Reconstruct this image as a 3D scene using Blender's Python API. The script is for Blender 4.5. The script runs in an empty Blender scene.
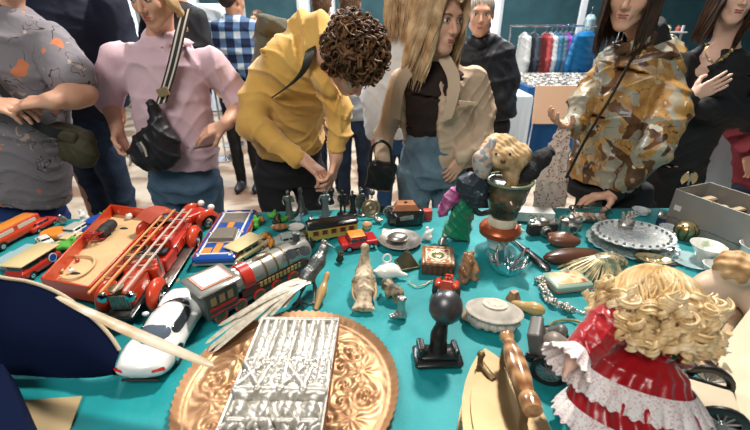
import bpy, math, random
import numpy as np
from mathutils import Vector, Matrix, Euler
random.seed(7); RNG = np.random.RandomState(11)
PI = math.pi
D2 = bpy.context.scene.collection
# ---------------------------------------------------------------- camera geometry
CZ, PITCH, FPX = 1.5, math.radians(26.0), 400.0
TZ = 0.75                                        # table top height
sp, cp = math.sin(PITCH), math.cos(PITCH)
def ray(px, py):
    u = (px-375)/FPX; v = (215-py)/FPX
    return Vector((u, cp+v*sp, -sp+v*cp))
def P(px, py, z=TZ):                             # point of a photo pixel on a level plane
    d = ray(px, py); t = (z-CZ)/d.z
    return Vector((d.x*t, d.y*t, z))
def J(px, py, Y):                                # point of a photo pixel at a distance
    d = ray(px, py); t = Y/d.y
    return Vector((d.x*t, Y, CZ+d.z*t))
def seg(a, b, z=TZ):
    A, B = P(*a, z), P(*b, z); d = B-A
    return (A+B)/2, math.atan2(d.y, d.x), d.length
# ---------------------------------------------------------------- materials
MATS = {}
def mat(name, col, rough=.5, metal=0., col2=None, vs=12., vth=(.35, .65), bump=0., bs=60., spec=.5, trans=0., coat=0., sheen=0., emit=None, es=1., ior=1.45, detail=4., stretch=None, alpha=1.):
    if name in MATS: return MATS[name]
    m = bpy.data.materials.new(name); m.use_nodes = True; MATS[name] = m
    nt = m.node_tree; b = nt.nodes['Principled BSDF']; L = nt.links.new
    def s(k, v):
        if k in b.inputs: b.inputs[k].default_value = v
    c = tuple(col)+(1,)
    s('Base Color', c); s('Roughness', rough); s('Metallic', metal); s('Specular IOR Level', spec); s('IOR', ior)
    s('Transmission Weight', trans); s('Coat Weight', coat); s('Coat Roughness', .12); s('Sheen Weight', sheen); s('Alpha', alpha)
    if emit: s('Emission Color', tuple(emit)+(1,)); s('Emission Strength', es)
    if col2 or bump:
        tc = nt.nodes.new('ShaderNodeTexCoord'); src = tc.outputs['Object']
        if stretch:
            mp = nt.nodes.new('ShaderNodeMapping'); mp.inputs['Scale'].default_value = stretch; L(src, mp.inputs[0]); src = mp.outputs[0]
    if col2:
        n = nt.nodes.new('ShaderNodeTexNoise'); n.inputs['Scale'].default_value = vs; n.inputs['Detail'].default_value = detail; L(src, n.inputs['Vector'])
        r = nt.nodes.new('ShaderNodeValToRGB'); r.color_ramp.elements[0].position = vth[0]; r.color_ramp.elements[1].position = vth[1]
        r.color_ramp.elements[0].color = c; r.color_ramp.elements[1].color = tuple(col2)+(1,)
        L(n.outputs['Fac'], r.inputs[0]); L(r.outputs[0], b.inputs['Base Color'])
    if bump:
        n = nt.nodes.new('ShaderNodeTexNoise'); n.inputs['Scale'].default_value = bs; n.inputs['Detail'].default_value = 5; L(src, n.inputs['Vector'])
        bp = nt.nodes.new('ShaderNodeBump'); bp.inputs['Strength'].default_value = bump; bp.inputs['Distance'].default_value = .02
        L(n.outputs['Fac'], bp.inputs['Height']); L(bp.outputs[0], b.inputs['Normal'])
    return m
def ramp_mat(name, kind, stops, scale=10., rough=.6, metal=0., stretch=None, dist=0., const=False, detail=3., bump=0., spec=.5, coat=0., rot=(0,0,0)):
    """noise, voronoi or wave pattern driven through a colour ramp"""
    if name in MATS: return MATS[name]
    m = bpy.data.materials.new(name); m.use_nodes = True; MATS[name] = m
    nt = m.node_tree; b = nt.nodes['Principled BSDF']; L = nt.links.new
    b.inputs['Roughness'].default_value = rough; b.inputs['Metallic'].default_value = metal; b.inputs['Specular IOR Level'].default_value = spec; b.inputs['Coat Weight'].default_value = coat
    tc = nt.nodes.new('ShaderNodeTexCoord'); mp = nt.nodes.new('ShaderNodeMapping'); L(tc.outputs['Object'], mp.inputs[0])
    mp.inputs['Rotation'].default_value = rot
    if stretch: mp.inputs['Scale'].default_value = stretch
    if kind == 'noise':
        n = nt.nodes.new('ShaderNodeTexNoise'); n.inputs['Detail'].default_value = detail; n.inputs['Distortion'].default_value = dist; out = n.outputs['Fac']
    elif kind == 'voronoi':
        n = nt.nodes.new('ShaderNodeTexVoronoi'); out = n.outputs['Distance']
    elif kind == 'cells':
        n = nt.nodes.new('ShaderNodeTexVoronoi'); sx = nt.nodes.new('ShaderNodeSeparateColor'); L(n.outputs['Color'], sx.inputs[0]); out = sx.outputs[0]
    elif kind == 'wave':
        n = nt.nodes.new('ShaderNodeTexWave'); n.inputs['Distortion'].default_value = dist; n.inputs['Detail'].default_value = detail; out = n.outputs['Fac']
    n.inputs['Scale'].default_value = scale; L(mp.outputs[0], n.inputs['Vector'])
    r = nt.nodes.new('ShaderNodeValToRGB'); cr = r.color_ramp
    if const: cr.interpolation = 'CONSTANT'
    while len(cr.elements) < len(stops): cr.elements.new(.5)
    for e, (p, c) in zip(cr.elements, stops): e.position = p; e.color = tuple(c)+(1,)
    L(out, r.inputs[0]); L(r.outputs[0], b.inputs['Base Color'])
    if bump:
        bp = nt.nodes.new('ShaderNodeBump'); bp.inputs['Strength'].default_value = bump; bp.inputs['Distance'].default_value = .01
        L(out, bp.inputs['Height']); L(bp.outputs[0], b.inputs['Normal'])
    return m
# ---------------------------------------------------------------- objects
def link(name, me, m, parent=None, label=None, cat=None, group=None, kind=None, smooth=True):
    o = bpy.data.objects.new(name, me); D2.objects.link(o)
    if m is not None and not len(me.materials): me.materials.append(m)
    if parent is not None: o.parent = parent
    tag(o, label, cat, group, kind)
    return o
def tag(o, label=None, cat=None, group=None, kind=None):
    if label: o['label'] = label
    if cat: o['category'] = cat
    if group: o['group'] = group
    if kind: o['kind'] = kind
    return o
def thing(name, label, cat, loc=(0, 0, 0), rz=0, group=None, s=1., rx=0, ry=0):
    o = bpy.data.objects.new(name, None); D2.objects.link(o)
    o.location = loc; o.rotation_euler = (rx, ry, rz); o.scale = (s, s, s)
    return tag(o, label, cat, group)
def copy_tree(o, loc=None, rz=None, label=None, parent=None, s=None):
    c = o.copy(); D2.objects.link(c); c.parent = parent
    for ch in list(o.children): copy_tree(ch, parent=c)
    if loc is not None: c.location = loc
    if rz is not None: c.rotation_euler = (0, 0, rz)
    if s is not None: c.scale = (s, s, s)
    if label: c['label'] = label
    return c
def rot_to(d):
    return Vector((0, 0, 1)).rotation_difference(Vector(d).normalized()).to_matrix()
class MB:
    """collects shapes and links them as one mesh object"""
    def __init__(s): s.v = []; s.f = []; s.mi = []; s.cur = 0
    def add(s, vs, fs):
        n = len(s.v); s.v += [tuple(v) for v in vs]; s.f += [tuple(i+n for i in f) for f in fs]; s.mi += [s.cur]*len(fs); return s
    def mat(s, i): s.cur = i; return s
    def box(s, c, h, R=None, bev=0.):
        """c centre, h full size; bevelled edges as chamfers"""
        c = Vector(c); hx, hy, hz = [a/2 for a in h]
        if bev <= 0:
            vs = [Vector((x*hx, y*hy, z*hz)) for z in (-1, 1) for y in (-1, 1) for x in (-1, 1)]
            fs = [(0, 2, 3, 1), (4, 5, 7, 6), (0, 1, 5, 4), (2, 6, 7, 3), (0, 4, 6, 2), (1, 3, 7, 5)]
        else:
            b = min(bev, hx*.9, hy*.9, hz*.9); vs = []; fs = []
            def ring(X, Y, Z): return [Vector((X-b, -Y, Z)), Vector((X, -Y+b, Z)), Vector((X, Y-b, Z)), Vector((X-b, Y, Z)), Vector((-X+b, Y, Z)), Vector((-X, Y-b, Z)), Vector((-X, -Y+b, Z)), Vector((-X+b, -Y, Z))]
            for X, Y, Z in ((hx-b, hy-b, -hz), (hx, hy, -hz+b), (hx, hy, hz-b), (hx-b, hy-b, hz)): vs += ring(X, Y, Z)
            for k in range(3):
                for i in range(8):
                    j = (i+1) % 8; fs.append((k*8+i, k*8+j, k*8+8+j, k*8+8+i))
            fs.append(tuple(range(7, -1, -1))); fs.append(tuple(range(24, 32)))
        if R is not None: vs = [R @ v for v in vs]
        return s.add([c+v for v in vs], fs)
    def lathe(s, prof, c=(0, 0, 0), R=None, n=24, sx=1., sy=1., close=True):
        """prof: (radius, z)"""
        c = Vector(c); vs = []; fs = []
        for r, z in prof:
            for i in range(n):
                a = 2*PI*i/n; v = Vector((r*math.cos(a)*sx, r*math.sin(a)*sy, z)); vs.append(c+(R @ v if R is not None else v))
        m = len(prof)
        for k in range(m-1):
            for i in range(n):
                j = (i+1) % n; fs.append((k*n+i, k*n+j, (k+1)*n+j, (k+1)*n+i))
        if close:
            if prof[0][0] > 1e-5: fs.append(tuple(range(n-1, -1, -1)))
            if prof[-1][0] > 1e-5: fs.append(tuple(range((m-1)*n, m*n)))
        return s.add(vs, fs)
    def cyl(s, a, b, r, r2=None, n=16):
        a, b = Vector(a), Vector(b); R = rot_to(b-a); L = (b-a).length
        return s.lathe([(r, 0), (r if r2 is None else r2, L)], a, R, n)
    def ball(s, c, r, R=None, n=16, m=10):
        r = (r, r, r) if isinstance(r, (int, float)) else r; c = Vector(c); vs = []; fs = []
        vs.append(Vector((0, 0, -r[2])))
        for k in range(1, m):
            t = PI*k/m-PI/2
            for i in range(n):
                a = 2*PI*i/n; vs.append(Vector((r[0]*math.cos(t)*math.cos(a), r[1]*math.cos(t)*math.sin(a), r[2]*math.sin(t))))
        vs.append(Vector((0, 0, r[2])))
        for i in range(n): fs.append((0, 1+(i+1) % n, 1+i))
        for k in range(m-2):
            for i in range(n):
                j = (i+1) % n; fs.append((1+k*n+i, 1+k*n+j, 1+(k+1)*n+j, 1+(k+1)*n+i))
        T = len(vs)-1
        for i in range(n): fs.append((T, 1+(m-2)*n+i, 1+(m-2)*n+(i+1) % n))
        if R is not None: vs = [R @ v for v in vs]
        return s.add([c+v for v in vs], fs)
    def tube(s, pts, rad, n=8, flat=1., up=(0, 0, 1), closed=False):
        pts = [Vector(p) for p in pts]; m = len(pts)
        if isinstance(rad, (int, float)): rad = [rad]*m
        vs = []; fs = []; side = None
        for k, p in enumerate(pts):
            if closed: t = pts[(k+1) % m]-pts[k-1]
            else: t = pts[min(k+1, m-1)]-pts[max(k-1, 0)]
            if t.length < 1e-9: t = Vector((0, 0, 1))
            t.normalize()
            if side is None:
                u = Vector(up)
                if abs(u.dot(t)) > .95: u = Vector((1, 0, 0))
                side = t.cross(u).normalized()
            else:
                side = (side-t*side.dot(t))
                side = side.normalized() if side.length > 1e-6 else t.orthogonal().normalized()
            w = side.cross(t)
            for i in range(n):
                a = 2*PI*i/n; vs.append(p+side*math.cos(a)*rad[k]+w*math.sin(a)*rad[k]*flat)
        for k in range(m if closed else m-1):
            k2 = (k+1) % m
            for i in range(n):
                j = (i+1) % n; fs.append((k*n+i, k2*n+i, k2*n+j, k*n+j))
        if not closed: fs.append(tuple(range(n))); fs.append(tuple(range((m-1)*n, m*n))[::-1])
        return s.add(vs, fs)
    def prism(s, poly, z0, z1, R=None, c=(0, 0, 0), top=1.):
        """poly: 2-D outline (ccw) extruded along z; top scales the upper outline"""
        n = len(poly); c = Vector(c); cx = sum(p[0] for p in poly)/n; cy = sum(p[1] for p in poly)/n
        vs = [Vector((x, y, z0)) for x, y in poly]+[Vector((cx+(x-cx)*top, cy+(y-cy)*top, z1)) for x, y in poly]
        fs = [tuple(range(n-1, -1, -1)), tuple(range(n, 2*n))]+[(i, (i+1) % n, n+(i+1) % n, n+i) for i in range(n)]
        if R is not None: vs = [R @ v for v in vs]
        return s.add([c+v for v in vs], fs)
    def sheet(s, rows, th=0.):
        """grid of points (rows of equal length), optional thickness along the mean normal"""
        m, n = len(rows), len(rows[0]); vs = [Vector(p) for r in rows for p in r]
        fs = [(k*n+i, k*n+i+1, (k+1)*n+i+1, (k+1)*n+i) for k in range(m-1) for i in range(n-1)]
        if th:
            N = []
            for k in range(m):
                for i in range(n):
                    a = vs[min(k+1, m-1)*n+i]-vs[max(k-1, 0)*n+i]; b = vs[k*n+min(i+1, n-1)]-vs[k*n+max(i-1, 0)]
                    q = b.cross(a); N.append(q.normalized() if q.length > 0 else Vector((0, 0, 1)))
            T = m*n; vs = vs+[v-w*th for v, w in zip(vs, N)]
            fs += [tuple(T+i for i in f)[::-1] for f in fs]
            edge = [i for i in range(n)]+[k*n+n-1 for k in range(1, m)]+[(m-1)*n+i for i in range(n-2, -1, -1)]+[k*n for k in range(m-2, 0, -1)]
            for a, b in zip(edge, edge[1:]+edge[:1]): fs.append((a, a+T, b+T, b))
        return s.add(vs, fs)
    def build(s, name, m, parent=None, label=None, cat=None, group=None, kind=None, shift=None, smooth=40):
        me = bpy.data.meshes.new(name)
        vs = s.v if shift is None else [(x-shift[0], y-shift[1], z-shift[2]) for x, y, z in s.v]
        me.from_pydata(vs, [], s.f); me.update()
        for q in (m if isinstance(m, (list, tuple)) else [m]): me.materials.append(q)
        if any(s.mi): me.polygons.foreach_set('material_index', s.mi)
        if smooth:
            me.polygons.foreach_set('use_smooth', [True]*len(me.polygons))
            try: me.set_sharp_from_angle(angle=math.radians(smooth))
            except Exception: pass
        return link(name, me, None, parent, label, cat, group, kind)
# ---------------------------------------------------------------- implicit modelling
class Sdf:
    """smooth unions of cones, ellipsoids, boxes and elliptical lofts, polygonised with surface nets"""
    def __init__(s): s.p = []
    def cone(s, a, b, ra, rb=None, k=.012, op=0):
        rb = ra if rb is None else rb; a, b = np.array(a, float), np.array(b, float); r = max(ra, rb)
        def f(X, Y, Z):
            ba = b-a; L2 = max(ba.dot(ba), 1e-9); x, y, z = X-a[0], Y-a[1], Z-a[2]
            t = np.clip((x*ba[0]+y*ba[1]+z*ba[2])/L2, 0, 1)
            return np.sqrt((x-t*ba[0])**2+(y-t*ba[1])**2+(z-t*ba[2])**2)-(ra+(rb-ra)*t)
        s.p.append((f, np.minimum(a, b)-r, np.maximum(a, b)+r, k, op)); return s
    def chain(s, pts, rad, k=.012, op=0):
        for i in range(len(pts)-1): s.cone(pts[i], pts[i+1], rad[i], rad[i+1], k, op)
        return s
    def ell(s, c, r, R=None, k=.012, op=0):
        c = np.array(c, float); r = np.array((r, r, r) if isinstance(r, (int, float)) else r, float); M = np.array(R.transposed() if R is not None else Matrix.Identity(3))
        def f(X, Y, Z):
            x, y, z = X-c[0], Y-c[1], Z-c[2]
            u = [(M[i, 0]*x+M[i, 1]*y+M[i, 2]*z)/r[i] for i in range(3)]; w = [(q/r[i])**2 for i, q in enumerate(u)]
            k0 = np.sqrt(u[0]**2+u[1]**2+u[2]**2); k1 = np.sqrt(w[0]+w[1]+w[2])
            return k0*(k0-1)/np.maximum(k1, 1e-6)
        m = r.max(); s.p.append((f, c-m, c+m, k, op)); return s
    def box(s, c, h, R=None, r=.005, k=.005, op=0):
        c = np.array(c, float); h = np.array(h, float)/2; M = np.array(R.transposed() if R is not None else Matrix.Identity(3))
        def f(X, Y, Z):
            x, y, z = X-c[0], Y-c[1], Z-c[2]
            q = [np.abs(M[i, 0]*x+M[i, 1]*y+M[i, 2]*z)-h[i]+r for i in range(3)]
            o = np.sqrt(sum(np.maximum(a, 0)**2 for a in q)); return o+np.minimum(np.maximum(q[0], np.maximum(q[1], q[2])), 0)-r
        m = np.linalg.norm(h); s.p.append((f, c-m, c+m, k, op)); return s
    def loft(s, st, front, k=.02, cap=.8, op=0):
        """st: (point, half width, half depth) along a spine, front: facing vector"""
        for (a, wa, da), (b, wb, db) in zip(st, st[1:]):
            a, b = np.array(a, float), np.array(b, float); ax = b-a; L = np.linalg.norm(ax); ax = ax/L
            f0 = np.array(front, float); f0 = f0-ax*f0.dot(ax); f0 /= np.linalg.norm(f0); sd = np.cross(ax, f0)
            def f(X, Y, Z, a=a, ax=ax, L=L, f0=f0, sd=sd, wa=wa, wb=wb, da=da, db=db):
                x, y, z = X-a[0], Y-a[1], Z-a[2]
                t = x*ax[0]+y*ax[1]+z*ax[2]; tc = np.clip(t/L, 0, 1); over = np.abs(t-np.clip(t, 0, L))
                u = x*sd[0]+y*sd[1]+z*sd[2]; v = x*f0[0]+y*f0[1]+z*f0[2]
                w = wa+(wb-wa)*tc; d = da+(db-da)*tc; q = np.sqrt((u/w)**2+(v/d)**2); g = np.sqrt((u/w**2)**2+(v/d**2)**2)
                lat = np.where(g > 1e-4, q*(q-1)/np.maximum(g, 1e-4), -np.minimum(w, d))
                e = over*cap
                return np.where(e > 0, np.where(lat > 0, np.sqrt(lat**2+e**2), np.maximum(lat, -e*0)+e), lat)
            m = max(wa, wb, da, db); s.p.append((f, np.minimum(a, b)-m, np.maximum(a, b)+m, k, op))
        return s
    def mesh(s, name, h, m, parent=None, disp=None, shift=(0, 0, 0), clip=None, label=None, cat=None, group=None, xf=None):
        ad = [q for q in s.p if q[4] == 0]; pad = 4*h+.01
        lo = np.min([q[1] for q in ad], axis=0)-pad; hi = np.max([q[2] for q in ad], axis=0)+pad
        if clip: lo = np.maximum(lo, clip[0]); hi = np.minimum(hi, clip[1])
        n = np.ceil((hi-lo)/h).astype(int)+1
        ax = [lo[i]+h*np.arange(n[i]) for i in range(3)]
        F = np.full(n, .1, np.float32)
        for f, a, b, k, op in s.p:
            pd = k+3*h+.004 if op < 2 else 9.
            i0 = np.clip(np.floor((a-pd-lo)/h).astype(int), 0, n-1); i1 = np.clip(np.ceil((b+pd-lo)/h).astype(int)+1, 1, n)
            if np.any(i1 <= i0): continue
            sl = tuple(slice(i0[i], i1[i]) for i in range(3))
            X, Y, Z = ax[0][sl[0]][:, None, None], ax[1][sl[1]][None, :, None], ax[2][sl[2]][None, None, :]
            d = f(X, Y, Z).astype(np.float32); G = F[sl]; k = max(k, 1e-5)
            if op == 2: F[sl] = np.maximum(G, d)
            elif op == 0:
                q = np.clip(.5+.5*(G-d)/k, 0, 1); F[sl] = G*(1-q)+d*q-k*q*(1-q)
            else:
                q = np.clip(.5-.5*(G+d)/k, 0, 1); F[sl] = G*(1-q)-d*q+k*q*(1-q)
        if disp is not None:
            X, Y, Z = ax[0][:, None, None], ax[1][None, :, None], ax[2][None, None, :]
            F += disp(X, Y, Z).astype(np.float32)
        for i in range(3):                      # close at the border
            idx = [slice(None)]*3; idx[i] = 0; F[tuple(idx)] = .1; idx[i] = -1; F[tuple(idx)] = .1
        v, q = surfnets(F, lo, h)
        v = v-np.array(shift)
        if xf is not None: v = xf(v)
        me = bpy.data.meshes.new(name)
        me.vertices.add(len(v)); me.vertices.foreach_set('co', v.astype(np.float32).ravel())
        me.loops.add(q.size); me.loops.foreach_set('vertex_index', q.astype(np.int32).ravel())
        me.polygons.add(len(q)); me.polygons.foreach_set('loop_start', np.arange(0, q.size, 4, dtype=np.int32)); me.polygons.foreach_set('loop_total', np.full(len(q), 4, np.int32))
        me.update(calc_edges=True); me.validate()
        me.polygons.foreach_set('use_smooth', [True]*len(me.polygons))
        return link(name, me, m, parent, label, cat, group)
def surfnets(F, lo, h):
    S = F < 0; n = np.array(F.shape)
    cs = np.zeros(n-1, np.int8)
    C = [(a, b, c) for a in (0, 1) for b in (0, 1) for c in (0, 1)]
    for a, b, c in C: cs += S[a:n[0]-1+a, b:n[1]-1+b, c:n[2]-1+c]
    M = (cs > 0) & (cs < 8); idx = np.argwhere(M); pos = np.zeros((len(idx), 3)); cnt = np.zeros(len(idx))
    for a in C:
        for d in range(3):
            if a[d] == 1: continue
            b = list(a); b[d] = 1
            fa = F[idx[:, 0]+a[0], idx[:, 1]+a[1], idx[:, 2]+a[2]]; fb = F[idx[:, 0]+b[0], idx[:, 1]+b[1], idx[:, 2]+b[2]]
            cr = (fa < 0) != (fb < 0); t = np.where(cr, fa/np.where(cr, fa-fb, 1), 0)
            p = np.tile(np.array(a, float), (len(idx), 1)); p[:, d] += t
            pos += p*cr[:, None]; cnt += cr
    v = lo+h*(idx+pos/np.maximum(cnt, 1)[:, None])
    ids = np.full(n-1, -1, np.int64); ids[M] = np.arange(len(idx)); Q = []
    for d in range(3):
        e, g = (d+1) % 3, (d+2) % 3
        sa = [slice(1, None)]*3; sb = [slice(1, None)]*3; sa[d] = slice(0, -1); sb[d] = slice(1, None)
        A, B = S[tuple(sa)], S[tuple(sb)]; w = np.argwhere(A != B); w2 = w.copy()
        for ax_ in (e, g): w2[:, ax_] += 1
        ok = (w2[:, e] < n[e]-1) & (w2[:, g] < n[g]-1); w2 = w2[ok]; w = w[ok]
        ina = A[w[:, 0], w[:, 1], w[:, 2]]
        def cell(de, dg):
            c = w2.copy(); c[:, e] -= de; c[:, g] -= dg; return ids[c[:, 0], c[:, 1], c[:, 2]]
        q = np.stack([cell(1, 1), cell(0, 1), cell(0, 0), cell(1, 0)], 1)
        q[~ina] = q[~ina][:, ::-1]; Q.append(q)
    q = np.concatenate(Q); q = q[(q >= 0).all(1)]
    return v, q
def folds(amp, freq, d=(0.3, 0.2, 1.), ph=0., warp=1.):
    """cloth creases as a displacement of the field: narrow ridges between wide hollows, in drifting directions"""
    f0 = freq*1.15
    def f(x, y, z):
        w = warp*(1.3*np.sin(8*x+5*z+ph)+1.1*np.sin(11*y-7*z+2*ph)+.5*np.sin(23*x-13*z+ph*3)); v = 1.2*np.sin(7*z-6*x+2.3*ph)+.8*np.sin(15*x+9*y+ph)
        a = 1-np.abs(np.sin(f0*(d[0]*x+d[1]*y+d[2]*z)*.62+w)); b = 1-np.abs(np.sin(f0*(.75*x-.4*y+.65*z)*.7+1.4*w+v)); c = 1-np.abs(np.sin(f0*(-.7*x+.3*y+.7*z)*.8+1.2*v-w))
        m = .5+.5*np.sin(5*x+6*z+ph+w*.5); n = .5+.5*np.sin(7*y-5*x+8*z+2*ph)
        return -amp*1.25*(a**2.5*m+b**2.5*(1-m)+c**2.5*n*.7-.55)
    return f
def arc(c, r, a0, a1, n=12, ax='xy', rz=None):
    out = []
    for i in range(n+1):
        a = a0+(a1-a0)*i/n; x, y = r*math.cos(a), (rz or r)*math.sin(a)
        q = {'xy': (x, y, 0), 'xz': (x, 0, y), 'yz': (0, x, y)}[ax]; out.append(Vector(c)+Vector(q))
    return out
# ---------------------------------------------------------------- the hall
m_floor = ramp_mat('hall_floor', 'noise', [(.40, (.24, .15, .10)), (.50, (.46, .37, .28)), (.68, (.58, .50, .41))], scale=2.6, rough=.45, detail=8, dist=.6)
fl = MB().box((0, 4, -.05), (16, 14, .1)).build('floor', m_floor, kind='structure')
m_wall = mat('teal_wall', (.035, .105, .125), .7, col2=(.05, .14, .165), vs=3)
def wall_piece(x0, x1, z0, z1): return MB().box(((x0+x1)/2, 9.1, (z0+z1)/2), (x1-x0, .2, z1-z0))
wl = MB()
WIN = [(-5.3, -4.75), (-4.05, -3.5), (-2.95, -2.6), (-1.55, -1.3), (-1.05, -.8), (2.3, 2.55)]
xs = [-7.9]+[q for w_ in WIN for q in w_]+[7.9]
for i in range(0, len(xs), 2): wl.box(((xs[i]+xs[i+1])/2, 9.1, 2.1), (xs[i+1]-xs[i], .2, 4.2))
for a, b in WIN:
    wl.box(((a+b)/2, 9.1, .35), (b-a, .2, .7)); wl.box(((a+b)/2, 9.1, 3.9), (b-a, .2, .6))
wl.build('wall_back', m_wall, kind='structure')
m_day = mat('daylight_pane', (.8, .9, 1), .3, emit=(.85, .93, 1), es=1.3)
m_white = mat('white_paint', (.8, .82, .84), .5)
for i, (a, b) in enumerate(WIN):
    MB().box(((a+b)/2, 9.12, 2.15), (b-a, .02, 2.9)).build('window_%d' % (i+1), m_day, kind='structure')
    f = MB()
    for x in (a+.02, b-.02): f.box((x, 9.0, 2.15), (.05, .08, 2.9))
    f.box(((a+b)/2, 9.0, .71), (b-a+.1, .12, .05)); f.build('trim_%d' % (i+1), m_white, kind='structure')
MB().box((-7.9, 4, 2.1), (.2, 10, 4.2)).build('wall_left', m_wall, kind='structure')
MB().box((7.9, 4, 2.1), (.2, 10, 4.2)).build('wall_right', m_wall, kind='structure')
# ---------------------------------------------------------------- our table
FARY = 1.60
m_cloth = mat('turquoise_cloth', (.0, .215, .235), .6, col2=(.0, .27, .29), vs=6, bump=.3, bs=14, sheen=.1)
tb = thing('market_table', 'long trestle table standing under the turquoise cloth', 'table', (0, .97, 0))
MB().prism([(-1.75, -.6), (1.75, -.6), (1.75, .61), (0, .61), (-1.75, .46)], TZ-.037, TZ-.007).build('tabletop', mat('table_board', (.4, .3, .2), .6), tb)
for x in (-1.6, 1.6):
    for y in (-.55, .42): MB().box((x, y, (TZ-.037)/2), (.05, .05, TZ-.037)).build('leg', mat('table_leg', (.1, .1, .1), .5), tb)
def cloth():
    rows = []; NY, NX = 150, 240; far = lambda x: FARY+.085*min(0, x)
    for j in range(NY+1):
        r = []
        for i in range(NX+1):
            x = -1.78+3.56*i/NX; t = j/NY; s_ = t*1.85-.3       # arc length across the table
            if s_ < 0: y = .35-.015-.01*math.sin(x*23); z = TZ+s_
            elif s_ > 1.26: y = far(x)+.015+.018*math.sin(x*19)*min(1, (s_-1.26)*4)+.01; z = TZ-(s_-1.26)
            else: y = .35+s_/1.26*(far(x)-.35); z = TZ+.0018*(math.sin(x*17+3*math.sin(y*7))*math.sin(y*13+2*math.sin(x*5)))+.0012*math.sin(x*41+y*29)-.0022+.0042*(1-abs(math.sin(9*x+4*y+1.6*math.sin(5*y-3*x)+.8*math.sin(13*x))))**6+.0034*(1-abs(math.sin(6*y-5*x+1.8*math.sin(6*x+2*y)+.7*math.sin(17*y))))**6
            r.append((x, y, z-.002))
        rows.append(r)
    return MB().sheet(rows, th=.003)
cloth().build('tablecloth', m_cloth, label='bright turquoise cloth spread over the market table', cat='tablecloth', smooth=80)
# ---------------------------------------------------------------- people
SK = mat('skin', (.62, .33, .22), .45, col2=(.70, .40, .28), vs=9, spec=.4)
SK2 = mat('skin_tan', (.50, .25, .15), .45, col2=(.58, .31, .20), vs=9, spec=.4)
SK3 = mat('skin_pale', (.72, .45, .34), .45, col2=(.78, .50, .39), vs=9, spec=.4)
M_EYE = mat('eye_white', (.75, .72, .68), .2); M_IRIS = mat('iris', (.05, .035, .02), .15); M_LIP = mat('lips', (.45, .13, .10), .4)
def nrm(v): return Vector(v).normalized()
def head(S, root, c, f, u=(0, 0, 1), s=1., neck=None, lip=M_LIP, brow=(.08, .045, .02), ears=True, iris=M_IRIS, eyes=True):
    f = nrm(f); u = Vector(u); u = (u-f*u.dot(f)).normalized(); r = f.cross(u); c = Vector(c)
    R = Matrix((r, f, u)).transposed()
    def q(a, b, d): return c+(r*a+f*b+u*d)*s
    S.ell(q(0, -.012, .035), (.073*s, .092*s, .085*s), R, k=.01)
    S.ell(q(0, .022, -.03), (.056*s, .066*s, .088*s), R, k=.03*s)
    S.ell(q(0, .064, -.098), .019*s, None, k=.03*s)
    for e in (-1, 1):
        S.ell(q(.036*e, .056, -.022), .024*s, None, k=.02*s)
        S.cone(q(.05*e, .0, -.06), q(.012*e, .062, -.096), .02*s, .016*s, k=.02*s)
    S.cone(q(-.03, .073, .033), q(.03, .073, .033), .013*s, k=.015*s)
    for e in (-1, 1): S.ell(q(.031*e, .094, .010), (.017*s, .012*s, .010*s), R, k=.012*s, op=1)
    S.cone(q(0, .086, .014), q(0, .106, -.024), .007*s, .0105*s, k=.010*s)
    for e in (-1, 1): S.ell(q(.010*e, .094, -.030), .008*s, None, k=.006*s)
    S.ell(q(0, .078, -.062), (.026*s, .016*s, .02*s), R, k=.012*s)
    if ears:
        for e in (-1, 1): S.ell(q(.074*e, -.008, .0), (.008*s, .018*s, .031*s), R, k=.006*s)
    if neck is not None: S.cone(q(0, -.022, -.055), neck, .05*s, .058*s, k=.03)
    if root is None or not eyes: return q, R
    sh = root.location
    for e in (-1, 1):
        ey = MB().ball(q(.031*e, .0765, .010), (.0145*s, .011*s, .0095*s), R).build('eye', M_EYE, root, shift=sh)
        MB().ball(q(.031*e+.002, .0865, .010), (.0058*s, .003*s, .0058*s), R).build('iris', iris, ey, shift=sh)
        MB().tube([q(e*x, y, z) for x, y, z in ((.014, .090, .029), (.028, .0895, .034), (.042, .080, .033), (.05, .07, .026))], [.002*s, .0035*s, .003*s, .0012*s], n=6).build('eyebrow', mat('brow%.2f' % brow[0], brow, .8), root, shift=sh)
        MB().tube([q(e*x, y, z) for x, y, z in ((.017, .0835, .010), (.025, .0885, .0185), (.037, .0855, .0185), (.046, .075, .010))], [.001*s, .0022*s, .0022*s, .001*s], n=6).build('eyelid', mat('lash%.2f' % brow[0], tuple(x*.5 for x in brow), .7), root, shift=sh)
    l = MB(); l.tube([q(x, y, z) for x, y, z in ((-.024, .082, -.060), (-.012, .091, -.056), (0, .094, -.0575), (.012, .091, -.056), (.024, .082, -.060))], [.001*s, .004*s, .0035*s, .004*s, .001*s], n=8)
    l.tube([q(x, y, z) for x, y, z in ((-.022, .082, -.062), (-.01, .091, -.0655), (.01, .091, -.0655), (.022, .082, -.062))], [.001*s, .0045*s, .0045*s, .001*s], n=8)
    l.build('lips', lip, root, shift=sh)
    return q, R
def arm(S, a, b, c, r=(.05, .04, .026)):
    S.cone(a, b, r[0], r[1], k=.02); m = Vector(b).lerp(Vector(c), .35)
    S.cone(b, m, r[1], r[1]*1.0, k=.02); S.cone(m, c, r[1]*1.0, r[2], k=.02)
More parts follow.
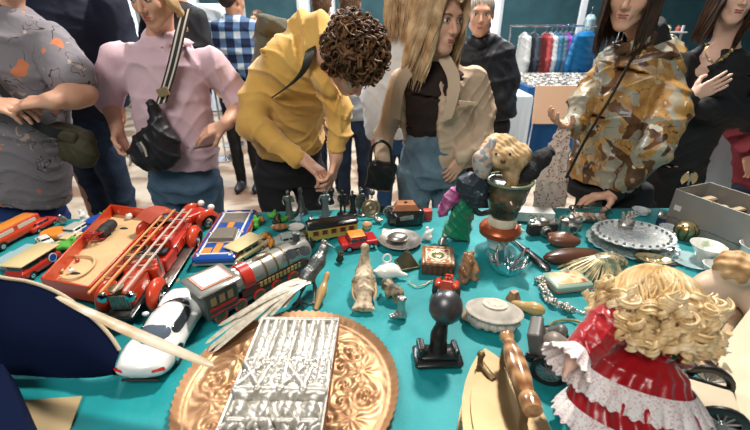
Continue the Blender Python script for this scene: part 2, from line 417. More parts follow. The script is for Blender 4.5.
def hand(S, w, d, n, thumb=1, curl=(.35, .4, .45, .5), s=1., bend=.35, spread=.16, tcurl=.4):
    """w wrist, d direction of the palm, n palm normal (palm faces n), thumb side = thumb * (d x n)"""
    w = Vector(w); d = nrm(d); n = Vector(n); n = (n-d*n.dot(d)).normalized(); b = d.cross(n)*thumb
    k0 = .010*s
    S.cone(w-d*.01*s, w+d*.03*s+b*.005*s, .024*s, .022*s, k=.02*s)
    for i, o in enumerate((.030, .010, -.010, -.029)):
        base = w+d*(.088-.003*abs(i-1))*s+b*o*s
        S.cone(w+d*.02*s+b*o*.6*s, base, .0135*s, .0115*s, k=.012*s)
        L = (.041, .046, .043, .034)[i]*s; ang = curl[i]*.6; dd = (d+b*spread*(1.5-i)*.35).normalized(); p = base; rr = (.0092, .0095, .009, .008)[i]*s
        for j, fr in enumerate((1., .62, .48)):
            e = (dd*math.cos(ang)+n*math.sin(ang)).normalized(); p2 = p+e*L*fr
            S.cone(p, p2, rr*(1-.08*j), rr*(1-.08*(j+1)), k=.0035*s); p = p2; ang += curl[i]*(1.0 if j == 0 else .75)
    t0 = w+d*.022*s+b*.02*s+n*.006*s; t1 = w+d*.052*s+b*.048*s+n*.018*s
    S.cone(t0, t1, .0155*s, .0125*s, k=.012*s)
    dd = (d*.85+b*.45+n*(.3+tcurl)).normalized(); t2 = t1+dd*.034*s; S.cone(t1, t2, .0115*s, .0105*s, k=.005*s)
    dd = (d*.9-b*tcurl*.6+n*(.3+tcurl)).normalized(); S.cone(t2, t2+dd*.027*s, .0105*s, .0088*s, k=.004*s)
def legs(name, root, hip, m, w=.16, d=.115, sp=.085, foot=(0, -1, 0), spread=.0, r=(.088, .06, .052), z_end=.09, fold=.006, voxel=.010, waist=None, shoe=(.03, .03, .03), lab=None, knee_fwd=.03, cuff=None):
    """trousers and shoes under a hip point"""
    hip = Vector(hip); f = nrm(foot); s_ = f.cross(Vector((0, 0, 1))); S = Sdf(); wz = waist or hip.z+.14
    S.loft([((hip.x, hip.y, wz), w*.86, d*.92), ((hip.x, hip.y, hip.z), w, d), ((hip.x, hip.y, hip.z-.08), w*.95, d*.9)], f, k=.03)
    for e in (-1, 1):
        h = hip+s_*sp*e-Vector((0, 0, .05)); a = Vector((hip.x, hip.y, z_end))+s_*(sp+spread)*e; kn = h.lerp(a, .5)+f*knee_fwd
        S.cone(h, kn, r[0], r[1], k=.03); S.cone(kn, a, r[1], r[2], k=.02)
        b = MB(); q = a-Vector((0, 0, z_end)); R = Matrix((s_, f, Vector((0, 0, 1)))).transposed()
        H = Sdf(); H.ell(q+f*.07+Vector((0, 0, .035)), (.045, .12, .04), R, k=.01); H.ell(q+f*.0+Vector((0, 0, .055)), (.042, .06, .055), R, k=.03); H.box(q+f*.055+Vector((0, 0, -.03)), (.2, .4, .06), R, op=1)
        H.mesh('shoe', .009, mat('shoe%.2f%.2f' % (shoe[0], shoe[2]), shoe, .5), root, shift=root.location)
    return S.mesh(name, voxel, m, root, folds(fold, 30, (.3, .2, .8)), root.location)
def strip(b, pts, wd, w, th=.003, cols=None):
    """ribbon along pts, wd: width direction(s); cols: material index per column"""
    n = len(cols) if cols else 2; rows = []
    for i, p in enumerate(pts):
        p = Vector(p); q = Vector(wd[i] if isinstance(wd, list) else wd).normalized(); rows.append([p+q*w*(j/n-.5) for j in range(n+1)])
    f0 = len(b.f); b.sheet(rows, th=th)
    if cols:
        for k in range(len(b.f)-f0):
            m = (len(rows)-1)*n
            if k < 2*m: b.mi[f0+k] = cols[k % n]
    return b
def smooth_path(pts, n=6):
    pts = [Vector(p) for p in pts]; out = []
    for i in range(len(pts)-1):
        a, b, c, d = pts[max(i-1, 0)], pts[i], pts[i+1], pts[min(i+2, len(pts)-1)]
        for k in range(n):
            t = k/n; out.append(.5*((2*b)+(c-a)*t+(2*a-5*b+4*c-d)*t*t+(3*b-a-3*c+d)*t**3))
    out.append(pts[-1]); return out
def long_hair(root, q, R, m, length=.3, n=110, front=.55, seed=1, top=.122, wave=.012, s=1., side=1., back=1., part=0., tuck=.0):
    """hair falling from a parting, q maps head coordinates"""
    rg = random.Random(seed); b = MB()
    cap = Sdf(); cap.ell(q(0, -.022, .040), (.083*s, .096*s, .092*s), R, k=.01); cap.ell(q(0, .085, -.035), (.062*s, .05*s, .085*s), R, k=.02, op=1); cap.box(q(0, .0, -.12), (.3*s, .3*s, .16*s), R, r=.01, k=.02, op=1)
    h = cap.mesh('hair', .006*s, m, root, lambda x, y, z: .002*np.sin(260*x+60*y)+.0015*np.sin(190*y+90*z), root.location)
    for i in range(n*4):
        e = -1 if i % 2 else 1; t = rg.random()           # t: 0 front .. 1 back
        a = (.28+(PI-.28)*t**.8)                             # angle from the face
        x0 = part+e*rg.uniform(0, .012); y0 = .085-.19*t
        rr = rg.uniform(.97, 1.09); sx, sy = .085*rr, .102*rr
        ex, ey = e*math.sin(a)*sx, math.cos(a)*sy-.018
        if math.cos(a) > .45: ex = e*max(abs(ex), .066)
        zt = .035+.092*math.sqrt(max(0, 1-(x0/.083)**2-((y0+.02)/.115)**2))+.004
        L = length*(1 if t > .25 else front+(1-front)*t*4)*rg.uniform(.82, 1.08); ph = rg.uniform(0, 6)
        pts = [q(x0, y0, zt), q(x0*.4+ex*.62, y0*.55+ey*.5, .112*rr), q(ex*.97, y0*.2+ey*.82, .066), q(ex*1.03, ey, .0)]
        z = 0.; k = 0
        while z < L:
            z += .045; k += 1; fall = z/L
            pts.append(q(ex*(1.02+.12*side*fall*tuck)+wave*math.sin(ph+k*.9)*.6, ey*(1-.1*fall)+wave*math.cos(ph+k*.8)*.6-.01*fall*back, -z))
        pts = smooth_path(pts, 3); N = len(pts)
        wk = rg.choice((.5, .8, 1.3, 2.1)); b.tube(pts, [s*(.0008+.0048*wk*math.sin(PI*min(1, (j+2)/N*1.02))**.6) for j in range(N)], n=6, flat=.75/(.6+wk*.7), up=(pts[3]-q(0, 0, .03)).normalized().cross(pts[-1]-pts[-2]))
    b.build('hair_strands', m, root, shift=root.location, smooth=60)
    return h
def top(name, root, st, front, m, arms=(), amp=.009, voxel=.008, k=.05, fr=34, ph=0., extra=None, shift=None, vexp=.0):
    """garment: torso loft + sleeves [(points, radii)]"""
    S = Sdf(); S.loft(st, front, k=.03)
    for pts, rad in arms: S.chain(pts, rad, k=k)
    if extra: extra(S)
    return S.mesh(name, voxel, m, root, folds(amp, fr, (.35, .3, 1.), ph), root.location if shift is None else shift)
def W(x): return Vector(x)
def person(label, loc, group=None):
    return thing('person', label, 'person', (loc[0], loc[1], 0), group=group)
def torso_core(S, st, front, sc_=.62):
    S.loft([(p, a*sc_, b*sc_) for p, a, b in st], front, k=.02)
def under_legs(S, hip, f=(0, -1, 0), sp_=.085):
    f = nrm(f); s_ = f.cross(Vector((0, 0, 1)))
    for e in (-1, 1): S.chain([hip+s_*sp_*e, Vector((hip.x, hip.y, .5))+s_*sp_*e+f*.02, Vector((hip.x, hip.y, .09))+s_*sp_*e, Vector((hip.x, hip.y, .04))+s_*sp_*e+f*.1], [.045, .034, .026, .02], k=.02)

# -- person in a grey printed T-shirt (far left)
def layered(name, base, layers, rough=.85, bump=.15, bs=40, spec=.5, coat=0.):
    """print made of independent noise layers: (scale, offset, detail, distortion, (lo, hi), colour, colour 2 or None, mask or None)"""
    m = mat(name, base, rough, bump=bump, bs=bs, spec=spec, coat=coat); nt = m.node_tree; L = nt.links.new; b = nt.nodes['Principled BSDF']
    tc = nt.nodes.new('ShaderNodeTexCoord')
    def noise(sc_, off, det=2, dist=0.):
        mp = nt.nodes.new('ShaderNodeMapping'); mp.inputs['Location'].default_value = (off, off, off); n = nt.nodes.new('ShaderNodeTexNoise'); n.inputs['Scale'].default_value = sc_; n.inputs['Detail'].default_value = det; n.inputs['Distortion'].default_value = dist; L(tc.outputs['Object'], mp.inputs[0]); L(mp.outputs[0], n.inputs['Vector']); return n.outputs['Fac']
    def ramp(src, stops, interp='CONSTANT'):
        r = nt.nodes.new('ShaderNodeValToRGB'); cr = r.color_ramp; cr.interpolation = interp
        while len(cr.elements) < len(stops): cr.elements.new(.5)
        for e, (p, v) in zip(cr.elements, stops): e.position = p; e.color = (v, v, v, 1)
        L(src, r.inputs[0]); return r.outputs[0]
    def mix(f, a, c):
        x = nt.nodes.new('ShaderNodeMix'); x.data_type = 'RGBA'; L(f, x.inputs[0])
        for i, q in ((6, a), (7, c)):
            if isinstance(q, tuple): x.inputs[i].default_value = q+(1,)
            else: L(q, x.inputs[i])
        return x.outputs[2]
    c = base
    for sc_, off, det, dist, (lo, hi), c1, c2, mask in layers:
        f = ramp(noise(sc_, off, det, dist), [(0, 0), (lo, 1), (hi, 0)] if hi < 1 else [(0, 0), (lo, 1)])
        if mask:
            x = nt.nodes.new('ShaderNodeMath'); x.operation = 'MULTIPLY'; L(f, x.inputs[0]); L(ramp(noise(*mask[:2]), [(0, 0), (mask[2], 1)]), x.inputs[1]); f = x.outputs[0]
        if c2: c1 = mix(ramp(noise(sc_*2.3, off+5, 3), [(.35, 0), (.65, 1)], 'LINEAR'), c1, c2)
        c = mix(f, c, c1)
    L(c, b.inputs['Base Color']); return m
def doodle_mat():
    return layered('grey_print_tee', (.22, .20, .22), [(15, 8, 1, 0, (.47, .49), (.03, .025, .03), None, (7, 3, .52)), (18, 20, 1, 0, (.55, .57), (.05, .03, .03), None, (6, 9, .55)), (13, 1, 1, 0, (.69, 1), (.62, .2, .09), None, None), (20, 40, 3, 1, (.66, 1), (.5, .38, .3), None, (6, 9, .5))])
Y = 1.84; r0 = person('person in grey T-shirt with scribbled print, hands together, at the far left', J(12, 110, Y))
st = [(J(14, 189, Y), .255, .175), (J(12, 120, Y), .24, .175), (J(8, 60, Y), .235, .155), (J(6, 30, Y), .225, .12), (J(4, 8, Y), .13, .09), (J(4, 2, Y), .09, .08)]
shR, elR, wrR = J(50, 42, 1.82), J(82, 93, 1.72), J(52, 101, 1.6)
shL, elL, wrL = J(-44, 42, 1.82), J(-62, 105, 1.72), J(-14, 103, 1.6)
top('t_shirt', r0, st, (0, -1, 0), doodle_mat(), [([shR, shR.lerp(elR, .72)], [.085, .095]), ([shL, shL.lerp(elL, .7)], [.085, .09])], amp=.006, ph=1.)
B = Sdf(); torso_core(B, st, (0, -1, 0)); arm(B, shR, elR, wrR, (.055, .052, .032)); arm(B, shL, elL, wrL, (.055, .05, .032))
hand(B, wrR, (-1, -.1, -.05), (0, .3, -1), thumb=-1, curl=(.5, .6, .65, .6), s=1.1); hand(B, wrL, (1, -.1, -.1), (0, .4, -1), thumb=1, curl=(.5, .6, .6, .6), s=1.1)
head(B, r0, J(2, -40, 1.8), (0, -1, -.3), neck=J(4, 4, Y)); under_legs(B, J(14, 214, Y+.02)); B.mesh('body', .0048, SK, r0, shift=r0.location)
legs('trousers', r0, J(14, 212, Y+.02), mat('royal_blue_trousers', (.008, .03, .14), .8), w=.24, d=.16, sp=.12, r=(.13, .08, .07), fold=.008)
Hh = Sdf(); Hh.ell(J(2, -40, 1.8)+Vector((0, .02, .045)), (.085, .1, .09)); Hh.box(J(2, -40, 1.8)+Vector((0, -.1, -.06)), (.3, .16, .2), op=1, k=.02); Hh.mesh('hair', .009, mat('dark_hair', (.03, .018, .01), .5), r0, shift=r0.location)
bag = thing('shoulder_bag', 'small olive green pouch bag on the hip of the grey T-shirt person', 'bag', J(77, 145, 1.7))
bs_ = Sdf(); bs_.box((0, 0, 0), (.135, .07, .17), Matrix.Rotation(.35, 3, 'Y'), r=.03); bs_.ell((.015, -.01, -.03), (.075, .05, .07), None, k=.03); bs_.mesh('pouch', .006, mat('olive_fabric', (.045, .038, .018), .7, bump=.3, bs=30), bag, folds(.006, 60))
fb = Sdf(); fb.box((-.02, -.01, .055), (.13, .085, .06), Matrix.Rotation(.35, 3, 'Y'), r=.02); fb.mesh('flap', .006, mat('olive_fabric', (0, 0, 0)), bag, folds(.003, 60))
sb = MB(); strip(sb, [v-bag.location for v in smooth_path([J(-30, 60, 1.64), J(0, 88, 1.63), J(28, 118, 1.625), J(52, 132, 1.64), J(72, 135, 1.68)])], Vector((.55, 0, 1)), .042); sb.build('strap', mat('black_web', (.012, .012, .014), .7), bag)

# -- person in a navy jacket seen from behind
Y = 2.35; r1 = person('person in navy hooded jacket and jeans with back turned, behind the grey T-shirt', J(70, 60, Y))
st = [(J(72, 118, Y), .25, .16), (J(70, 60, Y), .25, .16), (J(66, 12, Y), .23, .13), (J(64, -8, Y), .15, .10), (J(64, -18, Y), .08, .08)]
aR = [J(112, 5, Y), J(124, 50, Y), J(118, 98, Y-.05)]; aL = [J(20, 5, Y), J(6, 55, Y), J(14, 100, Y)]
top('jacket', r1, st, (0, 1, 0), mat('navy_jacket', (.006, .010, .028), .75), [(aR, [.085, .075, .06]), (aL, [.085, .075, .06])], amp=.010, voxel=.011, ph=2.)
B = Sdf(); torso_core(B, st, (0, 1, 0)); arm(B, *aR); arm(B, *aL); hand(B, aR[2], (0, -.1, -1), (-1, 0, 0)); hand(B, aL[2], (0, -.1, -1), (1, 0, 0)); head(B, r1, J(64, -48, Y), (0, 1, 0), neck=J(64, -18, Y), eyes=False); under_legs(B, J(74, 118, Y), (0, 1, 0)); B.mesh('body', .007, SK, r1, shift=r1.location)
Hh = Sdf(); Hh.ell(J(64, -48, Y)+Vector((0, -.015, .03)), (.085, .1, .1)); Hh.mesh('hair', .009, mat('dark_hair', (0, 0, 0)), r1, shift=r1.location)
m_jean = mat('dark_jeans', (.010, .022, .05), .8, col2=(.02, .045, .09), vs=14, bump=.2, bs=80)
legs('jeans', r1, J(82, 122, Y), m_jean, w=.19, d=.14, sp=.10, foot=(.3, 1, 0), r=(.105, .075, .06), shoe=(.5, .5, .5), fold=.008)

# -- woman in a pink sweater
Y = 1.95; r2 = person('woman in pink sweater with a hand on her hip and a black crossbody bag', J(170, 110, Y))
m_pink = mat('pink_sweater', (.60, .41, .47), .9, col2=(.66, .47, .52), vs=5, bump=.1, bs=90, sheen=.3)
st = [(J(180, 162, Y), .20, .145), (J(178, 140, Y), .195, .15), (J(170, 95, Y), .185, .135), (J(165, 62, Y), .19, .115), (J(163, 46, Y), .155, .095), (J(160, 36, Y), .075, .075)]
aR = [J(212, 62, Y), J(242, 100, Y+.06), J(226, 124, Y-.12)]; aL = [J(116, 58, Y), J(108, 98, Y), J(117, 128, Y-.10)]
top('sweater', r2, st, (-.12, -1, 0), m_pink, [([aR[0], aR[1], aR[1].lerp(aR[2], .25)], [.07, .066, .05]), ([aL[0], aL[1], aL[1].lerp(aL[2], .25)], [.072, .062, .052])], amp=.009, ph=.4, extra=lambda S: S.cone(J(157, 39, Y), J(165, 39, Y-.02), .06, .06, k=.02))
B = Sdf(); torso_core(B, st, (0, -1, 0)); arm(B, *aR, (.05, .037, .027)); arm(B, *aL, (.05, .037, .027))
hand(B, aR[2], (-1, -.15, -.35), (0, .5, -1), thumb=1, curl=(.3, .3, .35, .4), s=.95); hand(B, aL[2], (.15, -.25, -1), (.9, -.3, 0), thumb=1, curl=(.7, .7, .7, .7), s=.95)
q, R = head(B, r2, J(151, -6, Y-.09), (-.15, -1, -.42), (-.05, -.3, 1), neck=J(161, 48, Y)); under_legs(B, J(182, 180, Y)); B.mesh('body', .0045, SK, r2, shift=r2.location)
m_fair = ramp_mat('fair_hair', 'noise', [(.35, (.36, .21, .09)), (.65, (.60, .42, .22))], scale=14, rough=.5, spec=.3)
Hh = Sdf(); Hh.ell(q(0, -.02, .045), (.083, .097, .09), R); Hh.ell(q(0, .09, -.03), (.064, .06, .1), R, op=1, k=.02); Hh.ell(q(.0, -.11, .03), .045, k=.02)
for e in (-1, 1): Hh.ell(q(e*.072, -.01, -.01), (.016, .04, .06), R, k=.02); Hh.chain([q(e*.074, -.02, -.04), q(e*.078, -.03, -.10), q(e*.07, -.03, -.16)], [.016, .014, .008], k=.02)
Hh.mesh('hair', .006, m_fair, r2, lambda x, y, z: .002*np.sin(220*x+80*z), r2.location)
legs('jeans', r2, J(186, 182, Y+.02), mat('blue_jeans', (.05, .10, .16), .8, col2=(.09, .16, .24), vs=10, bump=.2, bs=90), w=.185, d=.135, sp=.095, r=(.095, .06, .05), fold=.008)
bag = thing('crossbody_bag', 'black nylon crossbody bag with cream striped strap on the pink sweater', 'bag', J(155, 145, 1.76))
S = Sdf(); S.ell((0, 0, -.02), (.120, .05, .105), Matrix.Rotation(-.45, 3, 'Y'), k=.02); S.ell((-.05, 0, -.05), (.08, .055, .06), k=.03); S.cone((.04, 0, .06), (.03, 0, .19), .045, .02, k=.05)
S.mesh('pouch', .006, mat('black_nylon', (.012, .012, .015), .45), bag, folds(.009, 50))
for a, b in (((-.03, -.055, .03), (-.015, -.06, -.035)), ((-.10, -.05, -.03), (-.105, -.055, -.08))):
    MB().tube(smooth_path([a, Vector(a).lerp(Vector(b), .5)+Vector((.006, 0, 0)), b]), .005, n=6).build('charm', mat('pale_cord', (.5, .45, .38), .6), bag)
m_cr = mat('cream_web', (.62, .55, .45), .7); m_bw = mat('black_web', (0, 0, 0))
sb = MB(); pth = smooth_path([J(186, 10, Y-.03), J(181, 30, 1.865), J(174, 60, 1.815), J(167, 85, 1.795), J(161, 104, 1.77)], 8)
strip(sb, [v-bag.location for v in pth], Vector((1, .1, .25)), .052, .003, [0, 1, 0, 0, 1, 0]); sb.build('strap', [m_bw, m_cr], bag)
MB().box(J(163, 92, 1.765)-bag.location, (.05, .012, .035), Matrix.Rotation(-.3, 3, 'Y'), bev=.003).build('buckle', mat('gold', (.7, .5, .25), .3, .9), bag)

# -- coat behind the pink sweater
Y = 2.7; r3 = person('person in black coat with dark hair half hidden behind the pink sweater', J(178, 40, Y))
st = [(J(176, 110, Y), .22, .15), (J(176, 40, Y), .21, .14), (J(176, 8, Y), .15, .1), (J(176, 0, Y), .08, .08)]
top('coat', r3, st, (0, 1, 0), mat('black_coat', (.008, .009, .014), .7), [([J(196, 20, Y), J(204, 60, Y), J(200, 95, Y)], [.07, .06, .05]), ([J(156, 20, Y), J(150, 60, Y), J(152, 95, Y)], [.07, .06, .05])], voxel=.012)
B = Sdf(); torso_core(B, st, (0, 1, 0)); head(B, r3, J(172, -22, Y), (0, 1, 0), neck=J(176, 2, Y), eyes=False); hand(B, J(200, 97, Y), (0, 0, -1), (-1, 0, 0)); hand(B, J(152, 97, Y), (0, 0, -1), (1, 0, 0)); B.mesh('body', .008, SK, r3, shift=r3.location)
Hh = Sdf(); Hh.ell(J(172, -22, Y)+Vector((0, -.02, .02)), (.085, .1, .12)); Hh.mesh('hair', .01, mat('dark_hair', (0, 0, 0)), r3, shift=r3.location)
legs('trousers', r3, J(176, 112, Y), mat('black_trousers', (.012, .012, .015), .8), foot=(0, 1, 0))

# -- man in a plaid shirt, far behind
def plaid():
    m = mat('blue_plaid', (.02, .05, .14), .85); nt = m.node_tree; L = nt.links.new; b = nt.nodes['Principled BSDF']; tc = nt.nodes.new('ShaderNodeTexCoord'); acc = None
    for ax in ('X', 'Z'):
        n = nt.nodes.new('ShaderNodeTexWave'); n.bands_direction = ax; n.wave_profile = 'SIN'; n.inputs['Scale'].default_value = 2.6; n.inputs['Distortion'].default_value = .2; L(tc.outputs['Object'], n.inputs['Vector'])
        r = nt.nodes.new('ShaderNodeValToRGB'); r.color_ramp.interpolation = 'CONSTANT'; r.color_ramp.elements[0].color = (0, 0, 0, 1); r.color_ramp.elements[1].position = .62; r.color_ramp.elements[1].color = (.5, .5, .5, 1); L(n.outputs['Fac'], r.inputs[0])
        if acc is None: acc = r.outputs[0]
        else:
            a = nt.nodes.new('ShaderNodeMath'); a.operation = 'ADD'; L(acc, a.inputs[0]); L(r.outputs[0], a.inputs[1]); acc = a.outputs[0]
    r = nt.nodes.new('ShaderNodeValToRGB'); cr = r.color_ramp; cr.interpolation = 'CONSTANT'; cr.elements.new(.5)
    for e, (p, c) in zip(cr.elements, ((0, (.008, .02, .07, 1)), (.4, (.10, .19, .36, 1)), (.9, (.62, .70, .78, 1)))): e.position = p; e.color = c
    L(acc, r.inputs[0]); L(r.outputs[0], b.inputs['Base Color']); return m
Y = 3.7; r4 = person('man in blue and white plaid shirt facing away, behind the pink sweater', J(235, 40, Y))
st = [(J(236, 74, Y), .20, .14), (J(236, 50, Y), .21, .14), (J(236, 28, Y), .21, .12), (J(235, 19, Y), .12, .08), (J(235, 14, Y), .07, .07)]
aR = [J(252, 30, Y), J(260, 56, Y), J(256, 78, Y-.1)]; aL = [J(218, 30, Y), J(211, 56, Y), J(215, 78, Y-.1)]
top('plaid_shirt', r4, st, (0, 1, 0), plaid(), [(aR, [.075, .065, .05]), (aL, [.075, .065, .05])], voxel=.012, amp=.006)
B = Sdf(); torso_core(B, st, (0, 1, 0)); q, R = head(B, r4, J(233, 1, Y), (.5, .8, -.1), neck=J(235, 20, Y), eyes=False); hand(B, aR[2], (0, 0, -1), (-1, 0, 0)); hand(B, aL[2], (0, 0, -1), (1, 0, 0)); B.mesh('body', .008, SK2, r4, shift=r4.location)
Hh = Sdf(); Hh.ell(q(0, -.015, .05), (.082, .1, .09), R); Hh.ell(q(0, -.07, -.0), (.07, .05, .06), R, k=.02); Hh.ell(q(0, .1, -.03), (.08, .06, .08), R, op=1); Hh.mesh('hair', .01, mat('dark_hair', (0, 0, 0)), r4, shift=r4.location)
legs('trousers', r4, J(236, 82, Y), mat('black_trousers', (0, 0, 0)), foot=(0, -1, 0), shoe=(.02, .02, .025))

# -- man in a mustard hoodie bending over the table
r5 = person('curly-haired man in mustard yellow hoodie bending over the chess figures', J(288, 120, 2.0))
m_hood = mat('mustard_hoodie', (.64, .35, .07), .9, col2=(.72, .43, .11), vs=5, bump=.12, bs=120, sheen=.3)
F5 = (.45, -.85, -.25)
st = [(J(290, 150, 2.03), .175, .13), (J(289, 135, 2.02), .185, .15), (J(288, 108, 1.97), .175, .15), (J(294, 80, 1.90), .18, .15), (J(303, 62, 1.84), .18, .12), (J(313, 52, 1.78), .10, .09)]
aL = [J(268, 72, 1.88), J(256, 100, 1.82), J(252, 124, 1.77), J(294, 154, 1.69)]; aR = [J(326, 84, 1.76), J(338, 108, 1.74), J(340, 132, 1.72), J(335, 151, 1.68)]
def hood(S):
    S.chain([J(288, 52, 1.92), J(303, 27, 1.86), J(318, 26, 1.80), J(328, 44, 1.72)], [.05, .055, .05, .035], k=.04)
    S.chain([J(300, 60, 1.80), J(312, 66, 1.74), J(322, 82, 1.70), J(332, 92, 1.68)], [.045, .04, .035, .03], k=.03)
    S.ell(J(317, 48, 1.77), .066, k=.03)
    S.cone(J(297, 158, 1.67), J(291, 153, 1.69), .042, .045, k=.01)
top('hoodie', r5, st, F5, m_hood, [(aL, [.078, .076, .066, .040]), (aR, [.058, .056, .05, .038])], amp=.011, voxel=.006, fr=40, ph=2.2, extra=hood, k=.025)
B = Sdf(); torso_core(B, st, F5); B.chain([aL[0], aL[2], aL[3], J(304, 160, 1.665)], [.04, .032, .027, .026], k=.02); B.chain([aR[0], aR[1], aR[2], aR[3], J(336, 157, 1.67)], [.03, .03, .03, .026, .026], k=.01)
hand(B, J(304, 160, 1.665), J(331, 181, 1.60)-J(304, 160, 1.665), (-.45, .1, -1), thumb=1, curl=(.45, .5, .6, .75), s=1.02, tcurl=.5)
hand(B, J(336, 157, 1.67), J(331, 182, 1.61)-J(336, 157, 1.67), (-.9, -.1, -.4), thumb=1, curl=(.5, .55, .6, .7), s=1.0)
hc = J(352, 64, 1.60)
q, R = head(B, r5, hc, (.30, -.35, -.85), (.50, -.85, .45), neck=J(316, 52, 1.80)); under_legs(B, J(290, 170, 2.07)); B.mesh('body', .0042, SK, r5, shift=r5.location)
m_curl = ramp_mat('brown_curls', 'noise', [(.3, (.025, .011, .005)), (.55, (.13, .06, .025)), (.75, (.30, .15, .065))], scale=26, rough=.55, spec=.3)
Hh = Sdf(); Hh.ell(q(0, -.025, .05), (.098, .112, .098), R); Hh.ell(q(0, .10, -.04), (.07, .06, .09), R, op=1, k=.02)
Hh.mesh('hair', .006, m_curl, r5, lambda x, y, z: .006*np.sin(90*x+40*z)*np.sin(80*y+50*x), r5.location)
cb = MB(); rg = random.Random(5)
for i in range(620):
    while True:
        a, b_, c_ = rg.gauss(0, 1), rg.gauss(0, 1), rg.gauss(0, 1); n_ = math.sqrt(a*a+b_*b_+c_*c_); a, b_, c_ = a/n_, b_/n_, c_/n_
        if c_ > -.55 and not (b_ > .45 and c_ < .15): break
    e_ = rg.uniform(1.02, 1.17) if rg.random() < .35 else 1.; base = q(a*.098*e_, -.025+b_*.112*e_, .05+c_*.098*e_); out = (base-q(0, -.02, .04)).normalized(); s1 = out.orthogonal().normalized(); s1 = (Matrix.Rotation(rg.uniform(0, 6.3), 3, out) @ s1); s2 = out.cross(s1)
    crown = q(.0, .02, .14); tdir = (base-crown); tdir = (tdir-out*tdir.dot(out)).normalized() if tdir.length > .02 else s1; tdir = (tdir+s1*rg.uniform(-.7, .7)).normalized(); s2 = out.cross(tdir)
    rr = rg.uniform(.007, .013); tw = rg.uniform(5, 10)*rg.choice((-1, 1)); ln = rg.uniform(.035, .07); lift = rg.uniform(0, .012); ph_ = rg.uniform(0, 6); pts = []
    for k in range(15):
        t = k/14; pts.append(base+out*(lift+rr*math.cos(ph_+tw*t)+.004*t-ln*ln*6*(t-.3)**2)+tdir*(t-.4)*ln+s2*rr*math.sin(ph_+tw*t))
    cb.tube(pts, [.0016+.0042*math.sin(PI*(k+.6)/15.2) for k in range(15)], n=6, flat=.75)
cb.build('curls', m_curl, r5, shift=r5.location, smooth=60)
legs('trousers', r5, J(290, 168, 2.06), mat('black_trousers', (0, 0, 0)), w=.18, d=.13, sp=.10, foot=(.3, -1, 0), r=(.10, .065, .055), waist=1.0, fold=.006)
MB().tube(smooth_path([J(338, 92, 1.665), J(341, 104, 1.66), J(340, 120, 1.66), J(341, 130, 1.66)]), .003, n=6).build('drawstring', mat('cord_yellow', (.6, .4, .15), .8), r5, shift=r5.location)
bp = thing('backpack', 'olive grey backpack on the back of the mustard hoodie', 'backpack', J(277, 50, 2.10))
S = Sdf(); S.box((0, 0, 0), (.22, .13, .26), Euler((-.45, .25, .35)).to_matrix(), r=.05); S.box((.02, -.03, .09), (.20, .14, .09), Euler((-.45, .25, .35)).to_matrix(), r=.04, k=.02)
S.mesh('pack', .008, mat('olive_grey_canvas', (.11, .10, .07), .8, bump=.2, bs=50), bp, folds(.008, 45))
sb = MB(); strip(sb, [v-bp.location for v in smooth_path([J(305, 30, 1.93), J(311, 44, 1.76), J(309, 58, 1.665), J(302, 72, 1.66), J(290, 84, 1.68), J(276, 94, 1.74)], 6)], [Vector((1, .2, .6))]*31, .048, .006); sb.build('shoulder_strap', mat('dark_olive_web', (.025, .025, .018), .8), bp)
# -- two people and a blonde seen from behind, between the hoodie and the blazer
def back_person(label, px, py, Y, m_top, hair, wid=.2, hair_long=0., skin=SK, face=(0, 1, 0), legm=None, hs=1.):
    r = person(label, J(px, py, Y)); hc_ = J(px, py, Y); sh = hc_.z-.27
    st = [((hc_.x, Y, sh-.55), wid, .14), ((hc_.x, Y, sh-.2), wid, .14), ((hc_.x, Y, sh-.03), wid*.98, .11), ((hc_.x, Y, sh+.05), wid*.6, .08), ((hc_.x, Y, sh+.09), .07, .07)]
    st = [(Vector(a), b, c) for a, b, c in st]; A = []
    for e in (-1, 1): A.append(([Vector((hc_.x+e*(wid-.02), Y, sh-.05)), Vector((hc_.x+e*(wid+.05), Y, sh-.3)), Vector((hc_.x+e*(wid+.03), Y-.08, sh-.52))], [.07, .06, .05]))
    top('top', r, st, face, m_top, A, voxel=.012)
    B = Sdf(); torso_core(B, st, face); qq, RR = head(B, r, hc_, face, neck=Vector((hc_.x, Y, sh+.05)), eyes=False, s=hs)
    for a in A: hand(B, a[0][2], (0, 0, -1), (1, 0, 0))
    B.mesh('body', .008, skin, r, shift=r.location)
    if hair_long: long_hair(r, qq, RR, hair, hair_long, n=70, seed=int(px), s=hs)
    else:
        H = Sdf(); H.ell(qq(0, -.02, .045), (.083, .1, .09), RR); H.ell(qq(0, -.07, -.02), (.07, .05, .07), RR, k=.03); H.mesh('hair', .009, hair, r, lambda x, y, z: .003*np.sin(150*x)*np.sin(130*z+60*y), r.location)
    legs('trousers', r, (hc_.x, Y, sh-.58), legm or m_jean, foot=face)
    return r
m_brown = ramp_mat('brown_hair', 'wave', [(0, (.05, .025, .012)), (1, (.16, .08, .035))], scale=25, dist=3, rough=.45)
back_person('person with curly brown hair and dark top beyond the bending man', 322, 4, 3.6, mat('charcoal_knit', (.03, .03, .035), .9), m_brown)
back_person('man with short brown hair and pale grey top beyond the bending man', 350, 5, 3.3, mat('pale_grey_knit', (.35, .37, .40), .9), m_brown, legm=m_jean)
m_blond = ramp_mat('blond_hair', 'noise', [(.3, (.27, .16, .08)), (.5, (.46, .31, .17)), (.7, (.66, .50, .31))], scale=16, rough=.5, spec=.3)
back_person('person with long blond hair and white top, behind the beige blazer woman', 401, 2, 2.75, mat('white_cotton', (.72, .74, .76), .85), m_blond, hair_long=.20, wid=.14, legm=mat('mid_blue_denim', (.02, .08, .2), .8))

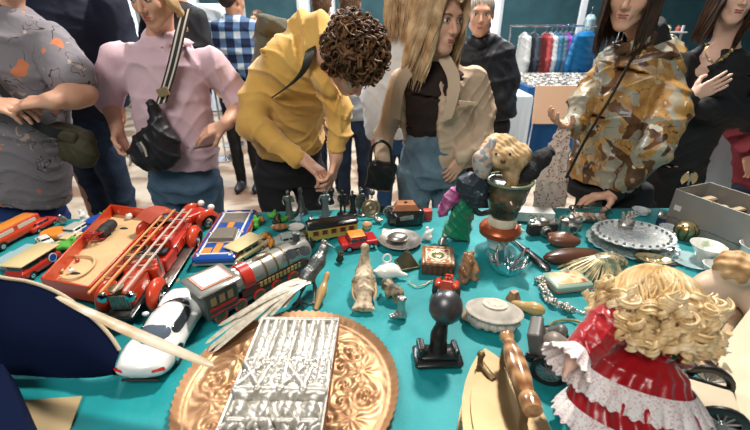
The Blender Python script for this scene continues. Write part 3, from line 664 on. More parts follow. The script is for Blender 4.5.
# -- blonde woman in a beige blazer
Y = 2.0; r6 = person('blonde woman in beige blazer over a dark top, hand in jeans pocket', J(440, 100, Y))
m_bl = mat('beige_blazer', (.50, .37, .26), .85, col2=(.56, .42, .30), vs=4, bump=.12, bs=140)
F6 = (.18, -1, 0)
hc = J(440, 20, 1.93)
st = [(J(430, 136, Y), .118, .085), (J(430, 126, Y), .122, .09), (J(435, 95, Y-.01), .15, .105), (J(438, 74, Y), .155, .09), (J(439, 62, Y), .085, .07), (J(440, 50, Y), .055, .055)]
top('dark_top', r6, st, F6, mat('brown_rib_top', (.022, .012, .010), .85, bump=.3, bs=200), amp=.005)
# blazer: shell around the torso, open in front
def blazer(S):
    S.loft([(J(430, 54, Y-.06), .05, .10), (J(420, 90, Y-.14), .09, .13), (J(416, 132, Y-.14), .105, .14), (J(418, 175, Y-.14), .115, .14)], (-.05, -1, 0), k=.012, op=1)
st2 = [(J(440, 166, Y+.02), .20, .12), (J(440, 140, Y+.02), .19, .13), (J(438, 105, Y+.02), .19, .14), (J(438, 80, Y+.02), .18, .12), (J(438, 69, Y+.03), .14, .09), (J(439, 60, Y+.04), .085, .07)]
aR = [J(474, 78, Y), J(483, 110, Y+.03), J(482, 134, Y+.0), J(462, 156, Y-.12)]; aL = [J(401, 80, Y), J(392, 112, Y+.02), J(384, 134, Y), J(384, 158, Y-.12)]
top('blazer', r6, st2, F6, m_bl, [(aR, [.062, .06, .056, .045]), (aL, [.058, .052, .048, .04])], amp=.007, voxel=.006, ph=3.1, extra=blazer, fr=34, k=.025)
lp = MB()
for e, pts in ((1, [J(444, 58, 1.905), J(453, 76, 1.875), J(453, 96, 1.85), J(446, 120, 1.84)]), (-1, [J(422, 60, 1.915), J(403, 78, 1.89), J(396, 100, 1.88), J(394, 118, 1.87)])):
    strip(lp, smooth_path(pts, 5), Vector((1, 0, .35*e)), .055, .006)
lp.build('lapel', m_bl, r6, shift=r6.location)
MB().box(J(468, 103, 1.855), (.085, .008, .014), Matrix.Rotation(.1, 3, 'Y')).build('pocket_welt', m_bl, r6, shift=r6.location)
B = Sdf(); torso_core(B, st, F6, .7); B.chain(aR, [.05, .04, .038, .028]); B.chain(aL, [.05, .04, .038, .026]); hand(B, aR[3], (-.5, -.1, -1), (-.3, 1, 0), thumb=1, s=.92); hand(B, aL[3], (-.1, -.2, -1), (1, .2, 0), thumb=1, s=.92)
q, R = head(B, r6, hc, (.50, -.88, -.16), (.03, 0, 1), s=1.08, neck=J(438, 62, Y), lip=mat('rose_lips', (.42, .12, .10), .35), brow=(.16, .09, .04)); under_legs(B, J(434, 165, Y)); B.mesh('body', .0042, SK, r6, shift=r6.location)
long_hair(r6, q, R, m_blond, .22, n=150, front=.95, seed=3, part=-.012, wave=.018, tuck=1.6)
legs('jeans', r6, J(432, 168, Y+.02), mat('faded_blue_jeans', (.065, .12, .17), .8, col2=(.15, .23, .29), vs=8, bump=.25, bs=60), w=.18, d=.135, sp=.09, foot=F6, r=(.10, .065, .055), waist=J(432, 133, Y).z, fold=.008, voxel=.008)
hb = thing('handbag', 'black leather handbag held low beside the beige blazer', 'bag', J(381, 172, 1.80))
S = Sdf(); S.box((0, 0, -.02), (.14, .07, .15), Euler((0, .2, .1)).to_matrix(), r=.03); S.mesh('pouch', .006, mat('black_leather', (.012, .011, .011), .35), hb, folds(.006, 50))
MB().tube(smooth_path([(-.05, 0, .05), (-.04, 0, .12), (0, 0, .15), (.04, 0, .12), (.05, 0, .05)]), .007, n=8).build('handle', mat('black_leather', (0, 0, 0)), hb)

# -- older woman
Y = 2.85; r7 = person('older woman with grey hair and black padded jacket behind the beige blazer', J(485, 60, Y))
hc = J(481, 15, Y-.06)
st = [(J(486, 118, Y), .21, .14), (J(486, 80, Y), .20, .14), (J(484, 55, Y), .19, .12), (J(482, 42, Y), .12, .09), (J(481, 36, Y), .085, .08)]
aR = [J(501, 54, Y), J(508, 80, Y-.02), J(500, 100, Y-.1)]; aL = [J(464, 54, Y), J(456, 80, Y), J(462, 100, Y-.1)]
top('jacket', r7, st, (-.1, -1, 0), mat('black_padded', (.010, .012, .018), .55), [(aR, [.075, .07, .055]), (aL, [.075, .07, .055])], amp=.006, voxel=.009, fr=40, extra=lambda S: S.chain([J(471, 40, Y-.05), J(481, 44, Y-.1), J(491, 38, Y-.05)], [.03, .03, .03], k=.02))
B = Sdf(); torso_core(B, st, (0, -1, 0)); arm(B, *aR); arm(B, *aL); hand(B, aR[2], (-.5, -.1, -1), (0, 1, 0)); hand(B, aL[2], (.2, -.1, -1), (0, 1, 0))
q, R = head(B, r7, hc, (-.22, -1, -.12), neck=J(482, 40, Y), brow=(.22, .17, .13)); B.mesh('body', .0055, SK, r7, shift=r7.location)
m_grey = ramp_mat('grey_hair', 'wave', [(0, (.20, .16, .13)), (1, (.42, .37, .31))], scale=30, dist=3, rough=.5)
Hh = Sdf(); Hh.ell(q(0, -.02, .042), (.081, .097, .088), R); Hh.ell(q(0, .095, -.035), (.066, .06, .1), R, op=1, k=.015); Hh.ell(q(0, -.1, .02), .04, k=.02); Hh.mesh('hair', .006, m_grey, r7, lambda x, y, z: .0015*np.sin(260*x+50*z), r7.location)
legs('trousers', r7, J(486, 122, Y), mat('black_trousers', (0, 0, 0)))

# -- woman in a patterned bomber jacket
Y = 1.80; r8 = person('woman in shiny brown and gold leaf-patterned bomber jacket reaching to the table', J(630, 120, Y))
m_camo = layered('leaf_camo_satin', (.30, .28, .21), [(8, 2, 2, 1.2, (.48, 1), (.26, .12, .03), (.50, .28, .08), None), (9, 31, 2, .8, (.60, 1), (.50, .40, .24), (.34, .22, .10), None), (7, 12, 2.5, 1.4, (.555, 1), (.045, .02, .01), (.15, .065, .02), None), (22, 50, 1, .5, (.49, .505), (.10, .05, .02), None, (7, 4, .5)), (13, 70, 2, .5, (.68, 1), (.66, .62, .50), None, None)], rough=.36, bump=.1, bs=60, spec=.6, coat=.12)
F8 = (-.75, -.66, 0)
st = [(J(603, 176, Y), .165, .19), (J(608, 160, Y), .165, .185), (J(620, 115, Y), .17, .17), (J(636, 72, Y), .17, .14), (J(646, 54, Y), .15, .12), (J(648, 40, Y), .095, .095)]
aR = [J(660, 74, Y-.06), J(670, 112, Y-.19), J(654, 150, Y-.25), J(622, 186, Y-.19)]; aL = [J(608, 72, Y+.05), J(584, 100, Y), J(574, 126, Y-.06), J(568, 127, Y-.10)]
def collar8(S):
    S.chain([J(620, 50, Y-.08), J(632, 46, Y-.11), J(650, 38, Y-.08), J(662, 30, Y)], [.022, .022, .024, .024], k=.02)
top('bomber_jacket', r8, st, F8, m_camo, [(aR, [.082, .078, .068, .046]), (aL, [.07, .06, .052, .045])], amp=.010, voxel=.006, fr=42, ph=.9, extra=collar8, k=.012)
cu = Sdf(); d_ = (aR[3]-aR[2]).normalized(); cu.cone(aR[3]-d_*.0, aR[3]+d_*.06, .040, .036); cu.mesh('cuff', .005, mat('black_rib', (.012, .012, .013), .85), r8, folds(.003, 150), r8.location)
cu = Sdf(); cu.loft([(J(602, 187, Y), .155, .18), (J(603, 176, Y), .162, .187)], F8); cu.mesh('hem_rib', .007, mat('black_rib', (0, 0, 0)), r8, folds(.003, 150), r8.location)
MB().tube(smooth_path([J(633, 56, Y-.17), J(612, 95, Y-.225), J(588, 135, Y-.235), J(566, 178, Y-.20)]), .006, n=6, flat=.6).build('zip', mat('dark_metal', (.05, .04, .035), .4, .8), r8, shift=r8.location)
B = Sdf(); torso_core(B, st, F8, .6); B.chain([aR[0], aR[2], aR[3]+d_*.05], [.05, .04, .027]); B.chain(aL, [.05, .04, .036, .026])
hw = aR[3]+d_*.055; hand(B, hw, J(583, 197, 1.60)-hw, (.1, -.2, -1), thumb=1, curl=(.25, .3, .35, .4), s=1.0); hand(B, aL[3], (-.8, -.4, .35), (0, -.3, 1), thumb=-1, curl=(.35, .35, .4, .45), s=.95)
hc = J(634, -7, 1.72)
q, R = head(B, r8, hc, (-.62, -.76, -.22), (.10, 0, 1), neck=J(650, 48, Y), lip=mat('mauve_lips', (.33, .09, .08), .4)); under_legs(B, J(612, 200, Y)); B.mesh('body', .0044, SK, r8, shift=r8.location)
m_dk = ramp_mat('dark_brown_hair', 'noise', [(.35, (.022, .011, .007)), (.65, (.06, .03, .016))], scale=14, rough=.42, spec=.35)
long_hair(r8, q, R, m_dk, .19, n=130, front=1., seed=8, wave=.01)
tn = Sdf(); tn.loft([(J(650, 46, Y-.02), .075, .075), (J(646, 26, Y-.03), .066, .066)], F8, k=.02); tn.mesh('turtleneck', .006, mat('black_rib', (0, 0, 0)), r8, folds(.003, 120), r8.location)
legs('trousers', r8, J(613, 205, Y+.03), mat('black_trousers', (0, 0, 0)), w=.17, d=.13, foot=F8, waist=J(605, 182, Y).z)

# -- woman in a black blazer, arms crossed
Y = 2.17; r9 = person('woman in black blazer and gold chain necklace with arms crossed', J(715, 90, Y))
F9 = (-.35, -.9, 0); m_bb = mat('black_blazer', (.008, .009, .011), .75)
st = [(J(668, 205, Y), .16, .13), (J(674, 160, Y), .15, .125), (J(694, 110, Y), .175, .135), (J(712, 72, Y), .20, .13), (J(717, 56, Y), .15, .095), (J(721, 44, Y), .075, .07)]
aR = [J(751, 68, Y), J(762, 112, Y-.05), J(757, 118, Y-.08), J(705, 108, Y-.19)]; aL = [J(678, 66, Y), J(668, 106, Y-.07), J(672, 110, Y-.12), J(688, 99, Y-.22)]
def vneck(S):
    S.loft([(J(719, 38, Y-.10), .085, .10), (J(703, 76, Y-.15), .045, .085), (J(696, 92, Y-.17), .008, .05)], F9, k=.015, op=1)
top('blazer', r9, st, F9, m_bb, [(aR, [.078, .072, .07, .055]), (aL, [.078, .07, .066, .05])], amp=.008, voxel=.0065, ph=4, extra=vneck)
B = Sdf(); torso_core(B, st, F9, .88); B.chain(aR, [.05, .04, .036, .028]); B.chain(aL, [.05, .04, .036, .028])
hw = J(691, 97, Y-.235); B.cone(aL[3], hw, .028, .022); hand(B, hw, J(712, 87, Y-.265)-hw, (0, 1, -.25), thumb=1, curl=(.12, .12, .15, .18), s=.88)
hand(B, aR[3], (-1, .35, -.1), (0, 1, 0), thumb=1, curl=(.3, .3, .3, .3), s=.8)
hc = J(741, -7, 2.09)
q, R = head(B, r9, hc, (-.38, -.9, -.18), (.12, 0, 1), neck=J(722, 58, Y), lip=mat('mauve_lips', (0, 0, 0))); under_legs(B, J(668, 212, Y)); B.mesh('body', .0046, SK3, r9, shift=r9.location)
long_hair(r9, q, R, m_dk, .2, n=110, front=1., seed=12, wave=.012)
nk = MB()
for i in range(26):
    t = i/25; c_ = smooth_path([J(706, 44, 2.07), J(707, 58, 2.005), J(716, 62, 2.005), J(728, 54, 2.045), J(737, 44, 2.08)], 10)[int(t*40)]; nk.lathe([(.006, -.0018), (.0085, 0), (.006, .0018)], c_, Euler((i*1.1, .6, i)).to_matrix(), n=10)
nk.build('necklace', mat('gold', (0, 0, 0)), r9, shift=r9.location)
legs('trousers', r9, J(666, 212, Y+.02), mat('black_trousers', (0, 0, 0)), w=.19, d=.14, foot=F9)

# -- person at the right edge
Y = 2.45; r10 = person('person in dark red coat cut off at the right edge of the photo', J(766, 130, Y))
st = [(J(762, 182, Y), .15, .14), (J(768, 120, Y), .18, .14), (J(775, 70, Y), .18, .12), (J(778, 50, Y), .08, .08)]
top('coat', r10, st, (-.5, -1, 0), mat('dark_red_coat', (.16, .012, .02), .8), [([J(752, 90, Y), J(738, 130, Y-.02), J(745, 152, Y-.1)], [.06, .065, .05])], amp=.012, voxel=.01)
B = Sdf(); torso_core(B, st, (0, -1, 0)); head(B, r10, J(785, 10, Y), (-.3, -1, 0), neck=J(778, 48, Y)); hand(B, J(747, 157, Y-.12), (.4, -.1, -.6), (0, 1, 0)); B.mesh('body', .008, SK, r10, shift=r10.location)
Hh = Sdf(); Hh.ell(J(785, 10, Y)+Vector((0, .02, .05)), (.085, .1, .09)); Hh.mesh('hair', .01, m_brown, r10, shift=r10.location)
legs('trousers', r10, J(762, 188, Y), mat('navy_jacket', (0, 0, 0)), w=.17)
# ---------------------------------------------------------------- stalls behind
mw = mat('white_cotton', (0, 0, 0)); m_steel = mat('bright_steel', (.6, .6, .62), .25, 1)
def drape_box(name, label, cat, x0, x1, y0, y1, z, m, group=None):
    b = MB(); NX, NZ = 60, 14; rows = []
    per = []
    for i in range(NX+1): per.append((x0+(x1-x0)*i/NX, y0))
    for i in range(1, 21): per.append((x1, y0+(y1-y0)*i/20))
    per = [(x0, y1-(y1-y0)*i/20) for i in range(20)]+per
    for k in range(NZ+1):
        t = k/NZ; rows.append([(x+.018*t*math.sin(j*1.1), y+.02*t*math.cos(j*.9), z-t*(z-.03)) for j, (x, y) in enumerate(per)])
    b.sheet(rows, th=.004); b.box(((x0+x1)/2, (y0+y1)/2, z), (x1-x0, y1-y0, .03), bev=.006)
    return b.build(name, m, label=label, cat=cat, group=group)
# stall with a blue cloth covered with small jewellery
q0 = J(508, 92, 3.35)
drape_box('stall_table', 'stall table wrapped in a bright blue cloth behind the beige blazer woman', 'table', 1.75, 3.9, 4.72, 6.1, .80, mat('bright_blue_cloth', (.01, .10, .30), .8))
zs = .816
m_spk = ramp_mat('jewellery_spread', 'cells', [(0, (.03, .03, .035)), (.3, (.5, .47, .42)), (.5, (.12, .11, .1)), (.7, (.75, .72, .66)), (.9, (.3, .26, .2))], scale=26, rough=.35, const=True)
jw = MB().box((2.825, 5.4, .818), (2.1, 1.3, .004)); rg = random.Random(9)
for i in range(900):
    x, y = rg.uniform(1.80, 3.85), rg.uniform(4.76, 6.0); s_ = rg.uniform(.012, .03)
    jw.lathe([(s_, 0), (s_, .006), (s_*.5, .012)], (x, y, zs), n=6)
jw.build('jewellery', m_spk, label='spread of small mixed jewellery covering the blue cloth stall', cat='jewellery', kind='stuff')
pb = MB().box((0, 0, 0), (.46, .012, .42), Euler((-.15, 0, 0)).to_matrix(), bev=.004)
bo_ = thing('display_board', 'pale orange board on thin legs in front of the blue stall', 'board', J(554, 105, 4.60)); pb.build('panel', mat('orange_board', (.72, .46, .30), .6), bo_)
for x in (-.19, .19): MB().tube([(x, .02, .1), (x, .06, -bo_.location.z+.002)], .008, n=8).build('leg', m_white, bo_)
wt = drape_box('side_table', 'table under a white cloth left of the blue stall', 'table', .95, 1.5, 3.9, 4.6, .84, mat('white_tablecloth', (.62, .70, .76), .8))
# clothes rail
rl = thing('clothes_rail', 'metal clothes rail holding coats beyond the jewellery stall', 'clothes rail', (2.75, 6.5, 0))
b = MB(); b.tube([(-.75, 0, 1.42), (.7, 0, 1.42)], .014, n=8); b.build('rail', m_steel, rl)
for x in (-.75, .7): MB().tube([(x, 0, .03), (x, 0, 1.43)], .014, n=8).build('post', m_steel, rl)
for x in (-.75, .7): MB().tube([(x, -.25, .03), (x, .25, .03)], .016, n=8).build('foot', m_steel, rl)
def garment(name, label, col, x, Y, ztop, ln, wd=.24, th=.045, rz=0., group='coats on the clothes rail', shine=.6, cat='coat'):
    r = thing(name, label, cat, (x, Y, ztop), rz, group)
    S = Sdf(); S.loft([((0, 0, -.09), th*.5, wd*.35), ((0, 0, -.15), th*.8, wd*.9), ((0, 0, -ln*.6), th, wd), ((0, 0, -ln), th*1.1, wd*.95)], (0, 1, 0), k=.02)
    S.chain([(0, -wd*.8, -.17), (-.005, -wd*1.05, -ln*.55), (0, -wd*1.0, -ln*.8)], [.045, .05, .04], k=.02)
    S.mesh('garment', .012, mat('coat_%s' % name+str(round(x, 2)), col, shine), r, folds(.008, 50, ph=x*3))
    h = MB(); h.tube([(0, -.16, -.12), (0, 0, -.07), (0, .16, -.12)], .008, n=6); h.tube(smooth_path([(0, 0, -.07), (0, 0, -.02), (0, .02, .0), (0, 0, .02), (0, -.018, .008)]), .004, n=6); h.build('hanger', m_steel, r)
    return r
cols = [('grey_jacket', 'dark grey jacket at the left of the coats on the rail', (.04, .05, .07)), ('red_jacket', 'faded red jacket next to the dark grey one on the rail', (.45, .06, .06)), ('white_jacket', 'white jacket between red and blue ones on the rail', (.6, .66, .7)), ('blue_jacket', 'steel blue jacket next to the white one on the rail', (.04, .17, .3)), ('slate_jacket', 'slate grey-blue jacket beside the purple one on the rail', (.10, .16, .22)), ('purple_jacket', 'bright purple jacket among the coats on the rail', (.32, .04, .45)), ('navy_jacket', 'dark navy jacket just right of the purple one on the rail', (.02, .04, .09))]
for i, (n_, l_, c_) in enumerate(cols): garment(n_, l_, c_, 2.36+i*.075+(.10 if i else 0), 6.5, 1.42, .82, th=.032, rz=0)
garment('white_coat', 'white coat at the far left end of the clothes rail', (.62, .62, .6), 2.22, 6.5, 1.42, .85, th=.06)
garment('puffer_coat', 'big glossy blue coat hanging at the right end of the rail', (.01, .14, .34), 3.06, 6.38, 1.44, .95, wd=.32, th=.15, rz=-.9, shine=.3)
garment('plastic_garment_cover', 'clear plastic garment cover standing up behind the glossy blue coat', (.35, .48, .5), 3.22, 6.66, 1.66, .8, wd=.22, th=.10, rz=-.5, group=None, shine=.15, cat='garment cover')
# mannequin top / trinkets right of the rail
wr = thing('wire_rack', 'white wire shelf rack crowded with trinkets at the right of the coats', 'rack', (3.98, 6.35, 0))
for z in (.92, 1.06, 1.2, 1.34): MB().box((0, 0, z), (.9, .25, .02), bev=.004).build('shelf', m_white, wr)
for x in (-.45, .45): MB().box((x, 0, .72), (.025, .025, 1.42)).build('post', m_white, wr)
rg = random.Random(4); TC = [(.7, .3, .15), (.6, .6, .58), (.1, .2, .4), (.5, .12, .08), (.75, .7, .5), (.12, .12, .12)]
for i in range(24):
    z = (.93, 1.07, 1.21, 1.35)[i//6]; x = 3.98-.37+.15*(i % 6)+rg.uniform(-.01, .01); h_ = rg.uniform(.05, .10); c_ = rg.randrange(6)
    b = MB(); r_ = rg.uniform(.025, .045)
    if i % 3: b.lathe([(r_, 0), (r_*1.1, h_*.6), (r_*.5, h_*.8), (r_*.55, h_)], (0, 0, 0), n=10)
    else: b.box((0, 0, h_/2), (r_*2, r_*1.6, h_), bev=.004)
    o = b.build('trinket', mat('trinket%d' % c_, TC[c_], .5), label='small trinket on the white wire rack', cat='trinket', group='trinkets on the wire rack'); o.location = (x, 6.33, z+.001)
# white hanging garment and display at the left background
for i, (px, Y_, lb) in enumerate(((200, 4.6, 'white T-shirt hanging on a stand left of the plaid shirt man'), (212, 5.2, 'white shirt hanging just left of the plaid shirt man, farther back'))):
    r = thing('hanging_shirt', lb, 'shirt', J(px, 4, Y_)); S = Sdf(); S.loft([((0, 0, .0), .12, .04), ((0, 0, -.06), .24, .07), ((0, 0, -.5), .23, .08)], (0, 1, 0), k=.02); S.chain([(-.2, 0, -.09), (-.32, 0, -.3)], [.07, .08]); S.chain([(.2, 0, -.09), (.32, 0, -.3)], [.07, .08])
    S.mesh('shirt', .014, mat('white_tablecloth', (0, 0, 0)), r, folds(.01, 40)); MB().tube([(0, 0, -.02), (0, 0, -(r.location.z)+.03)], .012, n=8).build('stand', m_steel, r); MB().lathe([(.15, 0), (.15, .015), (.02, .03)], (0, 0, -r.location.z+.001)).build('base', m_steel, r)
# leaning white post and second stall at the far back
pt = MB().box((0, 0, .98), (.10, .06, 1.96), bev=.01).build('post', m_white, label='white post of a tent frame behind the coats', cat='post'); pt.location = (3.38, 7.3, 0)
drape_box('stall_table', 'long low stall under a white cloth across the far side of the hall, left', 'table', -3.6, -1.9, 7.3, 8.1, .8, mat('white_tablecloth', (0, 0, 0)))
drape_box('stall_table', 'long stall under a white cloth at the far back behind the coats', 'table', .6, 5.0, 7.5, 8.3, .8, mat('white_tablecloth', (0, 0, 0)))
rg = random.Random(31)
for k, (x, y, lb) in enumerate(((-2.9, 7.6, 'a'), (-2.2, 7.7, 'b'))): pass
for i in range(16):
    x = .9+i*.22; y = 7.7+rg.uniform(0, .4); h_ = rg.uniform(.12, .34); c_ = rg.randrange(6); b = MB(); r_ = rg.uniform(.04, .08)
    if i % 2: b.lathe([(r_*.8, 0), (r_, h_*.5), (r_*.4, h_*.8), (r_*.5, h_)], (0, 0, 0), n=12)
    else: b.box((0, 0, h_/2), (r_*2, r_*1.6, h_), bev=.006)
    o = b.build('vase', mat('trinket%d' % c_, TC[c_], .5), label='bric-a-brac piece standing on the far white stall behind the coats', cat='ornament', group='bric-a-brac on the far stall'); o.location = (x, y, .816)
# white-covered table at the right behind the black blazer
drape_box('side_table', 'table under a pale bluish cloth behind the black blazer woman', 'table', 1.95, 3.5, 2.85, 3.5, .78, mat('pale_blue_cloth', (.55, .68, .78), .8))
# far people
back_person('small distant person at left between shirts and plaid man', 218, 16, 6.0, mat('pink_far', (.5, .2, .22), .8), m_brown, face=(.5, -1, 0))
back_person('distant person just right of the plaid shirt man', 257, 20, 6.4, mat('white_far', (.6, .6, .62), .8), m_brown, face=(-.6, -1, 0))
# ---------------------------------------------------------------- materials for the bric-a-brac
m_red = mat('toy_red', (.48, .025, .012), .3, coat=.5); m_ored = mat('toy_orange_red', (.55, .05, .015), .3, coat=.5)
m_blk = mat('gloss_black', (.012, .012, .012), .3, coat=.3); m_rub = mat('rubber', (.02, .02, .02), .7); m_chr = mat('chrome', (.75, .75, .75), .15, 1)
m_silv = mat('old_silver', (.55, .53, .49), .32, .9, col2=(.38, .36, .33), vs=40); m_pew = mat('pewter', (.22, .22, .21), .42, .85, col2=(.12, .13, .12), vs=50)
m_gold = mat('gold', (0, 0, 0)); m_brs = mat('brass', (.205, .135, .06), .44, .5, col2=(.155, .10, .042), vs=9); m_ivory = mat('ivory_white', (.72, .66, .55), .45)
m_glass = mat('clear_glass', (.95, .98, .98), .03, trans=1., ior=1.45); m_dkg = mat('dark_window', (.03, .035, .04), .1, coat=.4); m_porc = mat('white_porcelain', (.78, .76, .72), .2, coat=.4)
m_wood = ramp_mat('warm_wood', 'wave', [(0, (.22, .09, .035)), (1, (.42, .21, .09))], scale=14, dist=3, rough=.35, coat=.3, stretch=(1, 4, 4))
m_dwood = ramp_mat('dark_wood', 'wave', [(0, (.05, .02, .01)), (1, (.12, .05, .025))], scale=18, dist=3, rough=.4, stretch=(1, 4, 4))
m_yel = mat('pale_yellow', (.62, .50, .26), .5); m_blue = mat('tin_blue', (.015, .07, .33), .3, coat=.4); m_wht = mat('toy_white', (.72, .70, .66), .35, coat=.3)
m_green = mat('toy_green', (.10, .42, .05), .5); m_org = mat('toy_orange', (.70, .24, .03), .45); m_lblue = mat('pale_blue', (.30, .45, .50), .5)
def wheel(root, c, r, w, tyre=m_rub, hub=m_chr, ax='y', spokes=0, name='wheel'):
    R = Matrix.Rotation(PI/2, 3, 'X') if ax == 'y' else Matrix.Rotation(PI/2, 3, 'Y')
    t = MB(); t.lathe([(r*.68, -w*.42), (r*.9, -w/2), (r, -w*.3), (r, w*.3), (r*.9, w/2), (r*.68, w*.42), (r*.68, -w*.42)], c, R, n=24, close=False)
    o = t.build(name, tyre, root)
    h = MB()
    if spokes:
        h.tube([Vector(c)+R @ Vector((r*.72*math.cos(a), r*.72*math.sin(a), 0)) for a in [2*PI*i/24 for i in range(24)]], r*.06, n=6, closed=True)
        for i in range(spokes):
            a = 2*PI*i/spokes; h.tube([c, Vector(c)+R @ Vector((r*.72*math.cos(a), r*.72*math.sin(a), 0))], r*.035, n=5)
        h.lathe([(r*.16, -w*.5), (r*.16, w*.5)], c, R, n=12)
    else: h.lathe([(r*.70, -w*.3), (r*.5, -w*.40), (r*.2, -w*.34), (r*.15, -w*.5), (r*.15, w*.5), (r*.2, w*.34), (r*.5, w*.40), (r*.70, w*.3)], c, R, n=24)
    h.build('hub', hub, o)
    return o
def item(name, label, cat, px, py, rz=0, group=None, s=1., z=TZ): return thing(name, label, cat, P(px, py, z), rz, group, s)
# ---------------------------------------------------------------- copper plate with a silver plaque
pl = item('copper_plate', 'large round embossed copper plate with fluted rim under the silver plaque', 'plate', 290, 389)
NR, NA = 90, 540; rr = np.linspace(0, .243, NR)[:, None]; aa = np.linspace(0, 2*PI, NA+1)[None, :]
X, Yv = rr*np.cos(aa), rr*np.sin(aa); Hh = np.zeros_like(X); band = np.clip((rr-.095)/.01, 0, 1)*np.clip((.222-rr)/.006, 0, 1)
for i in range(8):
    a0 = 2*PI*i/8+.25; cx, cy = .165*math.cos(a0), .165*math.sin(a0); dx, dy = X-cx, Yv-cy; d = np.sqrt(dx**2+dy**2); th = np.arctan2(dy, dx)
    Hh += .0055*np.exp(-(d/.030)**2)*(1+.5*np.cos(9*th)*np.clip(d/.015, 0, 1))
    for sg in (-1, 1):
        a1 = a0+sg*.33; cx, cy = .175*math.cos(a1), .175*math.sin(a1); dx, dy = X-cx, Yv-cy; d = np.sqrt(dx**2+dy**2); th = np.arctan2(dy, dx)*sg
        Hh += .0042*np.exp(-(d/.034)**2)*np.cos(th*1+d*250+a1)
        a1 = a0+sg*.2; cx, cy = .125*math.cos(a1), .125*math.sin(a1); dx, dy = X-cx, Yv-cy; d = np.sqrt(dx**2+dy**2); th = np.arctan2(dy, dx)*sg
        Hh += .0032*np.exp(-(d/.026)**2)*np.cos(th*2+d*280)
Hh += .0014*np.sin(34*aa+150*rr)*np.clip((rr-.13)/.02, 0, 1)*(.5+.5*np.cos(8*aa))
Zp = .006+Hh*band+.0035*np.exp(-((rr-.222)/.004)**2)+np.clip((rr-.224)/.019, 0, 1)*(.017+.0014*np.cos(84*aa))+.003*np.exp(-((rr-.09)/.003)**2)
Rr = rr+np.clip((rr-.23)/.013, 0, 1)*.0016*np.cos(84*aa)
MB().sheet([[(Rr[k, 0]*0+float(Rr[k, i])*math.cos(aa[0, i]), float(Rr[k, i])*math.sin(aa[0, i]), float(Zp[k, i])) for i in range(NA+1)] for k in range(NR)], th=-.002).build('plate', mat('copper', (.54, .31, .165), .44, .6, col2=(.38, .20, .095), vs=18), pl, smooth=80)
zt = TZ+.052; c1, c2, c3, c4 = P(264, 320, zt), P(338, 322, zt), P(325, 433, zt), P(216, 433, zt)
wv = ((c2-c1)+(c3-c4)).normalized(); hv = Vector((-wv.y, wv.x, 0)); PW = ((c2-c1).length+(c3-c4).length)/2; PH = abs((c4-c1).dot(hv))+.03
pq = thing('silver_plaque', 'rectangular silver relief plaque of standing figures lying upside down on the copper plate', 'plaque', (0, 0, 0)); pq.location = (c1+c2)/2-hv*PH/2-Vector((0, 0, .022)); pq.rotation_euler = (0, 0, math.atan2(wv.y, wv.x))
GX, GY = 190, 260; gx = np.linspace(-PW/2, PW/2, GX)[None, :]; gy = np.linspace(-PH/2, PH/2, GY)[:, None]; Z = np.zeros((GY, GX))
def cap(x0, y0, x1, y1, r0, r1, hgt):
    global Z
    dx, dy = x1-x0, y1-y0; L = dx*dx+dy*dy+1e-9; t = np.clip(((gx-x0)*dx+(gy-y0)*dy)/L, 0, 1); d = np.sqrt((gx-x0-t*dx)**2+(gy-y0-t*dy)**2); r = r0+(r1-r0)*t
    Z = np.maximum(Z, hgt*np.sqrt(np.clip(1-(d/r)**2, 0, 1)))
FW = PW/4.2; top_ = PH/2
for i in range(4):
    x = -PW/2+FW*(.62+i); yb = top_-.012; u = PH*.0475;  e = 1 if i % 2 else -1
    cap(x-.3*FW, yb, x-.22*FW, yb-.004, .004, .005, .008); cap(x-.25*FW, yb-.002, x-.16*FW, yb-4*u, .006, .0105, .011); cap(x-.16*FW, yb-4*u, x-.12*FW, yb-8*u, .0105, .014, .013)
    cap(x+.24*FW, yb-.002, x+.18*FW, yb-4*u, .006, .0105, .011); cap(x+.18*FW, yb-4*u, x+.12*FW, yb-8*u, .0105, .014, .013); cap(x+.32*FW, yb, x+.24*FW, yb-.004, .004, .005, .008)
    cap(x-.18*FW, yb-8*u, x+.18*FW, yb-8.4*u, .018, .018, .013); cap(x, yb-8*u, x, yb-12.5*u, .020, .025, .015)
    cap(x-.022, yb-13*u, x+.022, yb-13*u, .012, .012, .016); cap(x-.026, yb-13*u, x-.014*e, yb-9.5*u, .009, .0075, .019); cap(x+.026, yb-13*u, x+.022*e, yb-9*u, .009, .0075, .019)
    cap(x, yb-15.3*u, x, yb-16.3*u, .0135, .012, .019); cap(x-.014, yb-17.3*u, x+.014, yb-17.3*u, .005, .005, .016)
    cap(x+.5*FW, yb, x+.42*FW, yb-11*u, .003, .0036, .012)
    for j in range(5): cap(x-.020+.010*j, yb-8*u, x-.012+.006*j, yb-12*u, .0018, .0022, .0165+.0012*(j%2))
for j in range(46): 
    xx = -PW/2+.008+(PW-.016)*((j*37) % 46)/46; yy = -PH/2+.01+(PH*.16)*((j*17) % 46)/46; cap(xx, yy, xx+.012*math.cos(j), yy+.014*math.sin(j*1.7), .004, .003, .009+.003*(j % 3))
Z += .0014*np.abs(np.sin(150*gx+4*np.sin(60*gy)+2*np.sin(45*gx)))*(.4+.6*np.abs(np.sin(70*gy+3*np.sin(50*gx))))
edge = np.minimum(np.minimum(gx+PW/2, PW/2-gx), np.minimum(gy+PH/2, PH/2-gy)); Z = np.where(edge < .004, .010, Z)
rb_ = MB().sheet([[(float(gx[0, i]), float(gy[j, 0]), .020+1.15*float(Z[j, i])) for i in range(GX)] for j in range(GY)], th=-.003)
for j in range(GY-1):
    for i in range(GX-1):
        if Z[j, i] < .0028: rb_.mi[j*(GX-1)+i] = 1  # low faces of the relief take the darker silver
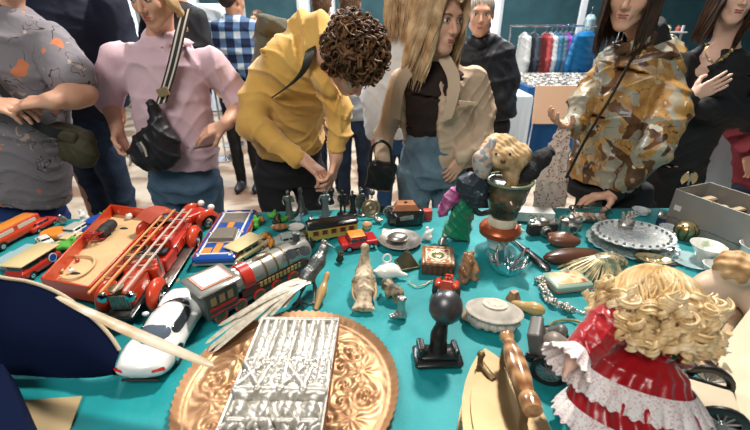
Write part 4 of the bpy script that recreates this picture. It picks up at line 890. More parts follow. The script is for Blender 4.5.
rb_.build('relief', [mat('plaque_silver', (.56, .54, .49), .38, .6, col2=(.42, .39, .34), vs=30), mat('plaque_dark_silver', (.13, .12, .10), .5, .5)], pq, smooth=60)
MB().box((0, 0, .0055), (PW-.002, PH-.002, .030), bev=.002).build('wooden_back', mat('red_brown_wood', (.13, .035, .015), .45), pq)
# ---------------------------------------------------------------- charcoal iron
ia, iang, _ = seg((487, 350), (512, 440), TZ+.09); tip = P(486, 346, TZ+.09); dirv = (P(512, 440, TZ+.09)-tip).normalized(); LEN = .27
ir = thing('charcoal_iron', 'old brass charcoal iron with turned wooden handle at the front edge', 'iron', (0, 0, 0)); cc = tip+dirv*LEN/2; ir.location = (cc.x, cc.y, TZ); ir.rotation_euler = (0, 0, math.atan2(-dirv.y, -dirv.x))
def iron_outline(w, L, n=14):
    pts = []
    for i in range(n+1): t = i/n; pts.append((L/2-L*t, -w*math.sin(min(1, t*1.35)*PI/2)**.75 if t > 0 else 0.))
    return pts+[(x, -y) for x, y in pts[::-1][:-1]]
def ccw(p):
    a = sum(p[i-1][0]*p[i][1]-p[i][0]*p[i-1][1] for i in range(len(p))); return p if a > 0 else p[::-1]
b = MB(); b.prism(ccw(iron_outline(.082, LEN+.012)), .0, .010); b.prism(ccw(iron_outline(.076, LEN)), .010, .072); b.build('body', m_brs, ir)
b = MB(); b.prism(ccw(iron_outline(.080, LEN+.008)), .072, .080); b.prism(ccw(iron_outline(.062, LEN-.04)), .080, .086); b.build('lid', m_brs, ir)
hd = MB(); hx0, hx1, hz = .105, -.085, .150
hd.lathe([(.0, 0), (.013, .001), (.0155, .008), (.013, .016), (.010, .022), (.0135, .03), (.0185, .06), (.0205, .09), (.0185, .12), (.0135, .145), (.011, .150), (.0165, .156), (.0185, .172), (.0165, .186), (.0, .19)], (hx0, -.028, hz+.004), Matrix.Rotation(-PI/2, 3, 'Y') @ Matrix.Rotation(0, 3, 'Z'), n=24)
hd.build('handle', ramp_mat('handle_wood', 'wave', [(0, (.20, .08, .03)), (.6, (.36, .18, .075)), (1, (.48, .28, .13))], scale=9, dist=4, rough=.22, coat=.6, stretch=(1, 5, 5)), ir)
b = MB()
for x in (.085, -.065): b.tube(smooth_path([(x+.004, -.026, .084), (x+.010, -.028, .115), (x, -.028, hz)]), [.006]*13, n=8, flat=2.)
b.tube(smooth_path([(.085, -.028, .1), (.03, -.028, .112), (-.03, -.028, .112), (-.075, -.028, .092)]), .0045, n=8, flat=2.2); b.build('handle_bracket', m_brs, ir)
b = MB(); b.tube([(.088, .022, .084), (.088, .022, .108)], .006, n=12); b.ball((.088, .022, .111), .0085); b.tube(smooth_path([(.088, .022, .090), (.06, .012, .092), (.045, .002, .088)]), .0075, n=8, flat=.5); b.build('latch', m_brs, ir)
# ---------------------------------------------------------------- embosser press
em = item('embossing_press', 'black seal embosser with round metal ball grip', 'embosser', 437, 359, .05, s=.93)
b = MB(); b.box((0, -.0, .010), (.125, .075, .020), bev=.006); b.box((0, -.003, .028), (.10, .05, .018), bev=.006); b.build('base', m_blk, em)
S = Sdf(); S.chain([(0, 0, .03), (.002, .012, .07), (.012, .022, .11)], [.026, .017, .016], k=.02); S.box((-.045, 0, .04), (.02, .05, .03), r=.006); S.box((.045, 0, .035), (.016, .05, .022), r=.006); S.mesh('frame', .003, m_blk, em)
S = Sdf(); S.ell((.016, .02, .155), (.043, .040, .047), None); S.mesh('ball_grip', .004, mat('dull_steel', (.12, .12, .125), .38, .8), em)
# ---------------------------------------------------------------- oval trinket box
ov = item('trinket_box', 'oval grey-white lidded trinket box with a pink cameo on top', 'box', 492, 324, -.25, s=.88)
S = Sdf(); S.ell((0, 0, .022), (.080, .056, .024), None); S.ell((0, 0, .052), (.088, .062, .010), None, k=.006); S.ell((0, 0, .050), (.07, .05, .03), None, k=.01)
for a in (.6, 2.5, 3.8, 5.6): S.ell((.06*math.cos(a), .045*math.sin(a), .008), (.014, .012, .010), k=.01)
S.mesh('box', .0028, mat('bisque_grey', (.42, .38, .32), .55, .1, col2=(.55, .50, .43), vs=30), ov, lambda x, y, z: .0022*np.sin(14*np.arctan2(y, x))*(z < .045))
b = MB(); b.lathe([(.030, .0), (.034, .003), (.030, .006), (.0, .008)], (0, 0, .076), sx=1.1, sy=.8); b.build('cameo_frame', m_ivory, ov)
b = MB(); b.lathe([(.024, .0), (.018, .003), (.0, .004)], (0, 0, .083), sx=1.1, sy=.8); b.build('cameo', mat('cameo_pink', (.66, .42, .30), .5, col2=(.8, .68, .55), vs=60), ov)
# ---------------------------------------------------------------- crystal bowl
def petal_bowl(name, label, cat, px, py, r, hgt, petals, m, amp=.18, rz=0, th=.004, dip=.0):
    o = item(name, label, cat, px, py, rz); rows = []; n = 96
    for k in range(17):
        t = k/16; R0 = r*(.35+.65*t**.8); z = .004+hgt*t**1.5
        rows.append([((R0*(1+amp*t*math.cos(petals*a)))*math.cos(a), (R0*(1+amp*t*math.cos(petals*a)))*math.sin(a), z+hgt*.28*t*math.cos(petals*a)+dip*t*math.cos(2*petals*a)) for a in [2*PI*i/n for i in range(n+1)]])
    b = MB(); b.sheet(rows, th=th); b.lathe([(.0, .0), (r*.36, 0), (r*.36, .006), (0, .006)], n=32, close=False); b.build('bowl', m, o, smooth=30); return o
petal_bowl('crystal_bowl', 'clear crystal bowl with five upturned petals on the turquoise cloth', 'bowl', 507, 271, .062, .05, 5, m_glass, rz=.4, th=-.006, dip=.006)
# ---------------------------------------------------------------- box with a picture tile
bx = item('card_box', 'square wooden box with patterned ivory and green inlaid lid', 'box', 437, 266, -.12)
MB().box((0, 0, .0175), (.104, .112, .035), bev=.002).build('box', m_dwood, bx)
b = MB()
for x in (-.047, .047): b.box((x, 0, .041), (.012, .112, .012), bev=.002)
for y in (-.05, .05): b.box((0, y, .041), (.082, .012, .012), bev=.002)
b.build('lid_frame', m_wood, bx)
MB().box((0, 0, .038), (.083, .09, .010)).build('lid_panel', mat('ivory_panel', (.68, .58, .40), .4), bx)
b = MB(); b.lathe([(.021, 0), (.021, .001), (0, .0012)], (0, 0, .0432), sx=1., sy=1.)
b.build('green_rosette', mat('rosette_green', (.03, .13, .07), .4), bx)
b = MB(); b.lathe([(.013, 0), (.009, .001), (0, .0012)], (0, 0, .0446), n=12)
b.tube([(.021*math.cos(a), .021*math.sin(a), .0438) for a in [2*PI*i/24 for i in range(24)]], .0012, n=5, closed=True); b.build('gold_rosette', m_gold, bx)
b = MB()
for sx_ in (-1, 1):
    for sy_ in (-1, 1):
        b.lathe([(.0075, 0), (.0075, .0008), (0, .001)], (.030*sx_, .032*sy_, .0432), n=10); b.tube(smooth_path([(.008*sx_, .036*sy_, .0434), (.016*sx_, .028*sy_, .0434), (.030*sx_, .018*sy_, .0434), (.033*sx_, .006*sy_, .0434)]), .0014, n=5)
b.build('red_motif', mat('motif_red', (.38, .08, .04), .5), bx)
# ---------------------------------------------------------------- small figures near the middle
def sdfobj(name, label, cat, px, py, build, m, h=.002, rz=0, group=None, disp=None, s=1., part='body', z=TZ):
    o = item(name, label, cat, px, py, rz, group, s, z); S = Sdf(); build(S); S.mesh(part, h, m, o, disp); return o
def bear(S):
    S.ell((0, 0, .030), (.024, .020, .030)); S.ell((0, .0, .068), (.017, .016, .017), k=.01)
    for e in (-1, 1): S.cone((e*.013, -.006, .02), (e*.018, -.016, .008), .012, .010); S.cone((e*.02, -.004, .048), (e*.018, -.02, .034), .008, .007); S.ell((e*.012, .0, .084), .006, k=.003)
    S.ell((0, -.014, .064), .008, k=.006)
sdfobj('bear_figurine', 'small carved brown wooden bear figurine behind the red tractor', 'figurine', 466, 279, bear, m_wood, rz=.4, disp=lambda x, y, z: .0008*np.sin(900*z)*np.sin(700*x), s=1.15)
tr = item('toy_tractor', 'small red toy tractor between the metal ball grip and the bear', 'toy tractor', 447, 291, -.3)
S = Sdf(); S.box((0, .015, .028), (.026, .05, .024), r=.005); S.box((0, -.022, .026), (.045, .028, .018), r=.004); S.box((0, -.03, .045), (.034, .008, .026), r=.003)
for e in (-1, 1): S.cone((e*.027, -.035, .044), (e*.027, -.012, .044), .008, .008)
S.mesh('body', .0018, m_ored, tr)
for e in (-1, 1): wheel(tr, (e*.034, -.018, .024), .024, .014, ax='x', hub=m_yel); wheel(tr, (e*.026, .034, .013), .013, .009, ax='x', hub=m_yel)
MB().tube([(0, -.004, .038), (0, -.012, .058)], .002).build('steering_column', m_blk, tr); MB().tube([(0.011*math.cos(a), -.012+.011*math.sin(a), .058) for a in [2*PI*i/16 for i in range(16)]], .0018, n=6, closed=True).build('steering_wheel', m_blk, tr)
MB().tube([(0.0, .026, .036), (0, .026, .062)], .0028).build('exhaust', m_chr, tr)
# silver dish with a domed lid
ds = item('silver_dish', 'round silver dish with oval dome in its middle beside the red toy car', 'dish', 400, 243, s=1.15)
MB().lathe([(.03, 0), (.05, .004), (.068, .014), (.070, .016), (.066, .016), (.048, .007), (.0, .005)], n=36).build('dish', m_silv, ds); MB().ball((-.008, .004, .020), (.034, .026, .014), n=24).build('dome', m_silv, ds)
# pyramid
py_ = item('metal_pyramid', 'dull olive metal pyramid-shaped bell in front of the silver dish', 'bell', 407, 265, .3)
b = MB(); b.prism([(-.034, -.034), (.034, -.034), (.034, .034), (-.034, .034)], 0, .008); b.prism([(-.031, -.031), (.031, -.031), (.031, .031), (-.031, .031)], .008, .052, top=.22); b.build('bell', mat('olive_metal', (.17, .15, .09), .4, .7, col2=(.10, .09, .05), vs=30), py_); MB().lathe([(.007, .05), (.004, .056), (.006, .062), (0, .067)], n=12).build('knob', m_pew, py_)
# carved bird seen from behind
cbd = item('carved_bird', 'pale carved wooden bird with upright smooth neck and notched tail', 'bird figurine', 365, 310, .06, s=1.1)
S = Sdf(); S.loft([((-.005, -.012, .010), .032, .010), ((-.002, .02, .018), .018, .012), ((0, .04, .026), .026, .020), ((0, .075, .036), .031, .030), ((.002, .11, .05), .022, .024), ((.004, .125, .075), .0135, .014), ((.006, .13, .105), .010, .011)], (0, 0, 1), k=.012)
S.ell((.006, .130, .112), (.0125, .0135, .0125), k=.006); S.cone((-.002, -.04, .012), (-.001, -.012, .02), .008, .001, op=1, k=.006); S.cone((.006, .14, .112), (.006, .162, .108), .005, .001, k=.004)
S.mesh('body', .0022, ramp_mat('carved_ivory', 'noise', [(.35, (.25, .16, .09)), (.5, (.48, .37, .24)), (.68, (.62, .52, .38))], scale=70, rough=.5), cbd, lambda x, y, z: .0009*np.sin(420*y+200*np.abs(x))*(z < .06)*(y > .03))
b = MB()
for e in (-1, 1):
    for j in range(4): b.tube(smooth_path([(e*.012, .10-.008*j, .058-.004*j), (e*.031, .07-.008*j, .036-.003*j), (e*.024, .030-.006*j, .020)]), [.001, .002, .003, .0035, .0038, .004, .004, .0038, .0035, .003, .002, .0015, .001], n=6)
b.build('wing', mat('wing_brown', (.40, .27, .15), .6), cbd)
# white porcelain pot lying behind it
wp = item('porcelain_pot', 'white porcelain pot with a ring loop lying behind the carved bird', 'pot', 388, 277, .2)
S = Sdf(); S.ell((0, 0, .024), (.040, .028, .025), None); S.cone((.02, -.01, .02), (.055, -.02, .014), .012, .006); S.cone((-.03, 0, .02), (-.045, -.004, .028), .012, .007); S.mesh('pot', .0025, m_porc, wp)
MB().tube([(0.013*math.cos(a), .018, .060+.015*math.sin(a)) for a in [2*PI*i/20 for i in range(20)]], .003, n=8, closed=True).build('loop', m_porc, wp)
# elephant
def eleph(S):
    S.ell((0, 0, .030), (.026, .017, .018))
    for x in (-.016, .016):
        for y in (-.008, .008): S.cone((x, y, .024), (x, y, .006), .008, .007)
    S.ell((.028, 0, .038), (.014, .013, .014)); S.cone((.038, 0, .034), (.046, -.004, .010), .006, .004)
    for e in (-1, 1): S.ell((.024, e*.014, .038), (.009, .004, .012), k=.003)
sdfobj('elephant_figurine', 'tiny brown and cream elephant figurine by the white pot', 'figurine', 394, 299, eleph, ramp_mat('elephant_brown', 'noise', [(.4, (.07, .06, .045)), (.5, (.30, .22, .13)), (.6, (.55, .42, .25))], scale=30, rough=.5), rz=2.4, s=1.1)
def boot(S): S.cone((0, 0, .05), (0, .0, .018), .009, .009); S.cone((0, 0, .012), (-.022, -.008, .008), .010, .006); S.ell((.0, .0, .056), (.012, .010, .006), k=.004); S.cone((0, 0, .01), (.008, .002, .004), .008, .005)
sdfobj('silver_boot', 'miniature openwork silver boot in front of the elephant', 'figurine', 401, 318, boot, m_silv, rz=-.2, disp=lambda x, y, z: .001*np.sin(600*z)*np.sin(600*x+400*y), s=1.2)
# ---------------------------------------------------------------- silver pheasant with a long tail
ph = thing('silver_pheasant', 'silver metal pheasant with very long feathered tail sweeping over the cloth', 'bird figurine', P(318, 296)); L0 = ph.location
def PP(px, py, z): return P(px, py, TZ+z)-L0
S = Sdf(); body = [PP(300, 286, .060), PP(308, 276, .078), PP(318, 262, .10), PP(323, 250, .12), PP(324, 244, .130)]
S.chain(body, [.013, .021, .021, .012, .009], k=.012); S.ell(PP(324, 243, .133), .0115, k=.006); S.cone(PP(327, 244, .133), PP(337, 249, .126), .005, .001, k=.003)
S.mesh('body', .0025, m_pew, ph, lambda x, y, z: .0009*np.sin(500*x+200*z)*np.sin(500*y))
S = Sdf()
for e, dx in ((-1, -4), (1, 4)): S.chain([PP(309+dx, 278, .07), PP(309+dx*1.5, 288, .035), PP(306+dx*2, 302, .006)], [.007, .004, .003]); S.cone(PP(306+dx*2, 302, .004), PP(300+dx*2, 305, .003), .003, .002); S.cone(PP(306+dx*2, 302, .004), PP(311+dx*2, 307, .003), .003, .002)
S.mesh('legs', .0018, m_pew, ph)
m_fth = mat('feather_metal', (.66, .60, .48), .42, .25, col2=(.46, .40, .31), vs=60)
ends = [((205, 344), .02), ((213, 352), .018), ((224, 335), .03), ((200, 356), .012), ((243, 328), .035), ((258, 322), .04), ((236, 318), .05), ((270, 316), .045), ((283, 308), .05), ((250, 307), .055), ((266, 300), .06), ((218, 326), .04)]
for i, ((ex, ey), ez) in enumerate(ends):
    a = PP(306+(i % 3)*2, 276+(i % 4)*2, .075); e_ = PP(ex, ey, ez); mid = a.lerp(e_, .45)+Vector((0, 0, .014)); pts = smooth_path([a, a.lerp(e_, .2)+Vector((0, 0, .01)), mid, a.lerp(e_, .75)+Vector((0, 0, .008)), e_], 5)
    n_ = len(pts); b = MB(); b.tube(pts, [0.003+.0075*math.sin(PI*min(1, .15+j/n_*.85))**.7 if j < n_-1 else .0004 for j in range(n_)], n=8, flat=.22, up=(0, 0, 1))
    b.build('tail_feather', m_fth, ph)
cl = thing('brass_pestle', 'honey coloured club-shaped pestle leaning beside the pheasant', 'pestle', P(316, 312)); q1 = P(328, 272, TZ+.07)-cl.location
MB().tube(smooth_path([(0, 0, .008), q1*.35+Vector((0, 0, .004)), q1*.7, q1]), [.007, .0075, .008, .009, .010, .011, .013, .014, .0145, .014, .013, .011, .008, .0075, .008, .0085, .009, .008, .004], n=14).build('pestle', mat('honey_wood', (.48, .30, .12), .35, coat=.3), cl)
pk = item('bird_perch', 'small dark twig-like bird foot stand under the long tail', 'stand', 300, 306, .2); b = MB()
for a in range(5): b.tube(smooth_path([(0, 0, .016), (.012*math.cos(a*1.26), .012*math.sin(a*1.26), .010), (.022*math.cos(a*1.26), .022*math.sin(a*1.26), .002)]), .0028, n=6)
b.build('stand', m_pew, pk)
# ---------------------------------------------------------------- toy vehicles
# white sports car seen from behind
A_, B_ = P(142, 385), P(194, 302); dv = B_-A_; L = .265
sc_ = thing('sports_car', 'white die-cast sports car seen from its tail beside the toy train', 'toy car', (A_.x+dv.x/2, A_.y+dv.y/2+.01, TZ), math.atan2(dv.y, dv.x))
Wd = .108; sc_.scale = (1.16, 1.16, 1.16)
def car_cab(S, g=0., op=0): S.ell((-.014, 0, .041), (.088+g, .044+g, .034+g), op=op, k=.008)
S = Sdf(); S.box((0, 0, .027), (L*.95, Wd*.95, .034), r=.016, k=.012); S.ell((-.088, 0, .040), (.052, .050, .016), k=.015); S.ell((.075, 0, .026), (.06, .048, .019), k=.02)
for x in (-.078, .082):
    for e in (-1, 1): S.ell((x, e*.038, .029), (.036, .017, .020), k=.012)
car_cab(S); S.ell((-.128, 0, .03), (.012, .048, .016), k=.015)
for x in (-.078, .082):
    for e in (-1, 1): S.cone((x, e*.06, .021), (x, e*.036, .021), .0215, .0215, k=.002, op=1)
S.mesh('body', .0025, mat('car_white', (.78, .78, .76), .18, coat=.8), sc_)
S = Sdf(); car_cab(S, .0012); S.box((-.070, 0, .063), (.052, .066, .030), Matrix.Rotation(.0, 3, 'Y'), r=.012, op=2); S.mesh('rear_window', .0015, mat('grey_glass', (.10, .13, .17), .08, coat=.6), sc_)
S = Sdf(); car_cab(S, .0012); S.box((.058, 0, .06), (.05, .062, .03), r=.01, op=2); S.mesh('windscreen', .0015, m_dkg, sc_)
for e in (-1, 1):
    S = Sdf(); car_cab(S, .0014); S.box((-.008, e*.04, .057), (.085, .026, .019), r=.009, op=2); S.mesh('side_window', .0015, m_dkg, sc_)
    MB().box((-.1335, e*.038, .036), (.006, .024, .007), Matrix.Rotation(-e*.35, 3, 'Z'), bev=.002).build('tail_light', mat('tail_red', (.5, .01, .01), .2, coat=.5), sc_)
    MB().ball((.012, e*.055, .053), (.006, .008, .005)).build('mirror', mat('car_white', (0, 0, 0)), sc_)
    for x in (-.078, .082): wheel(sc_, (x, e*.045, .021), .0205, .016)
b = MB(); b.box((-.1375, 0, .026), (.004, .034, .008)); b.build('number_plate', m_wht, sc_); MB().box((-.137, 0, .013), (.006, .075, .006), bev=.002).build('rear_grille', m_rub, sc_)
MB().box((-.098, 0, .0535), (.010, .034, .0015), Matrix.Rotation(-.28, 3, 'Y')).build('engine_grille', m_rub, sc_)
# tin locomotive
A_, B_ = P(203, 320), P(313, 262); dv = B_-A_; L = dv.length/1.12
lo = thing('tin_locomotive', 'tin toy locomotive with grey boiler, red band and white-panelled cab roof', 'toy train', (A_.x, A_.y, TZ), math.atan2(dv.y, dv.x))
lo.scale = (1.12, 1.12, 1.12); Lb = L*.95; m_tin = mat('tin_grey', (.40, .40, .37), .3, .6, col2=(.30, .29, .26), vs=12); m_tind = mat('tin_dark', (.07, .085, .08), .4, .3)
MB().box((Lb*.5, 0, .022), (Lb, .075, .016), bev=.002).build('chassis', m_tind, lo)
cbx = MB().box((.04, 0, .055), (.085, .085, .075), bev=.003).build('cab', m_tind, lo)
for e in (-1, 1):
    for x in (.018, .040, .062): MB().box((x, e*.0435, .068), (.014, .002, .022)).build('cab_window', mat('tin_window', (.32, .22, .12), .3), cbx)
    b = MB(); b.box((.04, e*.0432, .046), (.07, .002, .008)); b.box((.04, e*.0432, .030), (.07, .002, .003)); b.build('red_trim', m_red, cbx)
rf = MB().box((.04, 0, .099), (.108, .10, .012), bev=.004).build('cab_roof', m_tin, lo)
b = MB(); b.box((.04, 0, .106), (.078, .070, .003)); b.build('roof_border', mat('salmon', (.60, .22, .12), .4), rf); MB().box((.04, 0, .1075), (.068, .060, .003)).build('roof_panel', m_wht, rf)
Rb = Matrix.Rotation(PI/2, 3, 'Y')
MB().lathe([(.0, 0), (.036, 0), (.036, Lb-.10), (.030, Lb-.092), (0, Lb-.09)], (.085, 0, .064), Rb, n=32).build('boiler', m_tin, lo)
MB().lathe([(.0365, 0), (.0395, .003), (.0395, .030), (.0365, .033)], (.105, 0, .064), Rb, n=32, close=False).build('red_band', m_red, lo)
for x in (.17, .205, .24): MB().lathe([(.0365, 0), (.0378, .001), (.0378, .005), (.0365, .006)], (x, 0, .064), Rb, n=32, close=False).build('boiler_ring', m_brs, lo)
MB().ball((.18, 0, .099), (.026, .010, .009)).build('dome', mat('brown_tin', (.22, .17, .12), .4, .5), lo)
MB().lathe([(.010, 0), (.010, .02), (.013, .028), (.010, .03)], (Lb-.035, 0, .096), n=16).build('funnel', m_tind, lo)
b = MB()
for e in (-1, 1):
    b.box((.09+(Lb-.12)/2, e*.0375, .042), (Lb-.13, .003, .020))
b.build('side_panel', mat('tin_maroon', (.12, .02, .015), .35), lo)
b = MB()
for e in (-1, 1):
    for k in range(11): b.box((.15+k*.0125, e*.0392, .046), (.0075, .002, .014))
b.build('window_row', mat('tin_gold', (.52, .34, .12), .35), lo)
for e in (-1, 1):
    for x in (.03, .085, .14, .195, .25):
        if x < Lb-.02: wheel(lo, (x, e*.040, .018), .018, .006, tyre=m_red, hub=m_brs)
# blue tin car
A_, B_ = P(215, 268), P(240, 221); dv = B_-A_
bc = thing('tin_car', 'flat blue tin toy car with white stripes and orange-red side', 'toy car', (A_.x, A_.y, TZ), math.atan2(dv.y, dv.x)); bc.scale = (1.1, 1.15, 1.15); Lc = dv.length*.97; Wc = .125
b = MB(); b.box((Lc/2, 0, .026), (Lc, Wc, .022), bev=.006); b.build('body', m_blue, bc)
b = MB(); b.box((Lc/2, 0, .012), (Lc*1.01, Wc*1.02, .008), bev=.003); b.build('bumper_rim', m_silv, bc)
for e in (-1, 1): MB().box((Lc/2, e*(Wc/2), .026), (Lc*.93, .003, .014)).build('side_stripe', m_ored, bc)
b = MB()
for y in (-.045, .045): b.box((Lc/2, y, .0375), (Lc*.96, .006, .002))
for x in (.02, Lc*.46, Lc-.03): b.box((x, 0, .0375), (.006, Wc*.85, .002))
b.build('white_stripe', m_wht, bc); b = MB(); b.box((Lc*.5, 0, .0372), (Lc*.9, .020, .002)); b.box((Lc*.12, .028, .0375), (.03, .025, .002)); b.build('orange_stripe', m_org, bc)
b = MB(); b.prism([(.085, -.042), (.17, -.036), (.17, .036), (.085, .042)], .037, .052, top=.86); b.prism([(Lc-.11, -.04), (Lc-.05, -.04), (Lc-.05, .04), (Lc-.11, .04)], .037, .047, top=.8); b.build('cabin', mat('tin_window_grey', (.20, .18, .15), .25, .2), bc)
MB().tube([(.085, -.042, .040), (.085, .042, .040), (.17, .036, .040), (.17, -.036, .040)], .0025, n=6, closed=True).build('window_frame', m_wht, bc)
for e in (-1, 1):
    for x in (.05, Lc-.06): wheel(bc, (x, e*Wc*.44, .014), .014, .012)
# small cars and buses: a general toy maker
def small_car(name, label, px, py, rz, Lc, Wc, H, mb, mw=None, roof=None, cat='toy car', group=None, cab=(.30, .78), boxy=False, open_=False):
    o = item(name, label, cat, px, py, rz, group, 1.18); S = Sdf(); h0 = H*.55
    S.box((0, 0, h0*.5+H*.12), (Lc, Wc, h0*.85), r=H*.16, k=.004)
    if not open_: c0 = (cab[0]+cab[1])/2-.5; S.box((-c0*Lc, 0, H*.70), (Lc*(cab[1]-cab[0]), Wc*.84, H*.55), r=H*(.08 if boxy else .22), k=H*.12)
    for x in (-.3, .3):
        for e in (-1, 1): S.cone((x*Lc, e*Wc*.6, H*.2), (x*Lc, e*Wc*.36, H*.2), H*.23, H*.23, k=.001, op=1)
    S.mesh('body', max(.0016, Lc/70), mb, o)
    if not open_:
        c0 = (cab[0]+cab[1])/2-.5; cl_ = Lc*(cab[1]-cab[0]); b = MB(); z = H*.76
        for e in (-1, 1):
            for j in (-1, 1): b.box((-c0*Lc+j*cl_*.22, e*Wc*.42, z), (cl_*.36, .0018, H*.22), bev=.0006)
            b.box((-c0*Lc+e*cl_*.5, 0, z), (.0018, Wc*.66, H*.22), bev=.0006)
        b.build('windows', mw or m_dkg, o)
    if roof: MB().box((-((cab[0]+cab[1])/2-.5)*Lc, 0, H*.985), (Lc*(cab[1]-cab[0])*.86, Wc*.74, H*.05), bev=.001).build('roof', roof, o)
    for x in (-.3, .3):
        for e in (-1, 1): wheel(o, (x*Lc, e*Wc*.43, H*.2), H*.2, Wc*.14)
    for e in (-1, 1): MB().ball((Lc*.5, e*Wc*.32, H*.36), (.002, H*.09, H*.07), n=8, m=6).build('headlight', m_chr, o)
    return o
a_ = seg((0, 246), (38, 226))[1]
bus = small_car('toy_bus', 'red and orange double-decker toy bus with pale windows, far left', 14, 240, a_, .19, .06, .058, m_ored, mat('cream_window', (.62, .58, .48), .4), m_org, 'toy bus', cab=(.03, .97), boxy=True)
small_car('toy_fire_car', 'red toy fire car nose-up behind the red bus', 42, 228, a_, .10, .045, .035, m_red)
od = item('orange_disc', 'flat round orange wooden disc beside the small white toy car', 'disc', 55, 237); MB().lathe([(.0, 0), (.040, 0), (.043, .004), (.043, .022), (.040, .026), (0, .026)], n=32).build('disc', m_org, od)
small_car('toy_police_car', 'small white toy car with dark windows in front of the orange disc', 46, 244, 2.5, .07, .034, .030, m_wht)
small_car('toy_pickup', 'pale blue toy pickup at the left edge below the red bus', 6, 264, a_, .09, .045, .028, m_lblue, open_=True)
small_car('toy_sedan', 'dark bluish toy saloon car left of the yellow-roofed van', 20, 266, a_+.1, .085, .04, .026, mat('dark_teal', (.03, .08, .10), .3, coat=.4))
small_car('toy_racer', 'light blue toy racing car above the dark saloon car', 22, 254, a_, .08, .038, .022, m_lblue, open_=True)
van = small_car('toy_van', 'red toy van with flat pale yellow roof and blue roundel on its side', 37, 270, a_, .125, .062, .048, m_red, m_dkg, m_yel, 'toy van', cab=(.06, .94), boxy=True)
MB().box((0, 0, .0505), (.125, .068, .006), bev=.002).build('roof_board', m_yel, van)
for e in (-1, 1):
    MB().lathe([(0, 0), (.013, 0), (.013, .002), (0, .002)], (.03, e*.030, .026), Matrix.Rotation(PI/2*e, 3, 'X') @ Matrix.Rotation(PI, 3, 'X'), n=20).build('roundel_rim', m_wht, van)
    MB().lathe([(0, 0), (.010, 0), (.010, .003), (0, .003)], (.03, e*.030, .026), Matrix.Rotation(PI/2*e, 3, 'X') @ Matrix.Rotation(PI, 3, 'X'), n=20).build('roundel', m_blue, van)
def frogs(S):
    S.ell((0, 0, .016), (.032, .022, .016)); S.ell((.026, .004, .026), (.014, .014, .012))
    for e in (-1, 1): S.ell((.028, e*.009+.004, .037), .005, k=.003); S.cone((.01, e*.018, .012), (.026, e*.026, .005), .007, .005); S.cone((-.02, e*.014, .012), (-.026, e*.019, .005), .008, .006)
sdfobj('green_frog', 'bright green toy frog squeezed between the toy van and the silver car', 'toy', 66, 249, frogs, m_green, rz=.5)
small_car('toy_roadster', 'silver white toy sports car right of the orange disc', 78, 232, a_, .12, .055, .030, mat('toy_silver_white', (.60, .58, .52), .3, .2, coat=.4))
small_car('toy_coupe', 'cream toy coupe lying beside the silver white toy car', 70, 241, a_, .08, .036, .022, m_yel)
small_car('toy_wagon', 'deep blue toy car at the left rim of the red hose tray', 96, 225, a_+.1, .13, .05, .028, m_blue)
# loose cutlery and paper on the far left
for i, (p_, q_) in enumerate((((0, 231), (22, 223)), ((0, 227), (26, 220)), ((4, 236), (16, 229)))):
    c_, an, l_ = seg(p_, q_); o = thing('table_knife', 'silver knife in the cutlery bundle at the far left corner', 'knife', c_, an, 'cutlery bundle'); b = MB(); b.box((-.02, 0, .003), (l_*.55, .014, .002), bev=.0008); b.build('blade', m_silv, o); MB().box((l_*.38, 0, .004), (l_*.35, .012, .007), bev=.002).build('handle', m_ivory, o)
# red hose tray
c00, c10, c11, c01 = P(44, 283, TZ+.06), P(91, 292, TZ+.06), P(163, 216, TZ+.06), P(112, 209, TZ+.06)
ty = thing('hose_tray', 'long red toy fire wagon bed with pale wooden floor and coiled hoses', 'toy wagon', ((c00+c11)/2).to_2d().to_3d()+Vector((0, 0, TZ)), 0); O = ty.location
cs = [c-O for c in (c00, c10, c11, c01)]
def wallb(b, a, c, z0, z1, th):
    d = (c-a); m_ = (a+c)/2; b.box((m_.x, m_.y, (z0+z1)/2), (d.length+th, th, z1-z0), Matrix.Rotation(math.atan2(d.y, d.x), 3, 'Z'), bev=.001)
b = MB()
for i in range(4): wallb(b, cs[i], cs[(i+1) % 4], .026, .080, .006)
b.build('side_boards', m_ored, ty)
b = MB(); b.add([Vector((c.x, c.y, z)) for z in (.030, .038) for c in cs], [(3, 2, 1, 0), (4, 5, 6, 7), (0, 1, 5, 4), (1, 2, 6, 5), (2, 3, 7, 6), (3, 0, 4, 7)]); b.build('floor_board', mat('pale_ply', (.66, .46, .24), .6, col2=(.56, .37, .18), vs=8), ty)
ctr = (cs[0]+cs[2])/2; ux = (cs[2]-cs[1]).normalized()
for t in (-.14, .16):
    p_ = ctr+ux*t; n_ = Vector((-ux.y, ux.x, 0))
    for e in (-1, 1): wheel(ty, (p_.x+n_.x*.045*e, p_.y+n_.y*.045*e, .022), .022, .010, hub=m_yel)
def on_tray(px, py, z=.045): return P(px, py, TZ+z)-O
b = MB(); b.tube(smooth_path([on_tray(62, 272), on_tray(64, 262), on_tray(76, 256), on_tray(92, 257), on_tray(94, 264), on_tray(84, 274), on_tray(70, 279), on_tray(60, 276)]), .004, n=8); b.build('hose', mat('hose_cream', (.58, .42, .22), .7), ty)
dr = thing('motor_drum', 'black ribbed cylinder with wires lying in the red hose tray', 'motor', P(106, 229, TZ+.062), (ux.to_2d().angle_signed(Vector((1, 0)))))
MB().lathe([(0, -.045), (.018, -.045), (.020, -.04), (.020, -.01), (.022, -.008), (.022, .008), (.020, .01), (.020, .04), (.018, .045), (0, .045)], R=Matrix.Rotation(PI/2, 3, 'Y'), n=20).build('drum', m_rub, dr)
b = MB(); rg = random.Random(3)
for i in range(7): b.tube(smooth_path([(-.04, 0, .01), (-.06-rg.random()*.02, rg.uniform(-.03, .03), .02), (-.08, rg.uniform(-.04, .04), rg.uniform(-.01, .03)), (-.06, rg.uniform(-.05, .05), -.008)]), .0018, n=5)
